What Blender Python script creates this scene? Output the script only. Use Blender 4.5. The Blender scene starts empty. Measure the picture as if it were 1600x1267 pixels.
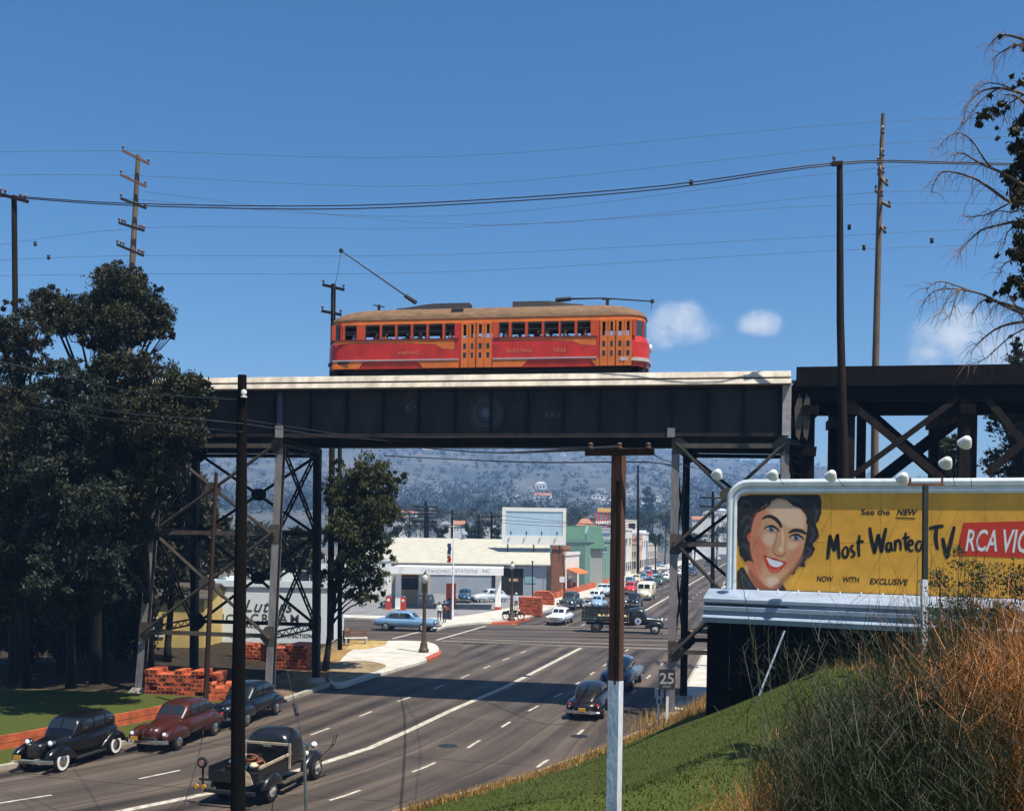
import bpy, math, random
from mathutils import Vector, Matrix, noise
from mathutils.geometry import tessellate_polygon
R = random.Random(7)
SC = bpy.context.scene
COL = SC.collection
F = 1600.0; PX0 = 800.0; PY0 = 835.0; ROLL = 0.016; CAMH = 8.0
CR, SR = math.cos(ROLL), math.sin(ROLL)

def at(px, py, Y):
    """survey helper: the point at distance Y seen in direction (px, py) of the photograph"""
    u = (px-PX0)/F; v = (PY0-py)/F
    return Vector(((u*CR-v*SR)*Y, Y, CAMH+(u*SR+v*CR)*Y))
def gnd(px, py, z=0.0):
    d = at(px, py, 1.0)-Vector((0, 0, CAMH))
    return Vector((0, 0, CAMH))+d*((z-CAMH)/d.z)
def lerp(a, b, t): return a+(b-a)*t
def interp(tab, k):
    if k <= tab[0][0]:
        a, b = tab[0], tab[1]
    elif k >= tab[-1][0]:
        a, b = tab[-2], tab[-1]
    else:
        for a, b in zip(tab, tab[1:]):
            if a[0] <= k <= b[0]: break
    t = (k-a[0])/(b[0]-a[0])
    return a[1]+(b[1]-a[1])*t
def sstep(a, b, x):
    t = max(0, min(1, (x-a)/(b-a))); return t*t*(3-2*t)

# ---------------------------------------------------------------- materials
MATS = {}
def mat(name, col, rough=0.7, metal=0.0, var=0.12, scale=3.0, bump=0.0, bscale=None, coat=0.0, spec=0.5, col2=None, emit=0, stretch=None):
    if name in MATS: return MATS[name]
    m = bpy.data.materials.new(name); m.use_nodes = True
    nt = m.node_tree; b = nt.nodes['Principled BSDF']
    b.inputs['Roughness'].default_value = rough; b.inputs['Metallic'].default_value = metal
    b.inputs['Coat Weight'].default_value = coat; b.inputs['Specular IOR Level'].default_value = spec
    c1 = tuple(col)+(1,)
    b.inputs['Base Color'].default_value = c1
    tc = nt.nodes.new('ShaderNodeTexCoord'); src = tc.outputs['Object']
    if stretch:
        mp = nt.nodes.new('ShaderNodeMapping'); mp.inputs['Scale'].default_value = stretch
        nt.links.new(src, mp.inputs['Vector']); src = mp.outputs['Vector']
    if var > 0 or col2:
        n = nt.nodes.new('ShaderNodeTexNoise'); n.inputs['Scale'].default_value = scale
        n.inputs['Detail'].default_value = 6; n.inputs['Roughness'].default_value = 0.65
        nt.links.new(src, n.inputs['Vector'])
        r = nt.nodes.new('ShaderNodeValToRGB')
        r.color_ramp.elements[0].position = 0.35; r.color_ramp.elements[1].position = 0.65
        if col2: r.color_ramp.elements[0].color = c1; r.color_ramp.elements[1].color = tuple(col2)+(1,)
        else:
            r.color_ramp.elements[0].color = tuple(c*(1-var) for c in col)+(1,)
            r.color_ramp.elements[1].color = tuple(min(1, c*(1+var)) for c in col)+(1,)
        nt.links.new(n.outputs['Fac'], r.inputs['Fac']); nt.links.new(r.outputs['Color'], b.inputs['Base Color'])
    if bump > 0:
        n2 = nt.nodes.new('ShaderNodeTexNoise'); n2.inputs['Scale'].default_value = bscale or scale*6
        n2.inputs['Detail'].default_value = 5
        nt.links.new(src, n2.inputs['Vector'])
        bp = nt.nodes.new('ShaderNodeBump'); bp.inputs['Strength'].default_value = bump; bp.inputs['Distance'].default_value = 0.05
        nt.links.new(n2.outputs['Fac'], bp.inputs['Height']); nt.links.new(bp.outputs['Normal'], b.inputs['Normal'])
    if emit:
        b.inputs['Emission Color'].default_value = c1; b.inputs['Emission Strength'].default_value = emit
    MATS[name] = m; return m

def leafmat(name, c_dark, c_light, rough=0.55, trans=0.25):
    m = bpy.data.materials.new(name); m.use_nodes = True
    nt = m.node_tree; b = nt.nodes['Principled BSDF']; out = nt.nodes['Material Output']
    a = nt.nodes.new('ShaderNodeAttribute'); a.attribute_name = 'tint'
    r = nt.nodes.new('ShaderNodeValToRGB')
    r.color_ramp.elements[0].color = tuple(c_dark)+(1,); r.color_ramp.elements[1].color = tuple(c_light)+(1,)
    nt.links.new(a.outputs['Fac'], r.inputs['Fac']); nt.links.new(r.outputs['Color'], b.inputs['Base Color'])
    b.inputs['Roughness'].default_value = rough; b.inputs['Specular IOR Level'].default_value = 0.3
    t = nt.nodes.new('ShaderNodeBsdfTranslucent'); nt.links.new(r.outputs['Color'], t.inputs['Color'])
    mx = nt.nodes.new('ShaderNodeMixShader'); mx.inputs['Fac'].default_value = trans
    nt.links.new(b.outputs['BSDF'], mx.inputs[1]); nt.links.new(t.outputs['BSDF'], mx.inputs[2])
    nt.links.new(mx.outputs['Shader'], out.inputs['Surface'])
    return m

# ---------------------------------------------------------------- mesh builder
class MB:
    def __init__(s): s.v = []; s.f = []; s.m = []; s.cur = 0; s.t = None
    def add(s, vs, fs):
        o = len(s.v); s.v += [tuple(p) for p in vs]
        for f in fs: s.f.append(tuple(i+o for i in f)); s.m.append(s.cur)
        return s
    def box(s, x0, x1, y0, y1, z0, z1):
        v = [(x, y, z) for z in (z0, z1) for y in (y0, y1) for x in (x0, x1)]
        return s.add(v, [(0, 2, 3, 1), (4, 5, 7, 6), (0, 1, 5, 4), (2, 6, 7, 3), (0, 4, 6, 2), (1, 3, 7, 5)])
    def beam(s, p, q, w, h=None, up=(0, 0, 1)):
        h = w if h is None else h
        p = Vector(p); q = Vector(q); d = (q-p).normalized(); up = Vector(up)
        if abs(d.dot(up)) > 0.98: up = Vector((0, 1, 0)) if abs(d.y) < 0.9 else Vector((1, 0, 0))
        a = d.cross(up).normalized()*(w/2); b = a.cross(d).normalized()*(h/2)
        v = [p-a-b, p+a-b, p+a+b, p-a+b, q-a-b, q+a-b, q+a+b, q-a+b]
        return s.add(v, [(0, 3, 2, 1), (4, 5, 6, 7), (0, 1, 5, 4), (1, 2, 6, 5), (2, 3, 7, 6), (3, 0, 4, 7)])
    def tube(s, pts, r, n=8, cap=True):
        pts = [Vector(p) for p in pts]; k = len(pts)
        rs = r if isinstance(r, (list, tuple)) else [r]*k
        rings = []; prev = None
        for i, p in enumerate(pts):
            d = (pts[min(i+1, k-1)]-pts[max(i-1, 0)])
            d = d.normalized() if d.length > 1e-9 else Vector((0, 0, 1))
            if prev is None:
                a = d.orthogonal().normalized()
            else:
                a = prev-d*prev.dot(d); a = a.normalized() if a.length > 1e-6 else d.orthogonal().normalized()
            prev = a; b = d.cross(a)
            rings.append([p+(a*math.cos(2*math.pi*j/n)+b*math.sin(2*math.pi*j/n))*rs[i] for j in range(n)])
        return s.loft(rings, cap)
    def loft(s, rings, cap=True):
        n = len(rings[0]); v = [p for r in rings for p in r]; f = []
        for i in range(len(rings)-1):
            for j in range(n):
                a = i*n+j; b = i*n+(j+1) % n; f.append((a, b, b+n, a+n))
        if cap: f.append(tuple(reversed(range(n)))); f.append(tuple(range((len(rings)-1)*n, len(rings)*n)))
        return s.add(v, f)
    def lathe(s, c, prof, n=16, axis='z'):
        c = Vector(c); rings = []
        for r, h in prof:
            ring = []
            for j in range(n):
                a = 2*math.pi*j/n; x, y = r*math.cos(a), r*math.sin(a)
                ring.append(c+(Vector((x, y, h)) if axis == 'z' else Vector((h, x, y)) if axis == 'x' else Vector((y, h, x))))
            rings.append(ring)
        return s.loft(rings)
    def grid(s, fn, us, vs):
        v = [fn(u, w) for w in vs for u in us]; n = len(us)
        return s.add(v, [(j*n+i, j*n+i+1, (j+1)*n+i+1, (j+1)*n+i) for j in range(len(vs)-1) for i in range(n-1)])
    def poly(s, pts2, fn, thick=None):
        """flat polygon given in 2-D, placed by fn(x,y,offset)"""
        tri = tessellate_polygon([[Vector((p[0], p[1], 0)) for p in pts2]])
        n = len(pts2)
        s.add([fn(p[0], p[1], 0) for p in pts2], [tuple(t) for t in tri])
        if thick:
            s.add([fn(p[0], p[1], 0) for p in pts2]+[fn(p[0], p[1], thick) for p in pts2],
                  [tuple(reversed([i+n for i in t])) for t in tri]+[(i, (i+1) % n, (i+1) % n+n, i+n) for i in range(n)])
        return s
    def ribbon(s, pts2, w, fn, taper=True):
        p = [Vector((a[0], a[1])) for a in pts2]; n = len(p); L = []; Rr = []
        for i in range(n):
            d = p[min(i+1, n-1)]-p[max(i-1, 0)]; d = d.normalized() if d.length else Vector((1, 0))
            nn = Vector((-d.y, d.x)); ww = w/2*(0.62+0.38*math.sin(math.pi*(i+0.5)/n)) if taper else w/2
            L.append(p[i]+nn*ww); Rr.append(p[i]-nn*ww)
        v = [fn(q.x, q.y, 0) for q in L]+[fn(q.x, q.y, 0) for q in Rr]
        return s.add(v, [(i, i+1, i+1+n, i+n) for i in range(n-1)])
    def build(s, name, mats, parent=None, smooth=False, tint=None):
        me = bpy.data.meshes.new(name); me.from_pydata(s.v, [], s.f)
        mats = mats if isinstance(mats, (list, tuple)) else [mats]
        for m in mats: me.materials.append(m)
        if len(mats) > 1: me.polygons.foreach_set('material_index', s.m)
        if smooth:
            me.polygons.foreach_set('use_smooth', [True]*len(s.f))
            if smooth is not True: me.set_sharp_from_angle(angle=math.radians(smooth))
        if s.t:
            at_ = me.attributes.new('tint', 'FLOAT', 'FACE'); at_.data.foreach_set('value', s.t)
        me.update()
        o = bpy.data.objects.new(name, me); COL.objects.link(o)
        if parent: o.parent = parent
        return o

def crom(pts, k=6, closed=False):
    n = len(pts); out = []
    rng = range(n) if closed else range(n-1)
    for i in rng:
        if closed: p0, p1, p2, p3 = (pts[(i+j) % n] for j in (-1, 0, 1, 2))
        else: p0, p1, p2, p3 = pts[max(i-1, 0)], pts[i], pts[i+1], pts[min(i+2, n-1)]
        for j in range(k):
            t = j/k
            out.append(tuple(0.5*((2*p1[c])+(-p0[c]+p2[c])*t+(2*p0[c]-5*p1[c]+4*p2[c]-p3[c])*t*t+(-p0[c]+3*p1[c]-3*p2[c]+p3[c])*t**3) for c in range(len(p1))))
    if not closed: out.append(tuple(pts[-1]))
    return out

def tag(o, label=None, cat=None, group=None, kind=None):
    if label: o['label'] = label
    if cat: o['category'] = cat
    if group: o['group'] = group
    if kind: o['kind'] = kind
    return o
def thing(name, label, cat, loc=(0, 0, 0), rz=0, group=None):
    o = bpy.data.objects.new(name, None); COL.objects.link(o)
    o.empty_display_size = 0.3; o.location = loc; o.rotation_euler = (0, 0, rz)
    return tag(o, label, cat, group)
def dup(root, loc, rz, label, group=None):
    def cp(o, par):
        c = o.copy(); COL.objects.link(c)
        if par: c.parent = par
        for ch in [x for x in kids.get(o, [])]: cp(ch, c)
        return c
    kids = {}
    for o in bpy.data.objects:
        if o.parent: kids.setdefault(o.parent, []).append(o)
    r = cp(root, None); r.location = loc; r.rotation_euler = (0, 0, rz); r['label'] = label
    if group: r['group'] = group
    return r

def textmesh(mb, s, size, fn, align='LEFT', shear=0.0, bold=0.0, sx=1.0, space=1.0):
    """lettering with the built-in typeface, laid out in 2-D and placed by fn"""
    cu = bpy.data.curves.new('t', 'FONT'); cu.body = s; cu.size = size; cu.align_x = align; cu.shear = shear
    cu.offset = bold; cu.space_character = space; cu.resolution_u = 3
    ob = bpy.data.objects.new('t', cu); COL.objects.link(ob)
    dg = bpy.context.evaluated_depsgraph_get(); me = bpy.data.meshes.new_from_object(ob.evaluated_get(dg))
    mb.add([fn(v.co.x*sx, v.co.y, 0) for v in me.vertices], [tuple(p.vertices) for p in me.polygons])
    bpy.data.objects.remove(ob); bpy.data.curves.remove(cu); bpy.data.meshes.remove(me)
    return mb

# shared paints
M = dict(
 asphalt=mat('asphalt', (0.062, 0.056, 0.052), 0.8, var=0.3, scale=0.9, bump=0.35, bscale=60),
 concrete=mat('concrete', (0.50, 0.47, 0.40), 0.85, var=0.14, scale=0.8, bump=0.2, bscale=30),
 lotgrey=mat('lot_concrete', (0.20, 0.20, 0.20), 0.85, var=0.18, scale=0.5),
 kerb=mat('kerb_concrete', (0.36, 0.31, 0.24), 0.85, var=0.2, scale=1.5),
 redkerb=mat('red_kerb', (0.40, 0.09, 0.04), 0.7, var=0.2, scale=2),
 linewhite=mat('road_paint', (0.27, 0.24, 0.19), 0.8, col2=(0.60, 0.55, 0.45), scale=3.5),
 blacksteel=mat('black_steel', (0.008, 0.008, 0.009), 0.6, var=0.4, scale=1.5, spec=0.15),
 girder=mat('girder_paint', (0.010, 0.011, 0.016), 0.5, col2=(0.048, 0.033, 0.026), scale=0.9, spec=0.2, stretch=(1, 1, 0.35)),
 greysteel=mat('grey_steel', (0.22, 0.20, 0.195), 0.5, var=0.3, scale=3, stretch=(1, 1, 0.3)),
 brownsteel=mat('brown_steel', (0.075, 0.060, 0.045), 0.6, var=0.35, scale=2),
 cream=mat('weathered_cream', (0.49, 0.43, 0.34), 0.8, var=0.28, scale=1.6, stretch=(1, 1, .25)),
 timber=mat('dark_timber', (0.007, 0.005, 0.0045), 0.85, var=0.45, scale=2, bump=0.4, spec=0.12),
 pole=mat('pole_wood', (0.020, 0.013, 0.009), 0.85, var=0.4, scale=3, stretch=(1, 1, 0.15), bump=0.3, spec=0.15),
 polered=mat('red_brown_wood', (0.13, 0.06, 0.035), 0.8, var=0.3, scale=3, stretch=(1, 1, 0.15), bump=0.3),
 whitepaint=mat('white_paint', (0.78, 0.77, 0.72), 0.6, var=0.12, scale=4),
 black=mat('black_rubber', (0.012, 0.012, 0.013), 0.7, var=0.2, scale=8),
 glass=mat('dark_glass', (0.015, 0.02, 0.024), 0.06, var=0, spec=0.8),
 chrome=mat('chrome', (0.72, 0.72, 0.70), 0.16, 1.0, var=0.05),
 lamp=mat('headlamp_glass', (0.80, 0.80, 0.74), 0.12, var=0.05, spec=0.9),
 plate=mat('licence_yellow', (0.55, 0.27, 0.03), 0.5, var=0.2, scale=20),
 wire=mat('wire_black', (0.02, 0.02, 0.024), 0.6, var=0),
 wirefaint=mat('wire_weathered', (0.07, 0.08, 0.10), 0.6, var=0),
 insul=mat('porcelain', (0.10, 0.05, 0.03), 0.25, var=0.1),
 brickred=mat('orange_clay', (0.47, 0.10, 0.032), 0.8, var=0.3, scale=2.5, bump=0.3),
 brickdark=mat('clay_void', (0.05, 0.012, 0.008), 0.9, var=0.2),
 skin=mat('skin', (0.45, 0.24, 0.15), 0.6, var=0.08),
)
# ---------------------------------------------------------------- camera, sky, sun
cam = bpy.data.cameras.new('camera'); cam.sensor_width = 36; cam.lens = 36*F/1600
cam.shift_y = (PY0-633.5)/1600; cam.clip_end = 20000; cam.clip_start = 0.1
co = bpy.data.objects.new('camera', cam); COL.objects.link(co)
co.matrix_world = Matrix(((CR, -SR, 0, 0), (0, 0, -1, 0), (SR, CR, 0, CAMH), (0, 0, 0, 1)))
SC.camera = co
SUN = Vector((0.31, -0.275, 0.908)).normalized()
sl = bpy.data.lights.new('sun', 'SUN'); sl.energy = 5.0; sl.angle = math.radians(0.5); sl.color = (1, 0.94, 0.84)
so = bpy.data.objects.new('sun', sl); COL.objects.link(so)
so.rotation_euler = (-SUN).to_track_quat('-Z', 'Y').to_euler(); so.location = (0, 0, 60)

w = bpy.data.worlds.new('World'); SC.world = w; w.use_nodes = True
nt = w.node_tree; bg = nt.nodes['Background']
sky = nt.nodes.new('ShaderNodeTexSky'); sky.sky_type = 'NISHITA'; sky.sun_disc = False
sky.sun_elevation = math.asin(SUN.z); sky.sun_rotation = math.atan2(SUN.x, SUN.y)
sky.air_density = 1.0; sky.dust_density = 0.9; sky.ozone_density = 3.0; sky.altitude = 100
bg.inputs['Strength'].default_value = 0.052
tc = nt.nodes.new('ShaderNodeTexCoord')
def vmath(op, a, b=None):
    n = nt.nodes.new('ShaderNodeVectorMath'); n.operation = op
    for i, q in enumerate((a, b)):
        if q is None: continue
        if hasattr(q, 'links'): nt.links.new(q, n.inputs[i])
        else: n.inputs[i].default_value = q
    return n
def smath(op, a, b=None, clamp=False):
    n = nt.nodes.new('ShaderNodeMath'); n.operation = op; n.use_clamp = clamp
    for i, q in enumerate((a, b)):
        if q is None: continue
        if hasattr(q, 'links'): nt.links.new(q, n.inputs[i])
        else: n.inputs[i].default_value = q
    return n.outputs[0]
# broken cumulus: soft patches round a few directions, torn by noise
nz = nt.nodes.new('ShaderNodeTexNoise'); nz.inputs['Scale'].default_value = 34; nz.inputs['Detail'].default_value = 8; nz.inputs['Roughness'].default_value = 0.6
nt.links.new(tc.outputs['Generated'], nz.inputs['Vector'])
mask = None
for (px, py, rr, st) in [(1062, 506, 0.042, .95), (1090, 516, .03, .8), (1035, 520, 0.034, .7), (1188, 506, 0.028, .9), (1500, 522, 0.05, 1.1), (1545, 545, 0.05, .95), (1455, 552, 0.03, .8), (1610, 540, .05, .9), (1700, 560, .07, .9), (-200, 560, .08, .8)]:
    d = (at(px, py, 1.0)-Vector((0, 0, CAMH))).normalized()
    df = vmath('SUBTRACT', tc.outputs['Generated'], tuple(d))
    sc_ = vmath('MULTIPLY', df.outputs[0], (1, 1, 1.55))
    ln = vmath('LENGTH', sc_.outputs[0]).outputs['Value']
    q = smath('SUBTRACT', 1.0, smath('DIVIDE', ln, rr), True)
    q = smath('MULTIPLY', q, st)
    mask = q if mask is None else smath('MAXIMUM', mask, q)
nn_ = smath('SUBTRACT', nz.outputs['Fac'], 0.42)
cm = smath('ADD', mask, smath('MULTIPLY', nn_, 1.9))
cm = smath('MULTIPLY', cm, smath('MINIMUM', smath('MULTIPLY', mask, 3.0), 1.0))
mr = nt.nodes.new('ShaderNodeMapRange'); mr.interpolation_type = 'SMOOTHSTEP'
mr.inputs['From Min'].default_value = 0.05; mr.inputs['From Max'].default_value = 1.35; mr.inputs['To Max'].default_value = 1.0
nt.links.new(cm, mr.inputs['Value'])
mx = nt.nodes.new('ShaderNodeMix'); mx.data_type = 'RGBA'
nt.links.new(mr.outputs[0], mx.inputs['Factor'])
grade = nt.nodes.new('ShaderNodeMix'); grade.data_type = 'RGBA'; grade.blend_type = 'MULTIPLY'; grade.inputs['Factor'].default_value = 1.0
grade.inputs['B'].default_value = (0.96, 0.985, 1.0, 1)
nt.links.new(sky.outputs['Color'], grade.inputs['A'])
hs_ = nt.nodes.new('ShaderNodeHueSaturation'); hs_.inputs['Saturation'].default_value = 1.28; hs_.inputs['Value'].default_value = 1.7
nt.links.new(grade.outputs['Result'], hs_.inputs['Color']); nt.links.new(hs_.outputs['Color'], mx.inputs['A']); mx.inputs['B'].default_value = (10.5, 11.2, 12.0, 1)
nt.links.new(mx.outputs['Result'], bg.inputs['Color'])
SC.view_settings.view_transform = 'Standard'; SC.view_settings.look = 'None'; SC.view_settings.gamma = 1; SC.view_settings.exposure = 0.55
SC.render.film_transparent = False
SC.cycles.volume_bounces = 0; SC.cycles.max_bounces = 6
# ---------------------------------------------------------------- terrain and roads
XR = [(-60, -150), (16, -18), (23, -9), (29.6, -3), (34, 0.6), (38.7, 3.6), (43.9, 6.3), (50, 8.2), (67, 12.4), (75, 14.4), (600, 145.6)]
XC = [(-20, -70), (22, -18), (29, -10.9), (31.2, -8.97), (34.6, -6.8), (38, -5.15), (41.6, -4.0), (46.3, -2.65), (53.7, -.23), (73.9, 5.3), (600, 136.8)]
XL = [(-60, -160), (20, -34), (29, -20.9), (33.5, -16.6), (37.5, -14.3), (42, -12.5), (48.2, -10.4), (67, -5.6), (90, 0.4), (96, 1.2), (600, 123)]
def terr(x, y):
    xr = interp(XR, y); z = 0.0
    d = (x-xr)*0.81
    near = sstep(50, 43, y)
    if d > 0:
        d2 = (x+3)*.81-(y-29.6)*.587
        dd = max(0.0, min(d, d2)) if y > 20 else d
        zz = .25*dd+.22*max(0, x-2)*sstep(0, 4, dd)
        zz = min(zz, 3.90+.03*zz)
        b = 1.0*math.exp(-((x-7)/2.8)**2-((y-9)/4)**2)+0.12*math.exp(-((x-10)/3)**2-((y-32)/3)**2)
        z = near*(zz+b)+(1-near)*min(4.2, .45*max(0, d-6.5))*sstep(60, 54, y)
        z += .12*noise.noise(Vector((x*.35, y*.35, 0)))*sstep(1, 3, d)*near
    elif x < interp(XL, y)-1.2 and y < 72:
        e = interp(XL, y)-x
        z = .12+.35*sstep(3, 14, e)*sstep(52, 40, y)
    if -0.6 < d and d < 0.5: z = min(z, 0.0)
    return z
def frange(a, b, s):
    out = []
    while a < b: out.append(a); a += s
    return out+[b]
gm = bpy.data.materials.new('ground_cover'); gm.use_nodes = True
def ground_nodes(m):
    nt = m.node_tree; b = nt.nodes['Principled BSDF']; L = nt.links
    a = nt.nodes.new('ShaderNodeAttribute'); a.attribute_name = 'cover'
    sp = nt.nodes.new('ShaderNodeSeparateColor'); L.new(a.outputs['Color'], sp.inputs['Color'])
    tc = nt.nodes.new('ShaderNodeTexCoord')
    def nz(s, d=6):
        n = nt.nodes.new('ShaderNodeTexNoise'); n.inputs['Scale'].default_value = s; n.inputs['Detail'].default_value = d; n.inputs['Roughness'].default_value = .65
        L.new(tc.outputs['Object'], n.inputs['Vector']); return n.outputs['Fac']
    def ramp(f, c0, c1, p0=.35, p1=.65):
        r = nt.nodes.new('ShaderNodeValToRGB'); r.color_ramp.elements[0].position = p0; r.color_ramp.elements[1].position = p1
        r.color_ramp.elements[0].color = c0+(1,); r.color_ramp.elements[1].color = c1+(1,); L.new(f, r.inputs['Fac']); return r.outputs['Color']
    def mix(f, A, B):
        n = nt.nodes.new('ShaderNodeMix'); n.data_type = 'RGBA'; L.new(f, n.inputs['Factor']); L.new(A, n.inputs['A']); L.new(B, n.inputs['B']); return n.outputs['Result']
    def wob(f, k=.8):
        n = nt.nodes.new('ShaderNodeMath'); n.operation = 'MULTIPLY_ADD'; L.new(nz(1.4), n.inputs[0]); n.inputs[1].default_value = k
        n2 = nt.nodes.new('ShaderNodeMath'); n2.operation = 'ADD'; n2.inputs[1].default_value = -k/2; L.new(f, n2.inputs[0]); L.new(n2.outputs[0], n.inputs[2])
        r = nt.nodes.new('ShaderNodeMapRange'); r.inputs['From Min'].default_value = .35; r.inputs['From Max'].default_value = .65; L.new(n.outputs[0], r.inputs['Value']); return r.outputs[0]
    grass = mix(nz(.45, 3), ramp(nz(9), (.036, .052, .009), (.075, .095, .018)), ramp(nz(14), (.045, .064, .012), (.095, .105, .026)))
    dry = ramp(nz(6), (.20, .11, .035), (.42, .27, .10))
    dirt = ramp(nz(2.5), (.085, .060, .040), (.19, .145, .095))
    dark = ramp(nz(3), (.020, .016, .010), (.055, .042, .026))  # dark tone paints in the shade under the grove and billboard
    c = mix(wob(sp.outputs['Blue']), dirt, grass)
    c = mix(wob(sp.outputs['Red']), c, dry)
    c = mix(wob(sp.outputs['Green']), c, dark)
    L.new(c, b.inputs['Base Color']); b.inputs['Roughness'].default_value = .95; b.inputs['Specular IOR Level'].default_value = .1
    n = nt.nodes.new('ShaderNodeTexNoise'); n.inputs['Scale'].default_value = 26; n.inputs['Detail'].default_value = 4; L.new(tc.outputs['Object'], n.inputs['Vector'])
    bp = nt.nodes.new('ShaderNodeBump'); bp.inputs['Strength'].default_value = .7; bp.inputs['Distance'].default_value = .06
    L.new(n.outputs['Fac'], bp.inputs['Height']); L.new(bp.outputs['Normal'], b.inputs['Normal'])
ground_nodes(gm)
xs = [-6000, -2500, -900, -300, -120]+frange(-70, -26, 2)+frange(-25, 30, .5)+frange(32, 70, 2)+[120, 300, 900, 2500, 6000]
ys = [-3000, -600, -120, -40]+frange(-20, 2, 2)+frange(3, 60, .5)+frange(62, 130, 3)+[180, 260, 400, 650, 1200, 3000, 8000]
gv = []; gc = []
def line_d(x, y, a, b):
    ax, ay = a; bx, by = b; t = max(0, min(1, ((x-ax)*(bx-ax)+(y-ay)*(by-ay))/((bx-ax)**2+(by-ay)**2)))
    return math.hypot(x-ax-t*(bx-ax), y-ay-t*(by-ay))
for y in ys:
    for x in xs:
        z = terr(x, y) if (-70 <= x <= 75 and -20 <= y < 74) else 0.0
        xr = interp(XR, y); xl = interp(XL, y)
        d = (x-xr)*.81
        if -1.0 < x-xr < .6 or xl-.6 < x < xr: z = min(z, 0)-.06
        gv.append((x, y, z-.02))
        red = blue = green = 0.0
        if x > xr:
            blue = 1.0 if y < 44 else .2
            red = max(0, 1-abs(d-.2)/1.1)*.75*sstep(28, 34, y)
            red = max(red, 1-line_d(x, y, (5.6, 37), (11, 30.6))/.9, sstep(4.2, 6.5, x)*sstep(17, 10, y))
            if x > 6.2 and 36 < y < 50: red = max(red, .8)
            if y > 44: blue = .1
            if 29 < y < 44 and x > 5.5 and (y > 35.6-.42*(x-6.1)-1.0): green = .9; blue = 0; red = 0  # ground colour darkened for the deep shade behind the billboard
        elif x < xl:
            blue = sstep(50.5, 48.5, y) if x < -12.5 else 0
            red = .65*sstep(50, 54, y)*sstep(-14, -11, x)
            if y > 49.5 and x < -12.5: green = 1.0  # ground colour darkened for the shade beneath the left trees
        gc.append((red, green, blue, 1))
nx = len(xs); mb = MB(); mb.add(gv, [(j*nx+i, j*nx+i+1, (j+1)*nx+i+1, (j+1)*nx+i) for j in range(len(ys)-1) for i in range(nx-1)])
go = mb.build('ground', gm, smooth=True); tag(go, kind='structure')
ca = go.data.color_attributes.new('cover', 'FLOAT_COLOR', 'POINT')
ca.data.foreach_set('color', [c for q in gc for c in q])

def strip(name, fa, fb, y0, y1, z, m, step=1.0, kind='structure', ztop=None):
    mb = MB(); ysx = frange(y0, y1, step); vs = []
    for y in ysx: vs += [(fa(y), y, z), (fb(y), y, z)]
    if ztop is None:
        mb.add(vs, [(2*i, 2*i+1, 2*i+3, 2*i+2) for i in range(len(ysx)-1)])
    else:
        r = [[Vector((fa(y), y, z)), Vector((fb(y), y, z)), Vector((fb(y), y, ztop)), Vector((fa(y), y, ztop))] for y in ysx]
        mb.loft(r)
    o = mb.build(name, m)
    if kind: tag(o, kind=kind)
    return o
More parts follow.
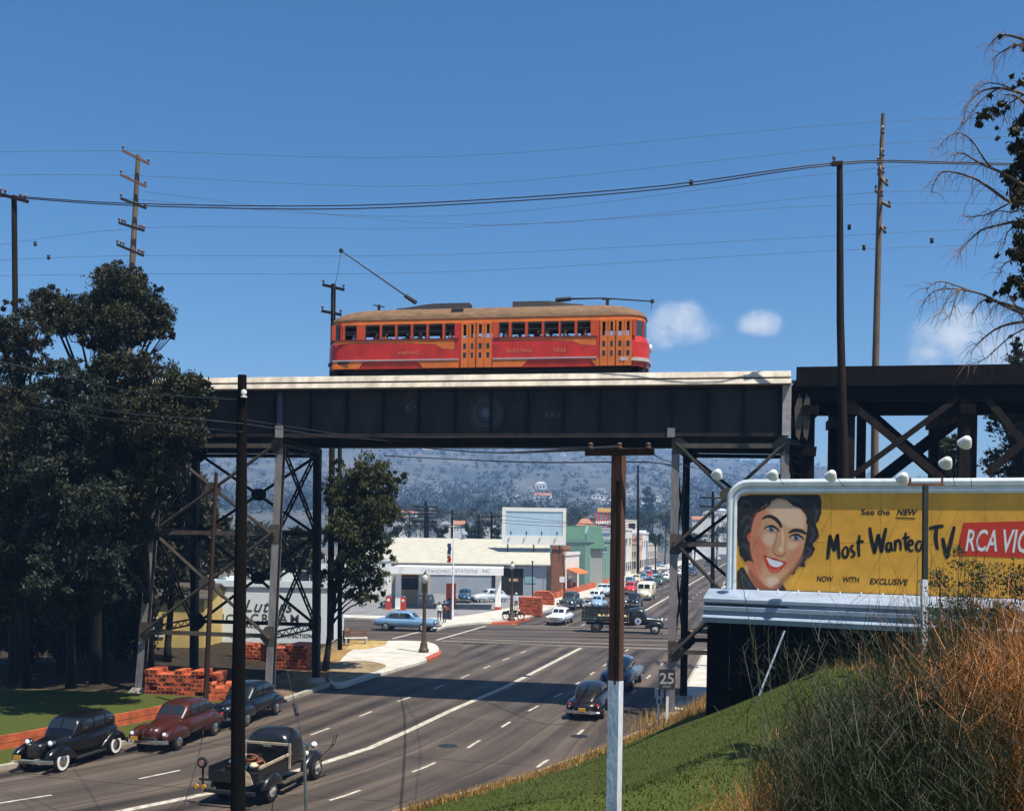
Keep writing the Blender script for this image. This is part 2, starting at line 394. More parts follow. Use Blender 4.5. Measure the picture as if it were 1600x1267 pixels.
# asphalt with lengthwise wear
am = bpy.data.materials.new('road_asphalt'); am.use_nodes = True
def road_nodes(m):
    nt = m.node_tree; b = nt.nodes['Principled BSDF']; L = nt.links
    uv = nt.nodes.new('ShaderNodeAttribute'); uv.attribute_name = 'lane'
    sp = nt.nodes.new('ShaderNodeSeparateColor'); L.new(uv.outputs['Color'], sp.inputs['Color'])
    n1 = nt.nodes.new('ShaderNodeTexNoise'); n1.inputs['Scale'].default_value = 1.0; n1.inputs['Detail'].default_value = 5
    mp = nt.nodes.new('ShaderNodeMapping'); mp.inputs['Scale'].default_value = (1.3, .05, 1); L.new(uv.outputs['Vector'], mp.inputs['Vector']); L.new(mp.outputs['Vector'], n1.inputs['Vector'])
    tc = nt.nodes.new('ShaderNodeTexCoord')
    n2 = nt.nodes.new('ShaderNodeTexNoise'); n2.inputs['Scale'].default_value = 40; n2.inputs['Detail'].default_value = 3; L.new(tc.outputs['Object'], n2.inputs['Vector'])
    n3 = nt.nodes.new('ShaderNodeTexNoise'); n3.inputs['Scale'].default_value = .35; n3.inputs['Detail'].default_value = 4; L.new(tc.outputs['Object'], n3.inputs['Vector'])
    r = nt.nodes.new('ShaderNodeValToRGB'); r.color_ramp.elements[0].position = .36; r.color_ramp.elements[1].position = .66
    r.color_ramp.elements[0].color = (.020, .016, .014, 1); r.color_ramp.elements[1].color = (.126, .097, .074, 1)
    a1 = nt.nodes.new('ShaderNodeMath'); a1.operation = 'MULTIPLY_ADD'; L.new(n1.outputs['Fac'], a1.inputs[0]); a1.inputs[1].default_value = .6
    a2 = nt.nodes.new('ShaderNodeMath'); a2.operation = 'MULTIPLY_ADD'; L.new(n2.outputs['Fac'], a2.inputs[0]); a2.inputs[1].default_value = .22
    a3 = nt.nodes.new('ShaderNodeMath'); a3.operation = 'MULTIPLY'; L.new(n3.outputs['Fac'], a3.inputs[0]); a3.inputs[1].default_value = .2
    L.new(a3.outputs[0], a2.inputs[2]); L.new(a2.outputs[0], a1.inputs[2]); 
    lw = nt.nodes.new('ShaderNodeMath'); lw.operation = 'MULTIPLY_ADD'; L.new(sp.outputs['Red'], lw.inputs[0]); lw.inputs[1].default_value = 2*math.pi/1.63; lw.inputs[2].default_value = .6
    ls = nt.nodes.new('ShaderNodeMath'); ls.operation = 'SINE'; L.new(lw.outputs[0], ls.inputs[0])
    la_ = nt.nodes.new('ShaderNodeMath'); la_.operation = 'MULTIPLY_ADD'; L.new(ls.outputs[0], la_.inputs[0]); la_.inputs[1].default_value = .055; L.new(a1.outputs[0], la_.inputs[2]); L.new(la_.outputs[0], r.inputs['Fac'])
    L.new(r.outputs['Color'], b.inputs['Base Color']); b.inputs['Roughness'].default_value = .75; b.inputs['Specular IOR Level'].default_value = .3
    bp = nt.nodes.new('ShaderNodeBump'); bp.inputs['Strength'].default_value = .3; bp.inputs['Distance'].default_value = .02
    L.new(n2.outputs['Fac'], bp.inputs['Height']); L.new(bp.outputs['Normal'], b.inputs['Normal'])
road_nodes(am)
def arc(tab):  # offset curves of the centre line
    return lambda y: interp(tab, y)
fc = arc(XC)
def slope(y): return (fc(y+1.5)-fc(y-1.5))/3.0
def off(y, o): return fc(y)+o*math.sqrt(1+slope(y)**2)
ysx = frange(0, 74.4, .8)+frange(90, 520, 5); mb = MB(); vs = []; ln = []
for y in ysx:
    a, b_ = interp(XL, y), interp(XR, y)
    for k in range(13):
        x = lerp(a, b_, k/12); vs.append((x, y, 0.004)); s_ = (x-fc(y))/math.sqrt(1+slope(y)**2)
        ln.append((s_, y, 0, 1))
mb.add(vs, [(i*13+k, i*13+k+1, (i+1)*13+k+1, (i+1)*13+k) for i in range(len(ysx)-1) for k in range(12) if not (ysx[i] < 75 and ysx[i+1] > 76)])
ro = mb.build('road', am); tag(ro, kind='structure')
la = ro.data.color_attributes.new('lane', 'FLOAT_COLOR', 'POINT'); la.data.foreach_set('color', [c for q in ln for c in q])
# the crossing street runs square to the road
U2 = Vector((.985, -.175, 0)); V2 = Vector((.26, .966, 0)); XO = Vector((5.5, 73.2, 0))
def xs_(a, b, z=0): return XO+U2*a+V2*b+Vector((0, 0, z))
mb = MB(); n_ = 60
for i in range(n_): pass
va = []; 
for i in range(61):
    a = lerp(-90, 60, i/60)
    for b in (0, 5, 10, 16.5): va.append(xs_(a, b, .002 if not -12 < a < 11 else .0065))
mb.add(va, [(i*4+k, (i+1)*4+k, (i+1)*4+k+1, i*4+k+1) for i in range(60) for k in range(3)])
cro = mb.build('cross_street', am); tag(cro, kind='structure')
la = cro.data.color_attributes.new('lane', 'FLOAT_COLOR', 'POINT'); la.data.foreach_set('color', [c for q in va for c in (q.y*.6, q.x*.6, 0, 1)])

def paint(name, pts_w, w, z=.011, dash=None):
    """a painted line following 2-D points"""
    P = [Vector((p[0], p[1], 0)) for p in pts_w]; mb = MB(); seg = []
    if dash:
        on, offg, ph = dash; L = 0; samples = []
        for a, b in zip(P, P[1:]):
            l = (b-a).length; k = max(1, int(l/.25))
            for i in range(k): samples.append((L+l*i/k, a.lerp(b, i/k)))
            L += l
        cur = []
        for l, p in samples:
            if ((l-ph) % (on+offg)) < on: cur.append(p)
            elif cur: seg.append(cur); cur = []
        if len(cur) > 1: seg.append(cur)
    else: seg = [P]
    for s in seg:
        if len(s) < 2: continue
        vs = []
        for i, p in enumerate(s):
            d = (s[min(i+1, len(s)-1)]-s[max(i-1, 0)]).normalized(); nn = Vector((-d.y, d.x, 0))*w/2
            vs += [p+nn+Vector((0, 0, z)), p-nn+Vector((0, 0, z))]
        mb.add(vs, [(2*i, 2*i+1, 2*i+3, 2*i+2) for i in range(len(s)-1)])
    return tag(mb.build(name, M['linewhite']), kind='structure')
Y1 = frange(18, 73, 1.0); Y2 = frange(91, 330, 4)
paint('road_centre_line', [(off(y, 0), y) for y in Y1], .30)
paint('road_centre_line', [(off(y, 0), y) for y in Y2], .30)
for o_ in (-3.2, 3.3):
    paint('road_lane_line', [(off(y, o_), y) for y in Y1], .12, dash=(1.7, 2.6, .4))
    paint('road_lane_line', [(off(y, o_), y) for y in Y2], .12, dash=(2.5, 5, 0))
paint('road_lane_line', [(off(y, 6.6), y) for y in frange(34, 73, 1.0)], .12, dash=(1.7, 4.2, 1.2))
for b in (1.0, 3.1): paint('crosswalk_line', [xs_(a, b)[:2] for a in frange(-11, 10, 1)], .16, z=.012)
for b in (14.2, 15.9): paint('crosswalk_line', [xs_(a, b)[:2] for a in frange(-9, 9, 1)], .14, z=.012)
for a in (-11.6, -15.0): paint('crosswalk_line', [xs_(a, b)[:2] for b in frange(1.5, 14.5, 1)], .25, z=.012)
def slab(name, pts, z, m, h=.3):
    mb = MB(); mb.poly(crom(pts, 5, True) if len(pts) > 6 else pts, lambda x, y, o: Vector((x, y, z+o)), -h)
    return tag(mb.build(name, m), kind='structure')
def gp(*pp): return [gnd(a, b)[:2] for a, b in pp]
cp_ = slab('crossing_apron', gp((596, 1001), (640, 998), (712, 1000), (722, 1014), (700, 1030), (676, 1038), (650, 1040), (600, 1030)), .0055, am, .05)
rs = random.Random(12)
def seam(pts): 
    o_ = paint('road_seam', pts, .035, z=.0085); o_.data.materials[0] = mat('tar', (.014, .012, .011), .6, var=.2)
for o_ in (-5.9, -1.55, 1.7, 5.0, 8.3): seam([(off(y, o_+.10*noise.noise(Vector((y*.3, o_, 0)))), y) for y in frange(22, 73, .7)])
for y0 in (26, 31.5, 37, 44.5, 58, 66):
    seam([(off(y0-.22*q, q)+.05*math.sin(q*5+y0), y0-.22*q+.12*noise.noise(Vector((q*.8, y0, 2)))) for q in frange(-6.5, 6.5, .4)])
for mx_, my_ in ((700, 1165), (820, 1056), (905, 1150)):
    g = gnd(mx_, my_); mb = MB(); mb.lathe((0, 0, 0), [(0, 0), (.36, 0), (.36, .011), (.30, .013), (0, .012)], 20); o_ = mb.build('manhole_cover', mat('cast_iron', (.03, .026, .024), .5, .4, var=.3, scale=12)); o_.location = (g.x, g.y, .002); tag(o_, 'round iron manhole cover in the %s of the road' % {700: 'middle left lane', 820: 'shaded part', 905: 'right lane behind the dark fastback'}[mx_], 'manhole cover')
# kerbs and pavements
strip('kerb', lambda y: interp(XL, y)-.35, lambda y: interp(XL, y), 20, 68.5, -.1, M['kerb'], ztop=.15)
strip('kerb', lambda y: interp(XR, y), lambda y: interp(XR, y)+.16, 43, 72, -.1, M['kerb'], ztop=.13)
strip('kerb', lambda y: interp(XR, y), lambda y: interp(XR, y)+.2, 8, 43, -.1, M['kerb'], ztop=.06)
strip('pavement', lambda y: interp(XR, y)+.16, lambda y: interp(XR, y)+3.4, 46, 72, -.1, M['concrete'], ztop=.14)
slab('corner_pavement', gp((520, 1052), (548, 1020), (590, 1006), (640, 1004), (676, 1008), (686, 1020), (668, 1034), (628, 1046), (575, 1062), (530, 1076), (514, 1066)), .158, M['concrete'])
slab('corner_verge', gp((540, 1019), (548, 1009), (580, 1003.5), (606, 1005), (602, 1011), (575, 1017)), .166, mat('dry_verge', (.36, .25, .08), .9, var=.4, scale=2), .1)
slab('dirt_verge', gp((512, 1048), (530, 1038), (570, 1036), (604, 1044), (570, 1058), (530, 1070), (514, 1062)), .163, mat('dirt_verge', (.24, .17, .09), .9, var=.4, scale=1.2), .1)
slab('corner_kerb', gp((664, 1031), (690, 1019), (688, 1026), (668, 1034.5)), .175, M['redkerb'])
# beyond the crossing: pavement ring and the filling-station forecourt
strip('pavement', lambda y: interp(XL, y)-4.5, lambda y: interp(XL, y)-.2, 97, 420, -.1, M['concrete'], 6, ztop=.15)
strip('pavement', lambda y: interp(XR, y)+.2, lambda y: interp(XR, y)+3.5, 91, 420, -.1, M['concrete'], 6, ztop=.15)
slab('forecourt_pavement', gp((680, 986), (700, 980), (740, 975.5), (790, 972), (826, 966), (842, 957), (852, 946), (820, 945), (790, 953), (740, 962), (700, 967), (676, 973)), .163, M['concrete'])
slab('forecourt_kerb', gp((768, 976.6), (800, 974.8), (828, 969), (830, 966.8), (800, 972.2), (768, 974.6)), .178, M['redkerb'])
slab('forecourt', [(-60, 103), (-22, 97), (-12, 94.6), (-6.5, 93.4), (-2.5, 93.9), (0.3, 95.8), (3, 103), (7.5, 133), (-60, 134)][::1], .10, M['lotgrey'], .2)
slab('side_pavement', [tuple(xs_(a, b)[:2]) for a, b in ((-60, 17), (-14, 17), (-14, 20), (-60, 20))], .15, M['concrete'])
slab('town_ground', [(-400, 134.5), (400, 134.5), (700, 700), (-700, 700)], .0, mat('town_dirt', (.12, .10, .08), .9, var=.3, scale=.05), .1)

# hills far beyond the valley
RIDGE = [(-9000, 700), (-1500, 672), (-400, 668), (300, 672), (560, 680), (700, 687), (900, 693), (1000, 702), (1060, 714), (1200, 734), (1330, 746), (1500, 757), (1800, 768), (3000, 790), (9000, 800)]
def hill_z(x, y):
    px = PX0+F*x/y; e = (PY0+.016*(px-PX0)-interp(RIDGE, px))/F
    top = CAMH+e*2000
    t = sstep(620, 2000, y); back = sstep(2100, 2900, y)
    n = noise.fractal(Vector((x*.0022, y*.0022, 3)), 1.0, 2.1, 5)
    n2 = noise.noise(Vector((x*.009, y*.005, 7)))
    return max(-3, top*(.12*sstep(520, 700, y)+.88*t**1.15)*(1-.5*back)+(22*n+9*n2)*sstep(600, 900, y)*(1-.82*sstep(1700, 2000, y)))
hm = mat('hillside', (.040, .055, .055), .95, var=0, scale=.012, col2=(.12, .12, .11))
mb = MB(); us = frange(-1500, 1500, 24); vsl = frange(520, 2100, 24)+[2300, 2600, 3000]
mb.grid(lambda u, y: Vector((u*y/1100, y, hill_z(u*y/1100, y))), us, vsl)
tag(mb.build('hills', hm, smooth=True), kind='structure')
# low foothill shelf of the far plain handled by the ground sheet
# ---------------------------------------------------------------- railway viaduct
BU = Vector((.9842, -.1772, 0)); BV = Vector((.1772, .9842, 0)); B0 = Vector((0, 46.1, 0))
def bp(s, t, z): return B0+BU*s+BV*t+Vector((0, 0, z))
def s_of(px, t=0.0, py=600):
    d = at(px, py, 1.0); d2 = Vector((d.x, 1.0))   # ray (x/y); plane: point.BV = const
    k = (B0+BV*t).dot(BV); lam = k/(d2.x*BV.x+d2.y*BV.y)
    P = Vector((d2.x*lam, lam, 0))-(B0+BV*t); return P.dot(BU)
BRZ = math.atan2(BU.y, BU.x)
SL, SRT = s_of(150), s_of(1233)
bridge = thing('railway_bridge', 'dark plate girder railway bridge with a cream coping, carrying the red tram', 'railway bridge', B0, BRZ)
D0, D1 = 0.0, 6.2
mb = MB(); mb.box(SL, SRT, .12, .17, 12.55, 14.6); mb.box(SL, SRT, -.08, .37, 12.40, 12.55); mb.box(SL, SRT, -.05, .36, 14.50, 14.60)
mb.build('girder', M['girder'], bridge)
mb = MB(); mb.box(SL, SRT, 6.0, 6.05, 12.55, 14.6); mb.box(SL, SRT, 5.8, 6.25, 12.40, 12.55); mb.build('girder', M['girder'], bridge)
px_ = 146
while px_ < 1225:
    s = s_of(px_)
    mb = MB(); mb.box(s-.05, s+.05, -.02, .115, 12.555, 14.495); mb.build('stiffener', M['blacksteel'], bridge); px_ += 56.5
for s in [s_of(p) for p in frange(150, 1220, 90)]:
    mb = MB(); mb.box(s-.12, s+.12, .38, 5.78, 12.9, 13.7); mb.build('cross_beam', M['blacksteel'], bridge)
mb = MB(); mb.box(SL, SRT, .38, 6.0, 14.62, 14.9); mb.build('deck', M['timber'], bridge)
mb = MB(); mb.loft([[Vector((x, .36, 14.60)), Vector((x, -.54, 14.60)), Vector((x, -.53, 14.63)), Vector((x, -.40, 14.83)), Vector((x, .36, 14.83))] for x in (SL, SRT+.05)]); mb.build('coping', M['cream'], bridge)
mb = MB(); mb.box(SL, SRT, -.14, .3, 14.835, 14.905); mb.build('coping_groove', M['brownsteel'], bridge)
mb = MB(); mb.loft([[Vector((x, .42, 14.91)), Vector((x, -.36, 14.91)), Vector((x, -.34, 14.96)), Vector((x, -.18, 15.18)), Vector((x, -.10, 15.20)), Vector((x, .42, 15.20))] for x in (SL, SRT+.05)]); mb.build('coping_cap', M['cream'], bridge)
for px in (440, 1050): 
    s = s_of(px); mb = MB(); mb.box(s-.16, s+.16, -.30, -.09, 12.35, 12.75 if px == 1050 else 12.9); mb.build('bearing_plate', M['greysteel'], bridge)
s = SRT-.1; mb = MB(); mb.box(s-.18, s+.18, -.26, .1, 12.42, 14.58); mb.build('end_post', mat('pale_steel', (.36, .33, .33), .6, var=.2), bridge)
s = s_of(440); mb = MB(); mb.box(s-.12, s+.12, -.16, -.03, 12.9, 14.45); mb.build('end_post', mat('blue_steel', (.05, .06, .085), .5, var=.3), bridge)
# rails
for t in (2.3, 3.74):
    mb = MB(); mb.box(SL-30, SRT+30, t-.035, t+.035, 15.0, 15.15); mb.build('rail', M['brownsteel'], bridge)
# round railway emblem on the girder
ec = s_of(760); ez = 13.5
mb = MB()
def ring(mb, c, r0, r1, y, z, n=48):
    vs = []
    for j in range(n):
        a = 2*math.pi*j/n; vs += [(c+r0*math.cos(a), y, z+r0*math.sin(a)), (c+r1*math.cos(a), y, z+r1*math.sin(a))]
    mb.add(vs, [(2*j, 2*j+1, (2*j+3) % (2*n), (2*j+2) % (2*n)) for j in range(n)])
ring(mb, ec, 0, .80, .112, ez); em0 = mb.build('emblem', mat('emblem_field', (.035, .037, .045), .6, var=.35, scale=6), bridge)
mb = MB(); ring(mb, ec, .70, .735, .108, ez); ring(mb, ec, .42, .45, .108, ez); mb.build('emblem_ring', M['blacksteel'], em0)
mb = MB(); mb.poly([(ec+(.26 if k % 2 == 0 else .17)*math.cos(math.pi*k/8), ez+(.26 if k % 2 == 0 else .17)*math.sin(math.pi*k/8)) for k in range(16)], lambda x, y, o: Vector((x, .106, y))); mb.build('emblem_star', mat('emblem_blue', (.10, .12, .17), .6, var=.3, scale=10), em0)
# scratched chalk marks
for cx, pts in ((638, [(-.12, .15), (-.1, -.18)]), (638, [(.1, .16), (-.08, 0), (.12, -.15)]), (640, [(.2, .1), (.24, -.05)]), (862, [(-.2, .1), (-.28, .02), (-.15, -.04), (-.25, -.12)]), (862, [(-.05, .08), (-.02, -.1), (.1, .05), (.14, -.1)]), (866, [(.2, .1), (.2, -.08), (.32, -.05)])):
    mb = MB(); mb.ribbon([(s_of(cx)+a, 13.75+b-(.35 if cx > 700 else 0)) for a, b in pts], .03, lambda x, y, o: Vector((x, .112, y)))
    mb.build('chalk_mark', mat('chalk', (.22, .22, .20), .9, var=.3, scale=20), bridge)

def laced(mb, p, q, w, face, n=None, r=.035):
    """two parallel angles with zig-zag lacing; face = normal of the laced side"""
    p = Vector(p); q = Vector(q); d = (q-p).normalized(); a = d.cross(Vector(face)).normalized()*(w/2)
    mb.beam(p+a, q+a, r*2, r*2.4); mb.beam(p-a, q-a, r*2, r*2.4)
    L = (q-p).length; n = n or max(2, int(L/(w*1.3)))
    for i in range(n):
        s = 1 if i % 2 else -1
        mb.beam(p.lerp(q, i/n)+a*s, p.lerp(q, (i+1)/n)-a*s, r*1.2, r*.8)
def tower(label, legs, top, struts, rot_mats):
    """legs: dict of (foot xy, head xy) in world; a riveted steel tower"""
    base = legs['fl'][0]; root = thing('bridge_tower', label, 'bridge tower', (base[0], base[1], 0), 0, 'riveted steel towers under the bridge')
    O = Vector((base[0], base[1], 0))
    def P(k, z):
        a, b = legs[k]; t = z/top; return Vector((lerp(a[0], b[0], t), lerp(a[1], b[1], t), z))-O
    for k in ('fl', 'fr', 'rl', 'rr'):
        front = k[0] == 'f'; mt = rot_mats[0] if front else rot_mats[1]
        lb, hb = P(k, -.2), P(k, top); mb = MB(); w = .34
        # two channels with a web between: an open box column
        mb.beam(lb-BV*.17, hb-BV*.17, w, .04, up=BV); mb.beam(lb+BV*.17, hb+BV*.17, w, .04, up=BV)
        lg = mb.build('leg', mt, root)
        mb = MB(); mb.beam(lb, hb, .05, .30, up=BV); mb.beam(lb+BU*.15, hb+BU*.15, .035, .30, up=BV)
        mb.build('web', M['blacksteel'], lg)
        mb = MB(); p = P(k, 0); mb.lathe(p, [(.0, -.3), (.62, -.3), (.55, .12), (.34, .32), (.0, .32)], 8); mb.build('footing', M['kerb'], root)
    faces = [('fl', 'fr', rot_mats[2], -BV, False), ('rl', 'rr', M['blacksteel'], BV, False), ('fr', 'rr', M['blacksteel'], BU, True), ('fl', 'rl', M['blacksteel'], -BU, True)]
    for a, b, mt, nrm, lace in faces:
        o = nrm*(0 if lace else .235)
        for z in struts:
            mb = MB(); p, q = P(a, z)+o, P(b, z)+o
            if lace: laced(mb, p, q, .3, nrm)
            else: mb.beam(p, q, .20, .06, up=nrm.cross(Vector((0, 0, 1))))
            mb.build('strut', mt, root)
        for z0, z1 in zip(struts, struts[1:]):
            o2 = nrm*(.03 if lace else .30); o3 = nrm*(-.06 if lace else .37)
            for i, (p, q, oo) in enumerate(((P(a, z0+.12), P(b, z1-.12), o2), (P(a, z1-.12), P(b, z0+.12), o3))):
                mb = MB()
                if lace: laced(mb, p+oo, q+oo, .26, nrm)
                else:
                    mb.beam(p+oo, q+oo, .15, .05, up=nrm); mb.beam(p+oo*1.1, q+oo*1.1, .04, .1, up=nrm)
                mb.build('brace', mt, root)
            if not lace:
                c = (P(a, (z0+z1)/2)+P(b, (z0+z1)/2))/2+nrm*.42; mb = MB()
                mb.poly([(-.42, -.12), (-.2, -.32), (.2, -.32), (.42, -.12), (.42, .12), (.2, .32), (-.2, .32), (-.42, .12)], lambda x, y, t: c+BU*x+Vector((0, 0, y))-nrm*t, .03)
                mb.build('gusset', mt, root)
        if not lace:
            for z in struts:
                for k, sg in ((a, 1), (b, -1)):
                    c = P(k, z)+nrm*.205+BU*sg*.12; mb = MB(); h = .45 if 0 < z < top-1 else .36
                    mb.poly([(-.3, -h), (.12*1, -h), (.42, -.1), (.42, .1), (.12, h), (-.3, h)] if sg > 0 else [(.3, -h), (.3, h), (-.12, h), (-.42, .1), (-.42, -.1), (-.12, -h)], lambda x, y, t: c+BU*x+Vector((0, 0, y))-nrm*t, .02)
                    mb.build('gusset', mt, root)
    mb = MB()
    for a, b in (('fl', 'fr'), ('rl', 'rr'), ('fl', 'rl'), ('fr', 'rr')):
        mb.beam(P(a, top+.14), P(b, top+.14), .34, .26)
    mb.build('cap_beam', M['blacksteel'], root)
    return root
def xy(px, py, z=0.0):
    g = gnd(px, py, z); return (g.x, g.y)
def onb(px, py, t):
    s = s_of(px, t, py); p = bp(s, t, 0); return (p.x, p.y)
T = .25
tower('left of the two grey steel lattice towers, among the trees beside the stacked orange blocks',
      dict(fl=(onb(218, 1080, T), onb(250, 700, T)), fr=(onb(421, 1090, T), onb(439, 700, T)), rl=(onb(303, 1060, 6.0), onb(306, 700, 6.0)), rr=(onb(494, 1060, 6.0), onb(496, 700, 6.0))),
      12.1, [12.0, 7.85, 3.05], (M['greysteel'], M['blacksteel'], M['brownsteel']))
tower('right steel lattice tower at the kerb, beside the speed sign and behind the yellow billboard',
      dict(fl=(onb(1048, 1110, T), onb(1056, 700, T)), fr=(onb(1226, 1100, T), onb(1226, 700, T)), rl=(onb(1068, 1090, 5.2), onb(1073, 700, 5.2)), rr=(onb(1262, 1090, 6.0), onb(1264, 700, 6.0))),
      12.1, [12.0, 7.7, 3.0], (M['greysteel'], M['blacksteel'], M['brownsteel']))

# timber trestle carrying the line on to the right, with dark deck
tre = thing('timber_trestle', 'black timber trestle continuing the railway behind the billboard', 'railway trestle', bp(SRT+.3, 0, 0), BRZ)
tm = M['timber']; lx = lambda px, t=0.0: s_of(px, t)-(SRT+.3)
e = lx(1900)
mb = MB(); mb.box(0, e, -.1, 6.1, 14.55, 14.85); mb.box(0, e, -.2, .1, 14.85, 15.35); mb.box(0, e, .1, .5, 13.95, 14.55); mb.box(0, e, 5.4, 5.9, 13.95, 14.55); mb.build('deck', tm, tre)
mb = MB()
mb.box(.0, e, -.32, -.21, 14.50, 15.02); mb.box(0, e, -.26, -.21, 15.03, 15.30)
mb.build('fascia_board', tm, tre)
bents = [(1266, .5, [.3, 5.6]), (1330, .40, [.1, 2.1, 5.6]), (1362, .36, [2.4]), (1510, .42, [.1, 5.6]), (1530, .36, [.9]), (1680, .42, [.1, 5.6]), (1850, .42, [.1, 5.6])]
for px, w, ts in bents:
    s = lx(px)
    for t in ts:
        zb = terr(*bp(s+SRT+.3, t, 0)[:2])-.3
        mb = MB(); mb.box(s-w/2, s+w/2, t, t+w, zb, 13.95); mb.build('post', M['pole'] if t < 1 and px > 1300 else tm, tre)
    if len(ts) > 1:
        mb = MB(); mb.box(s-w*.7, s+w*.7, -.35, 6.3, 13.3, 13.7); mb.build('cap', tm, tre)
pt = lambda px, py, t: (lx(px, t), t, at(px, py, (bp(s_of(px, t, py), t, 0)).y).z)
for (a, b, w, t) in [((1322, 625), (1480, 752), .30, -.05), ((1336, 742), (1496, 622), .24, -.08), ((1350, 770), (1498, 655), .55, 5.3), ((1350, 640), (1500, 770), .55, 5.0), ((1370, 622), (1490, 628), .12, 3), ((1545, 625), (1640, 740), .3, -.05), ((1545, 740), (1680, 620), .3, -.1)]:
    mb = MB(); mb.beam(pt(a[0], a[1], t), pt(b[0], b[1], t), w, .12, up=(0, 1, 0)); mb.build('brace', M['pole'] if t < 1 else tm, tre)
for px in (1246, 1258):   # curved knee plates where girder meets trestle
    s = lx(px); mb = MB(); mb.poly([(s-.05, 12.4), (s+.1, 12.2), (s+.22, 13.0), (s+.18, 14.0), (s+.05, 14.2), (s-.12, 13.6)], lambda x, y, o: Vector((x, -.1-o, y)), .1); mb.build('knee_plate', M['brownsteel'], tre)
mb = MB(); mb.beam(pt(1236, 703, .3), pt(1276, 706, .3), .6, .4); mb.build('cap', tm, tre)
# short leaning ladder behind the tower head
lad = thing('ladder', 'short rusty wooden ladder standing against the tower head behind the billboard', 'ladder', bp(s_of(1255, 4), 4, 0))
lo = Vector(lad.location); mb = MB(); a0, a1, b0, b1 = at(1238, 708, 48), at(1226, 778, 48), at(1269, 720, 48), at(1258, 788, 48)
mb.beam(a0-lo, a1-lo, .07); mb.beam(b0-lo, b1-lo, .07); mb.build('rail', M['polered'], lad)
for k in (.15, .4, .65, .9):
    mb = MB(); mb.beam(a0.lerp(a1, k)-lo, b0.lerp(b1, k)-lo, .05); mb.build('rung', M['polered'], lad)

# ---------------------------------------------------------------- tram
tw = 2.62; rail_t = 1.5+tw/2
s0, s1 = s_of(505, 1.5), s_of(1013, 1.62); tl = s1-s0; sc = (s0+s1)/2
tram = thing('tram', 'red and orange electric tram with a tan roof and raised trolley pole, crossing the bridge', 'tram', bp(sc, rail_t, 15.15), BRZ)
TR = mat('tram_red', (.54, .024, .010), .35, var=.2, scale=1.4, coat=.25); TO = mat('tram_orange', (.70, .165, .016), .38, var=.16, scale=1.4, coat=.2)
TT = mat('tram_roof', (.17, .095, .045), .8, var=.3, scale=2.2, stretch=(1, 1, 3)); TD = mat('tram_dark', (.018, .016, .016), .7, var=.3)
TI = mat('tram_inside', (.07, .055, .04), .8, var=.2); TC = mat('tram_trim', (.70, .55, .52), .3, .6, var=.1)
def tx(px): return s_of(px, 1.5)-sc
def tz(px, py, t=1.5):
    return at(px, py, bp(s_of(px, t, py), t, 0).y).z-15.15
HL = tl/2; HW = tw/2
ZS, ZT, ZB, ZW0, ZW1, ZE = .62, 1.02, 1.98, 2.02, 2.74, 2.96   # skirt bottom, trim, belt, window sill, window head, eave
def outline(inset=0.0, n=9, endlen=1.25, dx=0.0):
    """plan outline of the rounded car, counter-clockwise from the near left corner"""
    pts = []; hw = HW-inset; hl = HL-inset-dx
    for i in range(n+1):
        a = -math.pi/2+math.pi*i/n
        pts.append((hl-endlen+endlen*abs(math.cos(a))**.75, hw*math.copysign(abs(math.sin(a))**.62, math.sin(a))))
    for i in range(n+1):
        a = math.pi/2+math.pi*i/n
        pts.append((-(hl-endlen)-endlen*abs(math.cos(a))**.75, hw*math.copysign(abs(math.sin(a))**.62, math.sin(a))))
    return pts
def band(mb, z0, z1, in0=0, in1=0, th=.05, dx0=0, dx1=0):
    a, b = outline(in0, dx=dx0), outline(in1, dx=dx1); a2, b2 = outline(in0+th, dx=dx0), outline(in1+th, dx=dx1); n = len(a)
    v = [(x, y, z0) for x, y in a]+[(x, y, z1) for x, y in b]+[(x, y, z1) for x, y in b2]+[(x, y, z0) for x, y in a2]
    f = []
    for i in range(n):
        j = (i+1) % n; f += [(i, j, n+j, n+i), (n+i, n+j, 2*n+j, 2*n+i), (2*n+i, 2*n+j, 3*n+j, 3*n+i), (3*n+i, 3*n+j, j, i)]
    mb.add(v, f)
xa, xb = HL-1.25, -HL+1.25
mb = MB(); band(mb, ZT, ZB-.25, 0, .0); band(mb, ZB-.25, ZB+.04, 0, .0, dx1=.16); band(mb, ZS, ZT, .03, 0); body = mb.build('body', TR, tram, smooth=30)
mb = MB(); band(mb, ZW1, ZE, .03, .05, dx0=.16, dx1=.14); mb.build('eave_band', TO, tram, smooth=30)
mb = MB(); band(mb, .34, ZS, .35, .3, dx0=.3, dx1=.25); mb.build('underframe', TD, tram)
# roof: domed shell with a lower pale lip at the front end
mb = MB(); rings = []
for k in range(8):
    a = k/7*math.pi/2; ins = .02+(HW-.05)*(1-math.cos(a))*.985; z = ZE+.70*math.sin(a)**1.1
    rings.append([Vector((x*(1-.0)-(math.copysign(1, x)*1.3*(1-math.cos(a))), y, z)) for x, y in outline(min(ins, HW-.02)*.999, endlen=1.25, dx=.12)])
mb.loft(rings, cap=True); mb.build('roof', TT, tram, smooth=40)
mb = MB(); mb.box(-HL+1, HL-1, -1.15, 1.15, ZW1+.02, ZW1+.06); mb.build('ceiling', TI, tram)
mb = MB(); mb.box(-HL+1, HL-1, -1.2, 1.2, .95, 1.0); mb.build('floor', TI, tram)
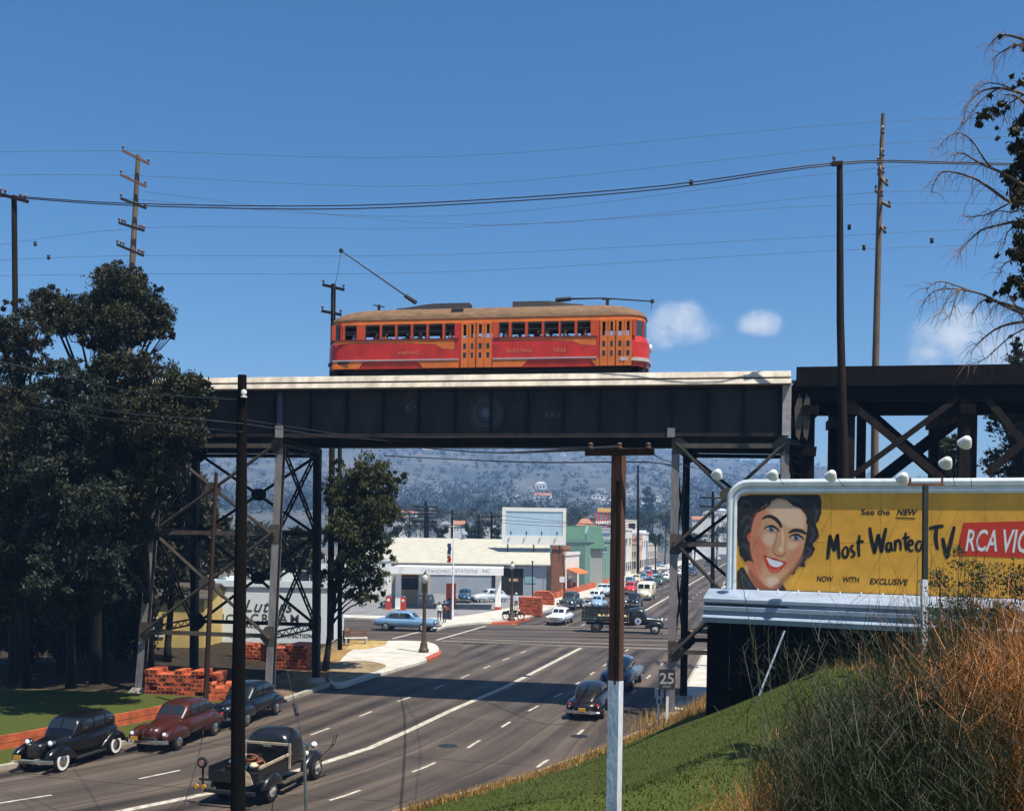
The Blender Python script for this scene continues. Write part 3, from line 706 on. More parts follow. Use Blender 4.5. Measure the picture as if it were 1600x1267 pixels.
# window posts on both sides
segs_post = [(523-6, 523, 'o'), (534, 537, 'r'), (556, 569, 'r'), (592, 595, 'r'), (616, 619, 'r'), (640.5, 643.5, 'r'), (665, 668, 'r'), (690, 693.5, 'r'), (709, 719, 'r'), (768, 778, 'r'), (793.5, 797.5, 'r'), (819, 823, 'r'), (845, 848.5, 'r'), (871.5, 874, 'r'), (896.5, 900, 'r'), (921.5, 936, 'r'), (987, 993, 'r')]
for a, b, c in segs_post:
    for y0, y1 in ((-HW+.0, -HW+.07), (HW-.07, HW)):
        mb = MB(); mb.box(tx(a), tx(b), y0, y1, ZB+.04, ZW1); mb.build('window_post', mat('tram_post', (.58, .075, .018), .45, var=.12) if a != 709 else TR, tram)
# sashes: dark upper rail across each opening
op = [(b, a2) for (a, b, c), (a2, b2, c2) in zip(segs_post, segs_post[1:]) if (a2-b) < 40]
for a, b in op:
    if a in (719,) or a == 936: continue
    for sy in (-1, 1):
        y = sy*(HW-.05); mb = MB(); mb.box(tx(a), tx(b), y-.015, y+.015, ZW1-.09, ZW1); mb.box(tx(a), tx(b), y-.015, y+.015, ZW1-.36, ZW1-.32)
        mb.box(tx(a), tx(a)+.05, y-.015, y+.015, ZB+.05, ZW1-.09); mb.build('window_sash', TD, tram)
# rounded end windows (glass) and end posts
for sx in (-1, 1):
    mb = MB(); o1 = outline(.02, dx=.15); ol = [p for p in o1 if p[0]*sx > HL-1.2]
    ol = sorted(ol, key=lambda p: p[1])
    mb.add([(x, y, ZB+.04) for x, y in ol]+[(x, y, ZW1) for x, y in ol], [(i, i+1, i+1+len(ol), i+len(ol)) for i in range(len(ol)-1)])
    gl = mb.build('end_window', mat('tram_glass', (.03, .05, .055), .08, var=0, spec=.9), tram, smooth=True)
    mb = MB()
    for i in (0, 2, 4, 5, 7, 9) if len(ol) > 9 else (0, len(ol)//3, 2*len(ol)//3, len(ol)-1):
        if i < len(ol): x, y = ol[i]; mb.beam((x, y, ZB), (x, y, ZW1+.02), .09)
    mb.build('end_post', TR, tram)
# side mouldings, painted wings and the highlight band below the sill
fy = -HW-.006
def sideface(x, y, o): return Vector((x, fy-o, y))
for sy in (-1, 1):
    for a, b in ((519, 716), (769, 932)):
        mb = MB(); y = sy*(HW+.005); mb.box(tx(a), tx(b), min(y, y+sy*.03), max(y, y+sy*.03), ZT-.02, ZT+.04); mb.build('side_trim', TC, tram)
def wing(pts, name='wing_panel'):
    for sg in (1, -1):
        mb = MB(); mb.poly(pts, lambda x, y, o: Vector((x*1.0, sg*(fy), y)) , None); mb.build(name, TO, tram)
X = tx
wing([(X(519), .645), (X(560), .645), (X(566), ZT-.1), (X(568), ZT-.03), (X(519), ZT-.03)])
wing([(X(660), .645), (X(716), .645), (X(716), ZT-.03), (X(650), ZT-.03), (X(655), ZT-.15)])
wing([(X(769), .645), (X(815), .645), (X(823), ZT-.1), (X(826), ZT-.03), (X(769), ZT-.03)])
wing([(X(930), .645), (X(936), .645), (X(936), ZT-.03), (X(921), ZT-.03)])
wing([(X(520), 1.82), (X(560), 1.86), (X(640), 1.84), (X(680), 1.74), (X(690), 1.55), (X(709), 1.5), (X(709), 1.98), (X(522), 1.98)])  # orange wedge of paint, plus a highlight band coloured in below the sill
wing([(X(780), 1.9), (X(850), 1.87), (X(893), 1.8), (X(908), 1.62), (X(930), 1.58), (X(930), 1.98), (X(780), 1.98)])  # same again: painted wedge with the sill highlight put into its thin band
mb = MB(); mb.box(X(516), X(716), fy-.03, fy-.002, ZB+.005, ZB+.05); mb.box(X(770), X(932), fy-.03, fy-.002, ZB+.005, ZB+.05); mb.build('belt_shade_rail', mat('tram_belt_shade', (.20, .02, .014), .5, var=.1), tram)  # darker red strip paints in the shadow line at the belt
# folding doors
def doors(a, b, leaves=4):
    w = (tx(b)-tx(a))/leaves
    for i in range(leaves):
        x0 = tx(a)+i*w; x1 = x0+w-.025-(.03 if i == 1 else 0); dr = MB()
        g = .10; zc = [(.78, .98, 0), (1.08, 1.34, 1), (1.50, 1.77, 1), (2.02, 2.66, 1), (2.66, 2.74, 0)]
        # stiles and rails leave true openings
        dr.box(x0, x0+g, fy-.02, fy+.03, ZS+.02, ZW1); dr.box(x1-g, x1, fy-.02, fy+.03, ZS+.02, ZW1)
        for z0, z1 in ((ZS+.02, 1.08), (1.34, 1.50), (1.77, 2.02), (2.66, ZW1)): dr.box(x0+g, x1-g, fy-.02, fy+.03, z0, z1)
        d = dr.build('door_leaf', TO, tram)
        for z0, z1 in ((1.08, 1.34), (1.5, 1.77)): mb = MB(); mb.box(x0+g, x1-g, fy+.0, fy+.01, z0, z1); mb.build('door_pane', M['glass'], d)
for a, b in ((719.5, 768), (936.5, 987)):
    doors(a, b)
    mb = MB(); mb.box(tx(a)-.02, tx(b)+.02, fy+.032, fy+.05, ZS-.02, ZT+.1); mb.box((tx(a)+tx(b))/2-.04, (tx(a)+tx(b))/2+.0, fy-.01, fy+.04, ZS, ZW1); mb.build('door_recess', TD, tram)
# lettering
def let(s, px, size, z):
    mb = MB(); textmesh(mb, s, size, lambda x, y, o: Vector((tx(px)+x, fy-.01, z+y)), sx=1.15, space=1.25, bold=.004); mb.build('lettering', mat('gilt', (.55, .22, .09), .5, var=.3, scale=9), tram)
let('PACIFIC', 622, .20, 1.30); let('ELECTRIC', 791, .20, 1.32); let('5025', 864, .21, 1.32)
# headlamp, bumper, coupler, rear details
mb = MB(); mb.lathe((HL-.12, 0, 1.62), [(0, 0), (.2, 0), (.2, .16), (.16, .2), (0, .2)], 16, 'x'); mb.build('headlight', M['lamp'], tram)
mb = MB(); mb.lathe((-HL+.12, 0, 1.62), [(0, 0), (.2, 0), (.2, -.16), (.16, -.2), (0, -.2)], 16, 'x'); mb.build('headlight', M['lamp'], tram)
for yy in (-.85, .85):
    mb = MB(); mb.lathe((HL-.42, yy, 1.45), [(0, 0), (.07, 0), (.07, .16), (0, .18)], 10, 'x'); mb.build('marker_lamp', M['lamp'], tram)
mb = MB(); o1 = [p for p in outline(-.05) if p[0] > HL-1.2]; o1 = sorted(o1, key=lambda p: p[1])
mb.loft([[Vector((x, y, .86)), Vector((x, y, 1.02)), Vector((x-.1, y, 1.02)), Vector((x-.1, y, .86))] for x, y in o1]); mb.build('bumper', mat('tram_bumper', (.55, .50, .45), .5, .3, var=.2), tram)
mb = MB(); o1 = [p for p in outline(-.05) if p[0] < -HL+1.2]; o1 = sorted(o1, key=lambda p: p[1])
mb.loft([[Vector((x, y, .86)), Vector((x, y, 1.0)), Vector((x+.1, y, 1.0)), Vector((x+.1, y, .86))] for x, y in o1]); mb.build('bumper', TD, tram)
for sx in (1, -1):
    mb = MB(); mb.beam((sx*(HL-1.0), 0, .42), (sx*(HL-.05), 0, .42), .22, .2); mb.box(min(sx*(HL-.5), sx*(HL-.15)), max(sx*(HL-.5), sx*(HL-.15)), -.9, .9, .2, .75); mb.build('coupler', TD, tram)
for cx in (-HL+3.2, HL-3.2):
    bo = MB(); bo.box(cx-1.15, cx+1.15, -1.02, -.86, .28, .5); bo.box(cx-1.15, cx+1.15, .86, 1.02, .28, .5); bo.box(cx-.2, cx+.2, -1, 1, .3, .55); bg_ = bo.build('bogie', TD, tram)
    for wx in (-.85, .85):
        for y in (-.78, .70):
            mb = MB(); mb.lathe((cx+wx, y, .33), [(0, 0), (.33, 0), (.33, .1), (0, .1)], 20, 'y'); mb.build('wheel', M['brownsteel'], bg_)
# seats seen through the windows
for i in range(9):
    for a in (-HL+2.6, .9):
        x = a+i*.62
        if x > HL-2.2 or (i > 8): continue
        mb = MB()
        for y0, y1 in ((-1.1, -.25), (.25, 1.1)): mb.box(x, x+.1, y0, y1, 1.4, 2.12); mb.box(x-.35, x, y0, y1, 1.36, 1.46)
        mb.build('seat', TI, tram)
# roof gear
def hump(a, b, flip):
    mb = MB(); x0, x1 = tx(a), tx(b); n = 9; rings = []
    for i in range(n):
        t = i/(n-1); h = .20*(sstep(0, .55, t) if not flip else sstep(0, .55, 1-t))+.03; x = lerp(x0, x1, t); w_ = .42
        rings.append([Vector((x, -w_, 3.55)), Vector((x, w_, 3.55)), Vector((x, w_*.75, 3.68+h)), Vector((x, -w_*.75, 3.68+h))])
    mb.loft(rings); mb.build('pole_board', TD, tram)
hump(608, 724, False); hump(793, 905, True)
mb = MB(); mb.box(tx(702), tx(720), -1.12, -.6, 3.22, 3.46); mb.build('roof_hatch', TD, tram)
mb = MB(); mb.beam((tx(577), .0, 3.55), (tx(577), 0, 3.98), .12); mb.beam((tx(568), 0, 3.98), (tx(586), 0, 3.86), .05); mb.build('pole_hook', TD, tram)
mb = MB(); mb.beam((tx(943), .0, 3.55), (tx(943), 0, 4.02), .14); mb.beam((tx(934), 0, 3.98), (tx(950), 0, 3.98), .05); mb.build('pole_hook', TD, tram)
def tlp(px, py): return Vector((tx(px), 0, tz(px, py, rail_t)))
def tlp(px, py):
    s = s_of(px, rail_t, py)-sc; return Vector((s, 0, at(px, py, bp(s+sc, rail_t, 0).y).z-15.15))
mb = MB(); mb.tube([tlp(650, 473), tlp(633, 462)], [.11, .10], 8); mb.tube([tlp(634, 462), tlp(533, 392)], [.045, .03], 6); pl = mb.build('trolley_pole', TD, tram)
mb = MB(); mb.lathe(tlp(533, 392)+Vector((0, -.04, 0)), [(0, 0), (.11, 0), (.11, .08), (0, .08)], 12, 'y'); mb.build('trolley_wheel', TD, pl)
mb = MB(); mb.tube([tlp(533, 392), tlp(528, 425), tlp(521, 455), Vector((-HL, 0, 2.2))], .014, 5); mb.build('rope', M['wirefaint'], pl)
mb = MB(); mb.tube([tlp(868, 469), tlp(892, 467)], [.11, .1], 8); mb.tube([tlp(892, 467), tlp(943, 466), tlp(1019, 471)], [.045, .035, .03], 6); pl = mb.build('trolley_pole', TD, tram)
mb = MB(); mb.lathe(tlp(1019, 471)+Vector((0, -.04, 0)), [(0, 0), (.10, 0), (.10, .08), (0, .08)], 12, 'y'); mb.build('trolley_wheel', TD, pl)
mb = MB(); mb.tube([tlp(1019, 472), tlp(1017, 485)], .014, 5); mb.build('rope', M['wirefaint'], pl)
# ---------------------------------------------------------------- vehicles
def sring(x, hw, z0, z1, n=3.0, k=20, yc=0.0):
    zc, hz = (z0+z1)/2, (z1-z0)/2; r = []
    for j in range(k):
        a = 2*math.pi*(j+.5)/k; c, s = math.cos(a), math.sin(a)
        r.append(Vector((x, yc+hw*math.copysign(abs(c)**(2/n), c), zc+hz*math.copysign(abs(s)**(2/n), s))))
    return r
def sec_at(S, x):
    if x <= S[0][0]: return S[0]
    for a, b in zip(S, S[1:]):
        if a[0] <= x <= b[0]:
            t = (x-a[0])/(b[0]-a[0]); return tuple(lerp(p, q, t) for p, q in zip(a, b))
    return S[-1]
def sm(S, k=3): return [tuple(p) for p in crom(S, k)]
STY = {
 'thirties': dict(main=[(-2.12, .25, .5, .9), (-2.0, .5, .42, 1.12), (-1.6, .66, .38, 1.2), (-.9, .74, .36, 1.2), (0, .74, .36, 1.18), (.55, .64, .38, 1.16), (1.1, .46, .42, 1.12), (1.75, .34, .46, 1.06), (1.98, .26, .48, 1.0), (2.04, .14, .5, .9)],
   cab=[(-1.98, .3, 1.0, 1.2), (-1.8, .52, .95, 1.5), (-1.4, .62, .95, 1.68), (-.7, .66, .95, 1.74), (0, .66, .95, 1.73), (.38, .64, .95, 1.66), (.55, .62, .95, 1.45), (.72, .58, .95, 1.16)], n=3.0,
   ff=[(.62, .05, .30, .36), (.85, .12, .32, .62), (1.2, .16, .40, .86), (1.55, .17, .44, .92), (1.95, .15, .50, .82), (2.15, .09, .52, .68)], fy=.66,
   rf=[(-2.2, .05, .4, .5), (-2.05, .12, .4, .72), (-1.7, .15, .42, .88), (-1.35, .15, .42, .88), (-1.0, .10, .36, .66), (-.75, .04, .32, .42)], wf=1.50, wr=-1.5, wr_=.36, wy=.80, hl='pod',
   side=[(-1.55, -1.05), (-.95, -.35), (-.27, .3)], sz=(1.24, 1.58), ws=(.44, .64), rw=(-1.86, -1.62)),
 'forties': dict(main=[(-2.42, .25, .42, .72), (-2.3, .50, .36, .88), (-1.9, .66, .34, 1.05), (-1.2, .76, .32, 1.1), (-.4, .79, .32, 1.1), (.4, .79, .32, 1.1), (.9, .66, .34, 1.10), (1.4, .52, .36, 1.06), (1.95, .42, .40, .98), (2.2, .30, .42, .88), (2.28, .14, .45, .76)],
   cab=[(-2.1, .25, .85, 1.02), (-1.85, .48, .9, 1.28), (-1.4, .60, .9, 1.52), (-.8, .65, .9, 1.64), (-.1, .66, .9, 1.65), (.3, .64, .9, 1.58), (.55, .62, .9, 1.38), (.85, .58, .9, 1.10)], n=3.0,
   ff=[(.55, .08, .34, .62), (.8, .14, .34, .78), (1.2, .18, .36, .90), (1.65, .19, .38, .92), (2.05, .18, .40, .84), (2.3, .13, .44, .72), (2.38, .05, .5, .62)], fy=.68,
   rf=[(-2.4, .05, .4, .6), (-2.2, .13, .38, .76), (-1.8, .17, .38, .88), (-1.3, .17, .38, .88), (-.95, .10, .36, .70), (-.75, .04, .36, .5)], wf=1.48, wr=-1.45, wr_=.34, wy=.83, hl='flush',
   side=[(-1.45, -.95), (-.88, -.3), (-.22, .3)], sz=(1.16, 1.5), ws=(.42, .74), rw=(-1.82, -1.35)),
 'fastback': dict(main=[(-2.5, .3, .42, .66), (-2.38, .55, .36, .80), (-1.9, .72, .34, 1.0), (-1.2, .78, .32, 1.08), (-.4, .80, .32, 1.08), (.4, .80, .32, 1.08), (.95, .70, .34, 1.06), (1.5, .58, .36, 1.02), (2.05, .46, .40, .94), (2.3, .30, .42, .82), (2.36, .14, .45, .72)],
   cab=[(-2.3, .30, .68, .78), (-2.0, .46, .80, 1.04), (-1.5, .58, .9, 1.34), (-1.0, .64, .9, 1.52), (-.3, .66, .9, 1.60), (.2, .65, .9, 1.55), (.5, .62, .9, 1.36), (.85, .58, .9, 1.08)], n=3.0,
   ff=[(.45, .08, .34, .66), (.8, .14, .34, .82), (1.25, .18, .36, .92), (1.75, .19, .38, .92), (2.15, .17, .40, .84), (2.38, .11, .44, .72), (2.44, .05, .5, .64)], fy=.70,
   rf=[(-2.45, .06, .4, .62), (-2.25, .14, .38, .78), (-1.8, .18, .36, .88), (-1.3, .17, .36, .88), (-.9, .10, .36, .74), (-.7, .04, .36, .56)], wf=1.5, wr=-1.45, wr_=.34, wy=.85, hl='flush',
   side=[(-1.2, -.6), (-.52, .25)], sz=(1.14, 1.44), ws=(.38, .72), rw=(-1.85, -1.2)),
 'fifties': dict(main=[(-2.52, .6, .42, .78), (-2.42, .78, .36, .90), (-2.0, .86, .32, .98), (-1.2, .90, .30, 1.0), (0, .91, .30, 1.0), (1.0, .89, .30, .99), (1.8, .85, .32, .96), (2.3, .76, .36, .90), (2.46, .60, .42, .82), (2.5, .4, .46, .74)],
   cab=[(-1.75, .50, .85, 1.0), (-1.5, .58, .88, 1.26), (-1.1, .66, .88, 1.48), (-.5, .70, .88, 1.56), (.1, .70, .88, 1.55), (.45, .68, .88, 1.44), (.7, .66, .88, 1.22), (.92, .62, .88, 1.0)], n=3.6,
   ff=None, rf=None, fy=.8, wf=1.5, wr=-1.5, wr_=.34, wy=.90, hl='wide',
   side=[(-1.25, -.48), (-.40, .42)], sz=(1.05, 1.40), ws=(.50, .84), rw=(-1.65, -1.2)),
}
CARM = {}
def carpaint(col):
    k = 'paint_%02x%02x%02x' % tuple(int(c*255) for c in col)
    return mat(k, col, .30, var=.08, scale=2, coat=.45, spec=.45)
def wheel(root, x, y, r, side, hub=None, white=False, w=.17):
    mb = MB(); s = side; mb.lathe((x, y, r), [(r*.45, 0), (r*.9, -.01*s), (r, s*-.05), (r, s*-(w-.03)), (r*.9, s*-w), (r*.3, s*-w)], 24, 'y'); t = mb.build('wheel', M['black'], root, smooth=35)
    if white: mb = MB(); mb.lathe((x, y, r), [(r*.62, 0.004*s), (r*.86, .004*s), (r*.86, -.01*s), (r*.62, -.01*s)], 24, 'y'); mb.build('whitewall', M['whitepaint'], t)
    mb = MB(); mb.lathe((x, y, r), [(0, .045*s), (r*.22, .04*s), (r*.3, .02*s), (r*.58, .005*s), (r*.6, -.03*s), (0, -.03*s)], 16, 'y'); mb.build('hub', hub or M['chrome'], t, smooth=35)
def car(name, label, cat, pos, heading, col, style='forties', group=None, scale=1.0, roofcol=None, white=False, tail=False, visor=False, detail=True):
    S = STY[style]; root = thing(name, label, cat, (pos[0], pos[1], .012 if len(pos) < 3 else pos[2]), heading, group)
    root.scale = (scale,)*3
    p = carpaint(col); pr = carpaint(roofcol) if roofcol else p; n = S['n']
    mb = MB(); mb.loft([sring(*q[:4], n=n) for q in sm(S['main'])]); mb.build('body', p, root, smooth=60)
    C = sm(S['cab']); mb = MB(); mb.loft([sring(*q[:4], n=n) for q in C]); cab = mb.build('cabin', pr, root, smooth=60)
    def zat(x, y, o=.012):
        q = sec_at(C, x); zc, hz = (q[2]+q[3])/2, (q[3]-q[2])/2; t = min(1, abs(y)/q[1]); return zc+hz*(1-t**n)**(1/n)+o
    def yat(x, z, o=.012):
        q = sec_at(C, x); zc, hz = (q[2]+q[3])/2, (q[3]-q[2])/2; t = min(1, max(0, (z-zc)/hz)); return q[1]*(1-t**n)**(1/n)+o
    for sg in (1, -1):
        for a, b in S['side']:
            mb = MB(); zt = S['sz'][1]
            def fn(u, v):
                x = lerp(a, b, u); top = min(zt, sec_at(C, x)[3]-.13); z = lerp(S['sz'][0], top, v); return Vector((x, sg*yat(x, z), z))
            mb.grid(fn, frange(0, 1, .25), frange(0, 1, .25)); mb.build('side_window', M['glass'], cab, smooth=True)
    a, b = S['ws']; wv = .52
    for sg in (1, -1):
        mb = MB(); mb.grid(lambda u, v: Vector((lerp(a, b, v), sg*lerp(.025, wv-.04*(1-v), u), zat(lerp(a, b, v), lerp(.025, wv, u)))), frange(0, 1, .2), frange(0, 1, .2)); mb.build('windscreen', M['glass'], cab, smooth=True)
    a, b = S['rw']
    for sg in ((1, -1) if style != 'fifties' else (1, -1)):
        mb = MB(); mb.grid(lambda u, v: Vector((lerp(a, b, v), sg*lerp(.012, .30 if style != 'fifties' else .45, u), zat(lerp(a, b, v), lerp(.012, .32, u)))), frange(0, 1, .2), frange(0, 1, .2)); mb.build('rear_window', M['glass'], cab, smooth=True)
    for sg in (1, -1):
        for key in ('ff', 'rf'):
            if S[key]: mb = MB(); mb.loft([sring(x, hw, z0, z1, n=2.4, k=14, yc=sg*S['fy']) for x, hw, z0, z1 in sm(S[key])]); mb.build('fender', p, root, smooth=70)
        for wx in (S['wf'], S['wr']): wheel(root, wx, sg*S['wy'], S['wr_'], sg, white=white)
    if style in ('thirties',):
        for sg in (1, -1): mb = MB(); mb.box(-.9, .75, min(sg*.6, sg*.8), max(sg*.6, sg*.8), .28, .33); mb.build('running_board', M['black'], root)
    # front: grille, lamps, bumpers, plates
    fx = S['main'][-1][0]
    if S['hl'] == 'pod': hp = [(1.72, .46, 1.0, .12)]
    elif S['hl'] == 'flush': hp = [(2.28, .66, .72, .10)]
    else: hp = [(2.40, .68, .76, .10)]
    for sg in (1, -1):
        for hx, hy, hz, hr in hp:
            mb = MB(); mb.lathe((hx, sg*hy, hz), [(0, -.22), (hr*.6, -.18), (hr, -.04), (hr, .03), (hr*.8, .05)], 14, 'x'); h = mb.build('headlight', M['chrome'], root, smooth=40)
            mb = MB(); mb.lathe((hx, sg*hy, hz), [(hr*.84, .045), (hr*.6, .075), (0, .09)], 14, 'x'); mb.build('lens', M['lamp'], h, smooth=True)
        rx = S['main'][0][0]; mb = MB(); mb.lathe((rx+.14, sg*(.66 if style != 'fifties' else .74), .74), [(0, .1), (.06, .08), (.06, -.02), (0, -.05)], 10, 'x'); mb.build('tail_lamp', mat('tail_red', (.55, .02, .01), .25, var=0, spec=.8), root)
    mb = MB()
    if style == 'thirties':
        for i in range(7): mb.box(1.97+.03, 2.06, -.20+i*.062, -.19+i*.062, .55, 1.0)
    elif style == 'fifties':
        for i in range(4): mb.box(2.42, 2.52, -.55, .55, .50+i*.075, .53+i*.075)
    else:
        for i in range(6): mb.box(fx-.12, fx+.03-.02*i, -.30+.02*i, .30-.02*i, .50+i*.06, .525+i*.06)
    mb.build('grille', M['chrome'], root)
    for xe, sg in ((fx+.16, 1), (S['main'][0][0]-.14, -1)):
        mb = MB(); pts = [(xe-sg*.12, -.84, .44), (xe-sg*.03, -.6, .44), (xe, 0, .44), (xe-sg*.03, .6, .44), (xe-sg*.12, .84, .44)]
        mb.loft([[Vector((x-.02, y, z-.07)), Vector((x+.02, y, z-.07)), Vector((x+.035*sg+.0, y, z)), Vector((x+.02, y, z+.07)), Vector((x-.02, y, z+.07))] for x, y, z in crom(pts, 4)]); b = mb.build('bumper', M['chrome'], root, smooth=50)
        mb = MB()
        for y in (-.4, .4): mb.beam((xe-sg*.02, y, .34), (xe+sg*.01, y, .58), .05, .06)
        mb.build('overrider', M['chrome'], b)
        mb = MB(); mb.box(min(xe-sg*.05, xe+sg*.055), max(xe-sg*.05, xe+sg*.055), .18*0-.16, .16, .47, .62) if sg < 0 else mb.box(xe+.03, xe+.055, -.62, -.34, .5, .64); mb.build('licence_plate', M['plate'], root)
    mb = MB(); mb.box(fx-.35, fx+.02, -.012, .012, S['main'][-3][3]-.02, S['main'][-3][3]+.035); mb.build('bonnet_ornament', M['chrome'], root)
    return root

def ah(px, py): g = gnd(px, py); return (g.x, g.y)
def road_h(y): s = slope(y); return math.atan2(1, s)      # heading away from the camera
FAR = 'cars in the far street'
car('parked_car', 'black thirties saloon with free standing headlamps and whitewall tyres at the left kerb', 'car', ah(112, 1189), math.radians(-104), (.004, .004, .004), 'thirties', white=True, scale=.94)
car('parked_car', 'maroon forties saloon parked at the left kerb behind the black one', 'car', ah(280, 1158), math.radians(-101), (.050, .012, .006), 'forties', scale=.95)
car('parked_car', 'black forties saloon parked beside the grey tower leg, partly hidden by the black pole', 'car', ah(384, 1124), math.radians(-102), (.006, .008, .012), 'forties', scale=.96)
car('moving_car', 'dark fastback seen from behind with bright chrome, in the shadow of the bridge', 'car', ah(926, 1113), math.atan2(.96, .27), (.012, .009, .009), 'fastback', scale=.92)
car('moving_car', 'blue grey coupe with a red tail lamp ahead of the dark fastback', 'car', ah(972, 1070), math.atan2(.96, .27), (.10, .14, .19), 'forties')
car('moving_car', 'light blue saloon waiting in the side street left of the crossing', 'car', ah(636, 985), math.atan2(-.175, .985), (.14, .26, .40), 'fifties', scale=1.04)
car('moving_car', 'white car coming over the crossing towards the bridge', 'car', ah(875, 974), math.atan2(-.96, -.27), (.62, .66, .68), 'fifties', scale=.95)
car('parked_car', 'dark green delivery car at the far kerb in front of the brick pier', 'car', ah(891, 951), math.atan2(-.96, -.27), (.035, .05, .045), 'forties', scale=1.15)
car('parked_car', 'white car parked behind the dark green one by the teal shop', 'car', ah(930, 941), math.atan2(-.96, -.27), (.60, .64, .62), 'fifties', scale=.95)
car('moving_car', 'light blue car just behind the dark stake truck', 'car', ah(934, 951), math.atan2(-.96, -.27), (.26, .38, .50), 'forties', scale=.9)
car('moving_car', 'black forties car driving in front of the cream van', 'car', ah(991, 948), math.atan2(-.96, -.27), (.012, .013, .015), 'forties', scale=.95)
car('moving_car', 'red car left of the cream van in the far street', 'car', ah(985, 928), math.atan2(-.96, -.27), (.50, .03, .02), 'forties', scale=1.05)
car('moving_car', 'pale blue fifties car behind the cream van', 'car', ah(1025, 911), math.atan2(-.96, -.27), (.40, .50, .56), 'fifties', scale=1.0)
car('parked_car', 'olive grey car in the queue behind the red car', 'car', ah(1003, 906), math.atan2(-.96, -.27), (.18, .22, .18), 'forties')
farc = [((1012, 896), (.06, .11, .18), 'fifties', 'dark blue car in the far queue, nearest the pole of the left row'), ((1036, 893), (.55, .58, .60), 'fifties', 'small white car farthest left of the grey tower leg in the far street'),
        ((1030, 886), (.10, .16, .24), 'forties', 'steel blue car far up the street left of the tower'), ((950, 931), (.45, .52, .60), 'forties', 'pale grey blue car parked along the teal shop'),
        ((966, 925), (.60, .60, .58), 'fifties', 'off white car parked near the timber pole in the far street'), ((1082, 899), (.03, .045, .09), 'forties', 'navy blue car seen between the tower legs in the far street'),
        ((1077, 889), (.20, .26, .30), 'fifties', 'grey car farther up between the tower legs'), ((1106, 884), (.02, .03, .05), 'forties', 'black car behind the tower diagonal in the far street'),
        ((1098, 872), (.50, .52, .55), 'fifties', 'silver car small in the far traffic right of the tower leg'), ((1122, 876), (.55, .55, .50), 'fifties', 'cream car in the far traffic close to the billboard edge'),
        ((1118, 867), (.10, .14, .22), 'forties', 'blue car farthest up the street beside the billboard edge'), ((1047, 900), (.62, .62, .6), 'forties', 'white car half hidden by the grey tower leg')]
cl_ = [((.60, .60, .58), 'white'), ((.03, .04, .05), 'black'), ((.12, .20, .30), 'blue'), ((.35, .42, .44), 'pale grey'), ((.05, .09, .06), 'dark green'), ((.40, .05, .04), 'dark red'), ((.50, .46, .34), 'tan')]
for i_ in range(22):
    ln_, Yf = ((-8.6, 137+9*i_) if i_ < 8 else (-4.9, 148+12*(i_-8)) if i_ < 15 else (7.2, 150+16*(i_-15))); c_, cn = cl_[(i_*3+i_//4) % 7]
    lb_ = '%s car, %s from the crossing in the far %s' % (cn, ['first', 'second', 'third', 'fourth', 'fifth', 'sixth', 'seventh', 'eighth'][i_ if i_ < 8 else (i_-8) % 7], 'kerbside row at the left' if i_ < 8 else 'oncoming lane' if i_ < 15 else 'right hand row')
    farc.append(((off(Yf, ln_), Yf, 0), c_, 'fifties' if i_ % 2 else 'forties', lb_))
for p, c, st, lb in farc: car('parked_car', lb, 'car', ah(*p) if len(p) == 2 else (p[0], p[1]), math.atan2(-.96, -.27), c, st, group=FAR)
car('moving_car', 'dark car with an orange roof light half hidden behind the billboard ledge', 'car', ah(1112, 986), math.atan2(.96, .26), (.03, .025, .025), 'forties', scale=1.1)
car('parked_car', 'mint green car under the filling station canopy', 'car', ah(640, 942), math.atan2(-.3, -1), (.30, .50, .44), 'forties', group='cars at the filling station')
car('parked_car', 'dark blue car parked nose out at the workshop wall', 'car', ah(726, 941.5), math.atan2(-1, -.05), (.025, .07, .12), 'forties', group='cars at the filling station')
car('parked_car', 'silver saloon parked beside the dark blue car at the workshop', 'car', ah(764, 941.5), math.atan2(-.55, -.85), (.42, .47, .50), 'forties', group='cars at the filling station')
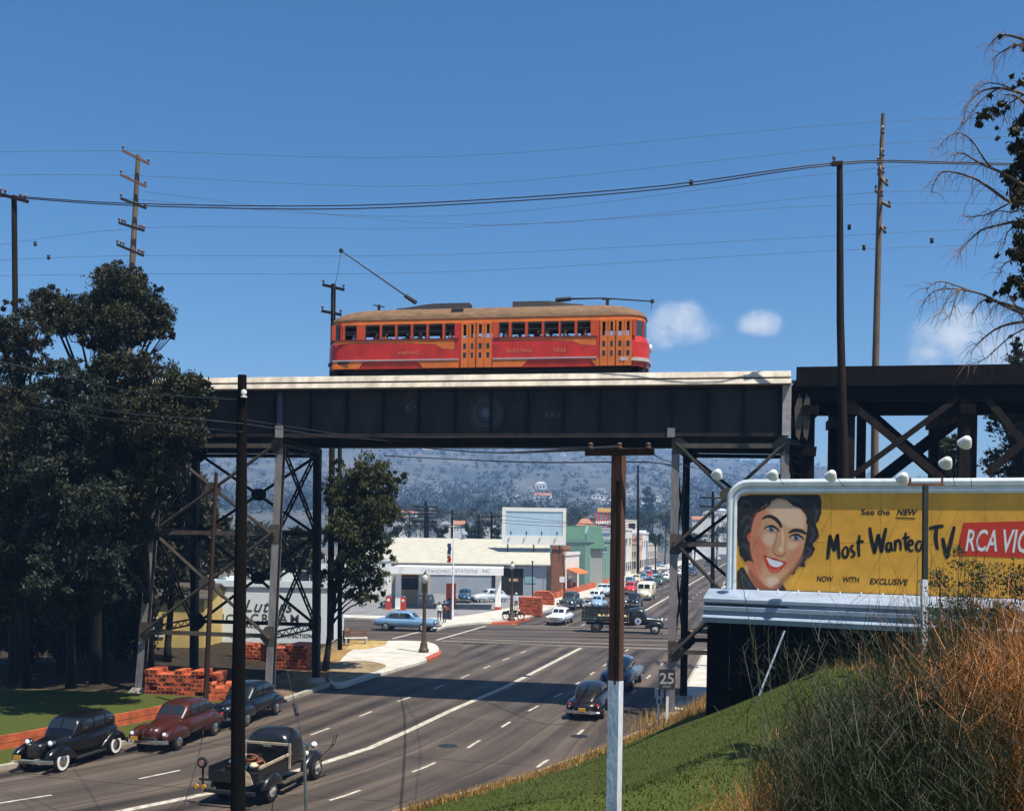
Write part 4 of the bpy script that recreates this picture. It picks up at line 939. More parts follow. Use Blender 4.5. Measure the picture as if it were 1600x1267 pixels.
# cream van
def van():
    g = ah(1009, 937); root = thing('delivery_van', 'cream delivery van with two square windscreen panes driving towards the camera', 'van', (g[0], g[1], .01), math.atan2(-.96, -.27))
    p = carpaint((.72, .68, .52)); mb = MB(); mb.loft([sring(x, hw, z0, z1, n=5) for x, hw, z0, z1 in [(-2.4, .85, .5, 2.1), (-2.3, .98, .42, 2.3), (0, 1.0, .4, 2.38), (1.2, .98, .4, 2.34), (1.45, .94, .4, 2.2), (1.62, .9, .4, 1.45)]]); mb.build('body', p, root, smooth=60)
    mb = MB(); mb.loft([sring(x, hw, z0, z1, n=3) for x, hw, z0, z1 in [(1.5, .62, .5, 1.3), (2.1, .5, .5, 1.2), (2.4, .36, .5, 1.05), (2.45, .2, .55, .9)]]); mb.build('bonnet', p, root, smooth=60)
    for sg in (1, -1):
        mb = MB(); mb.loft([sring(x, hw, z0, z1, n=2.4, k=14, yc=sg*.72) for x, hw, z0, z1 in sm([(1.2, .1, .4, .6), (1.6, .2, .4, .9), (2.0, .22, .42, .95), (2.4, .16, .45, .8), (2.5, .06, .5, .66)])]); mb.build('fender', p, root, smooth=60)
        mb = MB(); mb.add([(1.50, sg*.06, 1.5), (1.50, sg*.72, 1.5), (1.44, sg*.70, 2.05), (1.44, sg*.06, 2.05)], [(0, 1, 2, 3)]); 
        o = mb.build('windscreen', M['glass'], root); o.location.x = .12
        mb = MB(); mb.box(.5, 1.2, min(sg*.97, sg*1.01), max(sg*.97, sg*1.01), 1.45, 2.0); mb.build('side_window', M['glass'], root)
        mb = MB(); mb.lathe((2.46, sg*.70, .78), [(0, -.05), (.11, 0), (.09, .04), (0, .06)], 12, 'x'); mb.build('headlight', M['lamp'], root)
        for wx in (1.75, -1.5): wheel(root, wx, sg*.93, .36, sg)
    mb = MB(); mb.box(2.5, 2.56, -.85, .85, .42, .54); mb.build('bumper', M['chrome'], root)
    mb = MB(); mb.box(2.57, 2.585, -.16, .16, .5, .64); mb.build('licence_plate', M['plate'], root)
van()
def cab_truck(root, p, x0, big=1.0):
    """cab, bonnet and front fenders of an old truck, nose at +x"""
    k = big
    C = [(x0-1.0*k, .66*k, .7*k, 1.5*k), (x0-.95*k, .76*k, .62*k, 1.78*k), (x0-.4*k, .78*k, .6*k, 1.9*k), (x0-.05*k, .76*k, .6*k, 1.84*k), (x0+.12*k, .74*k, .6*k, 1.6*k), (x0+.28*k, .70*k, .6*k, 1.25*k)]
    mb = MB(); mb.loft([sring(*q, n=3.6) for q in sm(C)]); c = mb.build('cab', p, root, smooth=50)
    mb = MB(); mb.loft([sring(x0+x*k, hw*k, z0*k, z1*k, n=3) for x, hw, z0, z1 in sm([(.2, .62, .6, 1.26), (.7, .48, .58, 1.22), (1.2, .40, .58, 1.16), (1.38, .3, .6, 1.05), (1.42, .2, .65, .95)])]); mb.build('bonnet', p, root, smooth=60)
    for sg in (1, -1):
        mb = MB(); mb.loft([sring(x0+x*k, hw*k, z0*k, z1*k, n=2.4, k=14, yc=sg*.70*k) for x, hw, z0, z1 in sm([(.1, .06, .36, .46), (.4, .16, .42, .78), (.85, .19, .5, .95), (1.25, .17, .5, .88), (1.5, .08, .5, .7)])]); mb.build('fender', p, root, smooth=60)
        mb = MB(); a = [(x0-.62*k, sg*.785*k, 1.22*k), (x0-.02*k, sg*.765*k, 1.22*k), (x0-.06*k, sg*.70*k, 1.66*k), (x0-.6*k, sg*.72*k, 1.66*k)]; mb.add(a, [(0, 1, 2, 3)]); mb.build('side_window', M['glass'], c)
        mb = MB(); mb.lathe((x0+1.36*k, sg*.52*k, 1.02*k), [(0, -.12), (.1, -.06), (.11, .03), (.07, .06), (0, .07)], 12, 'x'); mb.build('headlight', M['lamp'], root)
    mb = MB(); mb.box(x0-1.03*k, x0-.985*k, -.34*k, .34*k, 1.35*k, 1.62*k); mb.build('rear_window', M['glass'], c)
    mb = MB(); mb.box(x0-1.045*k, x0-1.035*k, -.16*k, .12*k, 1.38*k, 1.46*k); mb.build('window_sticker', mat('sticker_grey', (.2, .2, .17), .7, var=.1), c)
    mb = MB(); mb.box(x0+1.5*k, x0+1.56*k, -.8*k, .8*k, .46*k, .58*k); mb.build('bumper', M['chrome'], root)
def pickup():
    g = ah(422, 1232); root = thing('old_truck', 'old black work truck laden with pipes and lamps, seen from behind by the black pole', 'truck', (g[0], g[1], .012), math.radians(75)); root.scale = (.95, .95, .98)
    p = carpaint((.010, .011, .012)); cab_truck(root, p, .75, 1.0)
    mb = MB(); mb.box(-2.35, -.3, -.82, .82, .70, .78); b = mb.build('bed', p, root)
    for sg in (1, -1):
        mb = MB(); mb.box(-2.35, -.3, min(sg*.80, sg*.84), max(sg*.80, sg*.84), .78, 1.15); mb.build('side_board', p, b)
        mb = MB(); mb.loft([sring(x, hw, z0, z1, n=2.4, k=14, yc=sg*.86) for x, hw, z0, z1 in sm([(-2.1, .05, .45, .55), (-1.9, .12, .45, .78), (-1.5, .15, .5, .9), (-1.1, .12, .45, .78), (-.85, .04, .4, .5)])]); mb.build('fender', p, root, smooth=60)
        for wx in (1.65, -1.5): wheel(root, wx, sg*.90, .38, sg, hub=mat('wheel_cream', (.45, .42, .34), .6, var=.15))
        mb = MB(); mb.box(-.7, .9, min(sg*.66, sg*.9), max(sg*.66, sg*.9), .36, .40); mb.build('running_board', M['brownsteel'], root)
    mb = MB(); mb.box(-2.39, -2.35, -.82, .82, .72, 1.05); mb.build('tailgate', p, b)
    mb = MB(); mb.box(-2.6, -2.5, -.85, .85, .42, .52); mb.build('bumper', M['black'], root)
    mb = MB(); mb.beam((-.42, -.92, 1.52), (-.42, .92, 1.52), .07); mb.beam((-.42, -.9, .78), (-.42, -.9, 1.5), .06); mb.beam((-.42, .9, .78), (-.42, .9, 1.5), .06); mb.build('pipe_rack', mat('bare_wood', (.34, .29, .2), .8, var=.3, scale=6), root)
    mb = MB(); mb.beam((-2.3, -.86, 1.18), (-.3, -.86, 1.22), .07); mb.build('side_rail', MATS['bare_wood'], root)
    mb = MB(); mb.lathe((-1.9, .25, 1.2), [(0, -.1), (.13, -.05), (.15, .05), (0, .16)], 14); mb.build('work_lamp', M['chrome'], root, smooth=True)
    mb = MB(); mb.lathe((-1.9, -.45, 1.14), [(0, -.06), (.12, -.05), (.14, .03), (.06, .09), (0, .09)], 12); mb.build('bucket_lid', mat('ivory', (.62, .55, .34), .5, var=.1), root, smooth=True)
    mb = MB(); mb.poly([(-.62, .72), (-.30, .62), (-.22, 1.0), (-.34, 1.12), (-.5, 1.0)], lambda x, y, o: Vector((-2.41-o, x-.1, y)), .02); mb.build('rag', mat('rag_cloth', (.55, .42, .26), .9, var=.4, scale=9), root)
    for z, a in ((.86, .9), (.98, .7), (1.1, .5)): mb = MB(); mb.beam((-2.2, a-.2, z), (-.5, a-.4, z+.05), .1, .08); mb.build('timber_load', M['pole'], root)
    for k in range(5): mb = MB(); c = Vector((-.9-.16*k, .3-.18*k, 1.0+.05*(k % 2))); mb.tube([c+Vector((.2*math.cos(t*.7), .2*math.sin(t*.7), .02*t)) for t in range(11)], .025, 6); mb.build('cable_coil', mat('rust_cable', (.20, .07, .03), .8, var=.3), root)
    # lamp brackets on the left tail, crooked tool handles at the right front
    mb = MB(); mb.lathe((-2.45, 1.0, 1.25), [(0, -.04), (.16, -.03), (.17, .03), (0, .05)], 14, 'x'); mb.build('spot_lamp', M['black'], root)
    mb = MB(); mb.lathe((-2.46, 1.0, 1.25), [(0, -.05), (.09, -.05), (.09, -.03), (0, -.03)], 12, 'x'); mb.build('lens', mat('dull_pink', (.30, .16, .13), .4, var=0), root)
    mb = MB(); mb.beam((-2.4, 1.0, .6), (-2.4, 1.0, 1.2), .05); mb.beam((-2.4, .7, .75), (-2.4, 1.12, .75), .06); mb.build('lamp_bracket', M['black'], root)
    for y in (.9, 1.15): mb = MB(); mb.lathe((-2.5, y, .55), [(0, -.03), (.07, -.03), (.07, .03), (0, .03)], 10, 'x'); mb.build('reflector', M['plate'], root)
    mb = MB()
    for d in (0, .22): mb.tube([(1.7, -1.0, .75), (1.8, -1.25, 1.0), (1.85+d, -1.32, 1.15), (1.86+d, -1.40, 1.45)], .022, 6)
    mb.tube([(1.6, -.9, 1.1), (1.85, -1.3, 1.15), (2.1, -1.35, 1.12)], .022, 6); mb.tube([(1.3, -.95, .5), (2.06, -1.4, 1.15)], .022, 6)
    mb.build('tool_handles', M['brownsteel'], root)
    mb = MB(); mb.lathe((1.1, -.72, .95), [(0, 0), (.08, .02), (.08, -.06), (0, -.1)], 10, 'y'); mb.build('mirror', M['lamp'], root)
pickup()
def stake_truck():
    g = ah(972, 988); root = thing('stake_truck', 'dark green stake truck with a white round door badge crossing the road to the right', 'truck', (g[0], g[1], .012), math.atan2(-.175, .985))
    p = carpaint((.014, .020, .018)); cab_truck(root, p, 1.75, 1.12)
    mb = MB(); mb.box(-3.3, .55, -1.05, 1.05, .95, 1.1); b = mb.build('bed', p, root)
    for sg in (1, -1):
        for x in frange(-3.2, .5, .62): mb = MB(); mb.box(x-.04, x+.04, min(sg*1.0, sg*1.06), max(sg*1.0, sg*1.06), 1.1, 2.15); mb.build('stake', p, b)
        for z in (1.3, 1.62, 1.95): mb = MB(); mb.box(-3.25, .5, min(sg*1.062, sg*1.10), max(sg*1.062, sg*1.10), z-.07, z+.07); mb.build('rail', p, b)
    for z in (1.3, 1.62, 1.95): mb = MB(); mb.box(-3.32, -3.28, -1.0, 1.0, z-.07, z+.07); mb.build('rail', p, b)
    for i in range(7):
        mb = MB(); x = -1.9+.42*i; mb.lathe((x, -.6+.2*(i % 2), 1.1), [(0, 0), (.18, .02), (.2, .25), (.12, .42), (0, .46)], 10); mb.build('sack', mat('sack_cloth', (.50, .38, .20), .9, var=.35, scale=4), root, smooth=True)
    mb = MB(); mb.box(-3.0, 1.0, -.4, .4, .62, .8); mb.build('chassis', M['black'], root)
    for sg in (1, -1):
        for wx, h in ((2.75, None), (-2.2, M['black']), (-1.3, M['black']) if False else (-2.2, None)):
            pass
        wheel(root, 2.75, sg*.95, .42, sg, hub=MATS['wheel_cream']); wheel(root, -2.1, sg*1.0, .44, sg, hub=M['brownsteel'], w=.3)
    mb = MB(); mb.lathe((1.35, -.90, 1.05), [(0, 0), (.26, 0), (.26, .03), (0, .03)], 24, 'y'); bd = mb.build('door_badge', mat('badge_white', (.62, .62, .66), .5, var=.05), root)
    mb = MB(); mb.lathe((1.35, -.915, 1.05), [(0, 0), (.13, 0), (.13, .01), (0, .01)], 16, 'y'); mb.build('badge_centre', mat('badge_blue', (.12, .12, .30), .5, var=.2, scale=30), bd)
stake_truck()

# ---------------------------------------------------------------- people
def person(label, pos, rz, shirt, legs, pose='stand', hair=(.03, .02, .015), group=None, name='person', hat=None, local_parent=None):
    J = {'pel': (0, 0, .95), 'chest': (0, 0, 1.28), 'neck': (0, 0, 1.47), 'head': (.02, 0, 1.60), 'top': (.01, 0, 1.72),
         'shl': (0, .18, 1.40), 'ell': (-.02, .25, 1.12), 'wrl': (.08, .26, .90), 'hal': (.12, .25, .82), 'shr': (0, -.18, 1.40), 'elr': (.02, -.25, 1.14), 'wrr': (.16, -.22, .96), 'har': (.21, -.2, .90),
         'hil': (0, .10, .90), 'knl': (.04, .11, .50), 'anl': (0, .12, .09), 'tol': (.16, .13, .04), 'hir': (0, -.10, .90), 'knr': (.01, -.11, .50), 'anr': (-.06, -.12, .09), 'tor': (.10, -.13, .04)}
    if pose in ('sit', 'ride'):
        d = -.50 if pose == 'sit' else -.18
        for k in J: J[k] = (J[k][0], J[k][1], J[k][2]+d)
        J['knl'] = (.42, .14, J['pel'][2]-.03); J['knr'] = (.42, -.14, J['pel'][2]-.03); J['anl'] = (.45, .14, J['pel'][2]-.43); J['anr'] = (.45, -.14, J['pel'][2]-.43); J['tol'] = (.6, .14, J['pel'][2]-.48); J['tor'] = (.6, -.14, J['pel'][2]-.48)
        J['wrl'] = (.35, .2, J['chest'][2]-.10); J['hal'] = (.43, .2, J['chest'][2]-.08); J['wrr'] = (.35, -.2, J['chest'][2]-.10); J['har'] = (.43, -.2, J['chest'][2]-.08); J['ell'] = (.12, .25, J['chest'][2]-.14); J['elr'] = (.12, -.25, J['chest'][2]-.14)
    E = [('pel', 'chest'), ('chest', 'neck'), ('neck', 'head'), ('head', 'top'), ('chest', 'shl'), ('shl', 'ell'), ('ell', 'wrl'), ('wrl', 'hal'), ('chest', 'shr'), ('shr', 'elr'), ('elr', 'wrr'), ('wrr', 'har'),
         ('pel', 'hil'), ('hil', 'knl'), ('knl', 'anl'), ('anl', 'tol'), ('pel', 'hir'), ('hir', 'knr'), ('knr', 'anr'), ('anr', 'tor')]
    Rr = dict(pel=.15, chest=.155, neck=.06, head=.095, top=.07, sh=.07, el=.045, wr=.033, ha=.04, hi=.095, kn=.062, an=.042, to=.035)
    ks = list(J); me = bpy.data.meshes.new('p'); me.from_pydata([J[k] for k in ks], [(ks.index(a), ks.index(b)) for a, b in E], [])
    ob = bpy.data.objects.new('p', me); COL.objects.link(ob); md = ob.modifiers.new('s', 'SKIN')
    for i, k in enumerate(ks):
        r = Rr.get(k, Rr.get(k[:2], .05)); sv = me.skin_vertices[0].data[i]; sv.radius = (r*(.8 if k in ('pel', 'chest') else 1), r); sv.use_root = (k == 'pel')
    ob.modifiers.new('u', 'SUBSURF').levels = 1
    dg = bpy.context.evaluated_depsgraph_get(); m2 = bpy.data.meshes.new_from_object(ob.evaluated_get(dg)); bpy.data.objects.remove(ob)
    for m in (M['skin'], mat('cloth_%02x%02x%02x' % tuple(int(c*255) for c in shirt), shirt, .9, var=.15, scale=8), mat('cloth_%02x%02x%02x' % tuple(int(c*255) for c in legs), legs, .9, var=.15, scale=8), M['black']): m2.materials.append(m)
    pz = J['pel'][2]; nz_ = J['neck'][2]
    for p in m2.polygons:
        c = p.center; i = 1
        if c.z > nz_-.02: i = 0
        elif (Vector(J['wrl'])-c).length < .09 or (Vector(J['hal'])-c).length < .08 or (Vector(J['wrr'])-c).length < .09 or (Vector(J['har'])-c).length < .08: i = 0
        elif min((Vector(J[k])-c).length for k in ('anl', 'anr', 'tol', 'tor')) < .11: i = 3
        elif pose == 'stand' and c.z < pz+.02 and abs(c.y) < .21: i = 2
        elif pose != 'stand' and (c.z < pz+.02): i = 2
        p.material_index = i; p.use_smooth = True
    o = bpy.data.objects.new(name, m2); COL.objects.link(o); o.location = pos; o.rotation_euler = (0, 0, rz); tag(o, label, 'person', group)
    hx, hy, hz = J['head']; mb = MB(); mb.lathe((hx-.02, 0, hz+.02), [(0, .14), (.06, .125), (.10, .07), (.105, .0), (.08, -.04), (0, -.04)], 12); mb.build('hair', mat('hair_dark' if hair[0] < .1 else 'hair_grey', hair, .7, var=.1), o, smooth=True)
    mb = MB(); mb.tube([(hx+.09, 0, hz+.02), (hx+.125, 0, hz-.02), (hx+.09, 0, hz-.025)], [.008, .016, .008], 6); mb.build('nose', M['skin'], o, smooth=True)
    mb = MB()
    for y in (-.035, .035): mb.lathe((hx+.088, y, hz+.02), [(0, -.01), (.012, 0), (0, .012)], 8, 'x')
    mb.build('eyes', M['black'], o)
    mb = MB(); mb.box(hx+.085, hx+.1, -.022, .022, hz-.055, hz-.045); mb.build('mouth', mat('lip', (.3, .08, .06), .6, var=0), o)
    if hat: mb = MB(); mb.lathe((hx, 0, hz+.07), [(0, .12), (.085, .11), (.10, .02), (.17, .01), (.17, 0), (0, 0)], 14); mb.build('hat', mat('hat_'+str(hat[0]), hat, .8, var=.1), o, smooth=30)
    return o
g = ah(686, 973); person('person in a white shirt and dark trousers standing by the flagpole', (g[0], g[1], .15), -1.2, (.65, .65, .62), (.02, .02, .025))
g = ah(694, 976); person('person in dark clothes standing close beside the one in the white shirt', (g[0], g[1], .15), 2.6, (.03, .03, .04), (.02, .02, .025))
g = ah(806, 954); person('person in light blue overalls walking on the forecourt behind the street lamp', (g[0], g[1], .12), -1.0, (.40, .50, .62), (.04, .05, .08), hat=(.7, .7, .68))
# seated passengers in the tram
ppl = [(528, (.6, .3, .12), 'passenger in an orange top at the rear end window of the tram'), (549, (.3, .4, .5), 'passenger in blue at the rear corner of the tram'), (584, (.12, .12, .16), 'passenger in dark coat at the first side window of the tram'), (598, (.55, .2, .06), 'passenger in rust colour at the second side window of the tram'), (632, (.03, .03, .03), 'passenger in black at the third side window of the tram'), (652, (.04, .03, .03), 'dark haired passenger leaning at the fourth side window of the tram'),
       (700, (.6, .5, .45), 'passenger in pink at the last window before the middle door of the tram'), (787, (.6, .55, .5), 'passenger in pale shirt just after the middle door of the tram'), (838, (.03, .03, .04), 'passenger in black at the third window after the middle door'), (851, (.5, .5, .5), 'passenger in grey at the fourth window after the middle door'), (880, (.25, .3, .35), 'passenger in slate shirt at the fifth window after the middle door'), (912, (.5, .3, .1), 'passenger in tan at the window before the front door of the tram')]
for k, (px, c, lb) in enumerate(ppl):
    p = bp(tx(px)+sc, rail_t-.92, 15.15+1.30); person(lb, (p.x, p.y, p.z), BRZ, c, (.03, .03, .04), 'sit', group='passengers in the tram')
# motorcycle at the street lamp
def motorcycle():
    g = ah(802, 971); root = thing('motorcycle', 'dark motorcycle parked at the kerb beside the street lamp', 'motorcycle', (g[0], g[1], .15), -.3)
    for x in (-.72, .72):
        mb = MB(); mb.tube([(x+.31*math.cos(a*math.pi/10), 0, .34+.31*math.sin(a*math.pi/10)) for a in range(21)], .05, 8); wh = mb.build('wheel', M['black'], root, smooth=True)
        mb = MB()
        for a in range(8): mb.beam((x, 0, .34), (x+.3*math.cos(a*math.pi/4), 0, .34+.3*math.sin(a*math.pi/4)), .012)
        mb.build('spokes', M['chrome'], wh)
        mb = MB(); mb.tube([(x+.40*math.cos(a), 0, .34+.40*math.sin(a)) for a in frange(.3, 2.8, .3)], .045, 6); mb.build('mudguard', M['black'], root)
    mb = MB(); mb.loft([sring(x, hw, z0, z1, n=2.2, k=12) for x, hw, z0, z1 in [(-.2, .08, .72, .82), (0, .14, .70, .92), (.3, .13, .72, .95), (.42, .05, .78, .9)]]); mb.build('tank', carpaint((.02, .02, .03)), root, smooth=True)
    mb = MB(); mb.box(-.15, .3, -.14, .14, .3, .62); mb.build('engine', M['chrome'], root)
    mb = MB(); mb.beam((.4, 0, .85), (.72, 0, .34), .06); mb.beam((-.72, 0, .34), (-.1, 0, .5), .05); mb.beam((-.2, 0, .5), (.4, 0, .85), .05); mb.build('frame', M['black'], root)
    mb = MB(); mb.loft([sring(x, hw, z0, z1, n=2.4, k=12) for x, hw, z0, z1 in [(-.62, .06, .80, .86), (-.45, .15, .78, .88), (-.2, .10, .78, .86)]]); mb.build('saddle', M['brownsteel'], root, smooth=True)
    mb = MB(); mb.tube([(.25, -.38, 1.02), (.42, -.2, 1.06), (.45, 0, 1.0), (.42, .2, 1.06), (.25, .38, 1.02)], .02, 6); mb.build('handlebar', M['chrome'], root)
    mb = MB(); mb.lathe((.58, 0, .92), [(0, -.1), (.09, -.04), (.09, .03), (0, .05)], 12, 'x'); mb.build('headlight', M['lamp'], root)
    mb = MB(); mb.box(-.95, -.5, -.28, -.16, .5, .78); mb.box(-.95, -.5, .16, .28, .5, .78); mb.build('saddlebag', M['black'], root)
    p = root.location; person('person in a white shirt riding the dark motorcycle at the street lamp', (p.x-.2, p.y, .15+.02), -.3, (.62, .58, .52), (.03, .03, .04), 'ride')
motorcycle()
# ---------------------------------------------------------------- poles and wires
def pole(label, path, r, arms=(), m=None, name='utility_pole', n=10, group=None, zb=None):
    """path: world points base->top, arms: (point, half vector, section)"""
    b = Vector(path[0]); root = thing(name, label, 'pole', b, 0, group)
    mb = MB(); mb.tube([Vector(p)-b for p in path], r, n); mb.build('shaft', m or M['pole'], root, smooth=40)
    for a in arms:
        c, h, w = a[0]-b, a[1], a[2]; mb = MB(); mb.beam(c-h, c+h, w, w*1.2); ar = mb.build('crossarm', a[4] if len(a) > 4 else (m or M['pole']), root)
        for t in (a[3] if len(a) > 3 else (-.92, .92)):
            mb = MB(); mb.lathe(c+h*t+Vector((0, 0, w*.6)), [(0, 0), (.03, 0), (.03, .08), (.07, .10), (.075, .18), (.04, .24), (0, .25)], 8); mb.build('insulator', M['insul'], ar, smooth=40)
    return root
Ya = 50.0
pole('bare wooden pole at the left edge with one short crossarm, rising behind the trees', [at(30, 1085, Ya), at(22, 306, Ya)], [.17, .13], [(at(20, 309, Ya-.2), (at(42, 316, Ya)-at(-6, 303, Ya))/2, .12, (-.8, -.5, .5, .8))])
Yb = 62.0
arms = []
for k, (xa_, ya_, xb_, yb_) in enumerate([(191, 235, 234, 257), (188, 273, 229, 292), (188, 310, 229, 326), (185, 348, 226, 361), (182, 382, 225, 400)]):
    a, b_ = at(xa_, ya_, Yb-.8), at(xb_, yb_, Yb-.2); arms.append(((a+b_)/2, (b_-a)/2, .11, (-.95, .9) if k < 3 else (-.95, -.7, -.5, .6, .8, .95), M['polered'] if k < 2 else M['pole']))
pole('tall wooden pole with five crossarms standing above the left trees', [at(196, 1060, Yb), at(203, 480, Yb), at(216, 243, Yb)], [.24, .2, .13], arms, mat('brown_pole', (.14, .10, .065), .85, var=.3, scale=3, stretch=(1, 1, .15)))
Yc = 58.0
pole('small dark pole with two crossarms rising behind the rear of the tram', [at(516, 1000, Yc), at(521, 444, Yc)], [.2, .13], [(at(521, 449, Yc-.2), (at(538, 452, Yc)-at(504, 444, Yc))/2, .12), (at(518, 489, Yc-.2), (at(536, 491, Yc)-at(505, 485, Yc))/2, .12)])
pole('dark timber pole below the girder beside the tree at the left tower', [at(531, 1015, 60), at(531, 690, 60), at(531, 684, 60)], [.14, .12, .12])
Yd = 41.5
pole('dark pole in front of the trestle with a small bracket at its head', [at(1322, 1080, Yd), at(1318, 700, Yd), at(1313, 500, Yd), at(1312, 254, Yd)], [.24, .18, .15, .12], [(at(1308, 256, Yd-.1), (at(1318, 256, Yd)-at(1302, 257, Yd))/2, .14, (-.6,))])
Ye = 56.0
arms = [(at(x, y, Ye-.3), (at(x+dx, y+dy, Ye-1.2)-at(x-dx, y-dy, Ye+1.2))/2, .12) for x, y, dx, dy in [(1379, 200, 1, 8), (1378, 235, 2, 8), (1376, 262, 4, 8), (1379, 280, 7, 9), (1373, 302, 5, 4), (1381, 318, 9, 5), (1378, 355, 5, 8)]]
pole('leaning pole behind the trestle with crossarms seen end on', [at(1364, 1000, Ye), at(1368, 570, Ye), at(1374, 330, Ye), at(1380, 178, Ye)], [.24, .19, .15, .1], arms, MATS['brown_pole'])
# big near pole, brown above and whitewashed below
Yn = 12.0
b0 = at(958, 1330, Yn); b0.z = min(b0.z, terr(b0.x, b0.y)-.2)
root = thing('utility_pole', 'square near pole, red brown above and whitewashed below, with a single crossarm of three pins', 'pole', b0)
pA, pB, pC = b0, at(962, 1063, Yn), at(967, 712, Yn)
up_ = Vector((-.6, -.8, 0))
mb = MB(); mb.beam(pA-b0, pB-b0, .148, .103, up=up_); mb.build('whitewashed_butt', mat('whitewash', (.62, .66, .70), .8, var=.22, scale=5, stretch=(1, 1, .3), bump=.2), root)
mb = MB(); mb.beam(pB-b0, pC-b0, .142, .098, up=up_); mb.build('shaft', mat('pole_face', (.085, .036, .020), .85, var=.4, scale=4, stretch=(1, 1, .12), bump=.4), root)
mb = MB(); a, b_ = at(914, 707, Yn-.2), at(1022, 706, Yn-.2); mb.beam(a-b0, b_-b0, .063, .074); arm = mb.build('crossarm', M['timber'], root)
for px in (923, 968, 1013):
    p = at(px, 702, Yn-.2)-b0; mb = MB(); mb.lathe(p-Vector((0, 0, .02)), [(0, 0), (.029, 0), (.034, .045), (.023, .057), (.031, .08), (.017, .097), (0, .097)], 10); mb.build('insulator', M['insul'], arm, smooth=40)
mb = MB(); mb.beam(pB-b0+Vector((-.02, -.105, -.03)), pC-b0+Vector((-.02, -.10, -.3)), .02, .02); mb.build('conduit', M['timber'], root)
# tall black pole on the left
Yk = 22.5; b0 = at(373, 1300, Yk); b0.z = min(b0.z, terr(b0.x, b0.y)-.1)
root = thing('utility_pole', 'thick black pole in front of the laden truck, a pale knob near its top', 'pole', b0)
mb = MB(); mb.tube([Vector((0, 0, 0)), at(372, 1100, Yk)-b0, at(377, 800, Yk)-b0, at(378.5, 586, Yk)-b0], [.17, .15, .125, .095], 14); mb.build('shaft', mat('black_pole', (.006, .005, .004), .9, var=.4, scale=3, stretch=(1, 1, .1), bump=.3, spec=.1), root, smooth=40)
mb = MB(); p = at(381, 621, Yk-.12)-b0; mb.lathe(p, [(0, 0), (.07, 0), (.07, .03), (.03, .04), (.03, .06), (.065, .09), (.06, .15), (0, .18)], 12); mb.build('insulator', M['whitepaint'], root, smooth=40)
# rust brown pole in front of the left tower
b0 = at(321, 1098, 45.0)
pole('thin brown pole in front of the left tower beside the orange stacks', [b0, at(330, 900, 45), at(338, 738, 45)], [.12, .10, .08], [], mat('rust_pole', (.040, .022, .014), .85, var=.4, scale=3, stretch=(1, 1, .1), spec=.15))
# thin guy post and rod near the truck
g0 = at(479, 1290, 20); root = thing('guy_rod', 'thin grey green rod standing in front of the truck', 'post', g0); mb = MB(); mb.tube([(0, 0, 0), at(475, 1165, 20)-g0], .035, 6); mb.build('rod', mat('grey_green', (.09, .11, .10), .6, var=.2), root)
g0 = at(1186, 1086, 30.5); root = thing('leaning_stick', 'pale leaning guy wire guard on the lawn under the billboard', 'post', g0); mb = MB(); mb.tube([(0, 0, 0), at(1226, 985, 30.5)-g0], .028, 6); mb.build('stick', mat('stick_paint', (.55, .62, .72), .5, var=.15), root)  # pale rod put in for the bright streak of sprinkler spray

def wire(label, pts, r=.02, m=None, group='overhead wires', sag=0.0):
    P = [at(*p) if len(p) == 3 else Vector(p) for p in pts]
    if len(P) == 2:
        a, b_ = P; P = [a.lerp(b_, t)-Vector((0, 0, sag*4*t*(1-t))) for t in frange(0, 1, 1/14)]
    elif len(P) == 3:
        P = [Vector(q) for q in crom([tuple(q) for q in P], 8)]
    else: P = [Vector(q) for q in crom([tuple(q) for q in P], 5)]
    o = P[0].copy(); mb = MB(); mb.tube([q-o for q in P], r, 5)
    w_ = mb.build('overhead_wire', m or M['wire'], smooth=True); w_.location = o; return tag(w_, label, 'wire', group)
for i, dy in enumerate((0, 5)):
    wire(['upper of the two thick cables running from the left edge pole to the trestle pole', 'lower of the two thick cables running from the left edge pole to the trestle pole'][i],
     [(-150, 296+dy*.3, 50), (10, 306+dy*.4, 50), (200, 318+dy*.6, 49), (500, 322+dy, 47), (760, 312+dy, 45), (1040, 290+dy, 43), (1312, 254+dy*.6, 41.5), (1500, 254+dy*.5, 45), (1800, 262+dy*.5, 50)], .028)
thin = [((-100, 240, 62), (191, 236, 62), (700, 245, 60), (1379, 190, 56), (1800, 185, 60)), ((-100, 275, 62), (188, 274, 62), (700, 290, 60), (1379, 225, 56), (1800, 205, 60)),
        ((188, 310, 62), (700, 338, 60), (1379, 262, 56), (1800, 240, 60)), ((226, 300, 62), (760, 352, 60), (1381, 300, 56), (1800, 310, 60)),
        ((-100, 398, 62), (226, 356, 62), (700, 356, 60), (1379, 318, 56), (1800, 330, 60)), ((-100, 412, 62), (182, 400, 62), (700, 398, 60), (1378, 365, 56), (1800, 345, 60)), ((-100, 432, 62), (225, 428, 62), (700, 425, 60), (1378, 388, 56), (1800, 380, 60))]
for i, t in enumerate(thin):
    wire('%s of the seven faint wires crossing the sky behind the tram, counted from the top' % ['topmost', 'second', 'third', 'fourth', 'fifth', 'sixth', 'lowest'][i], t, .010, M['wirefaint'])
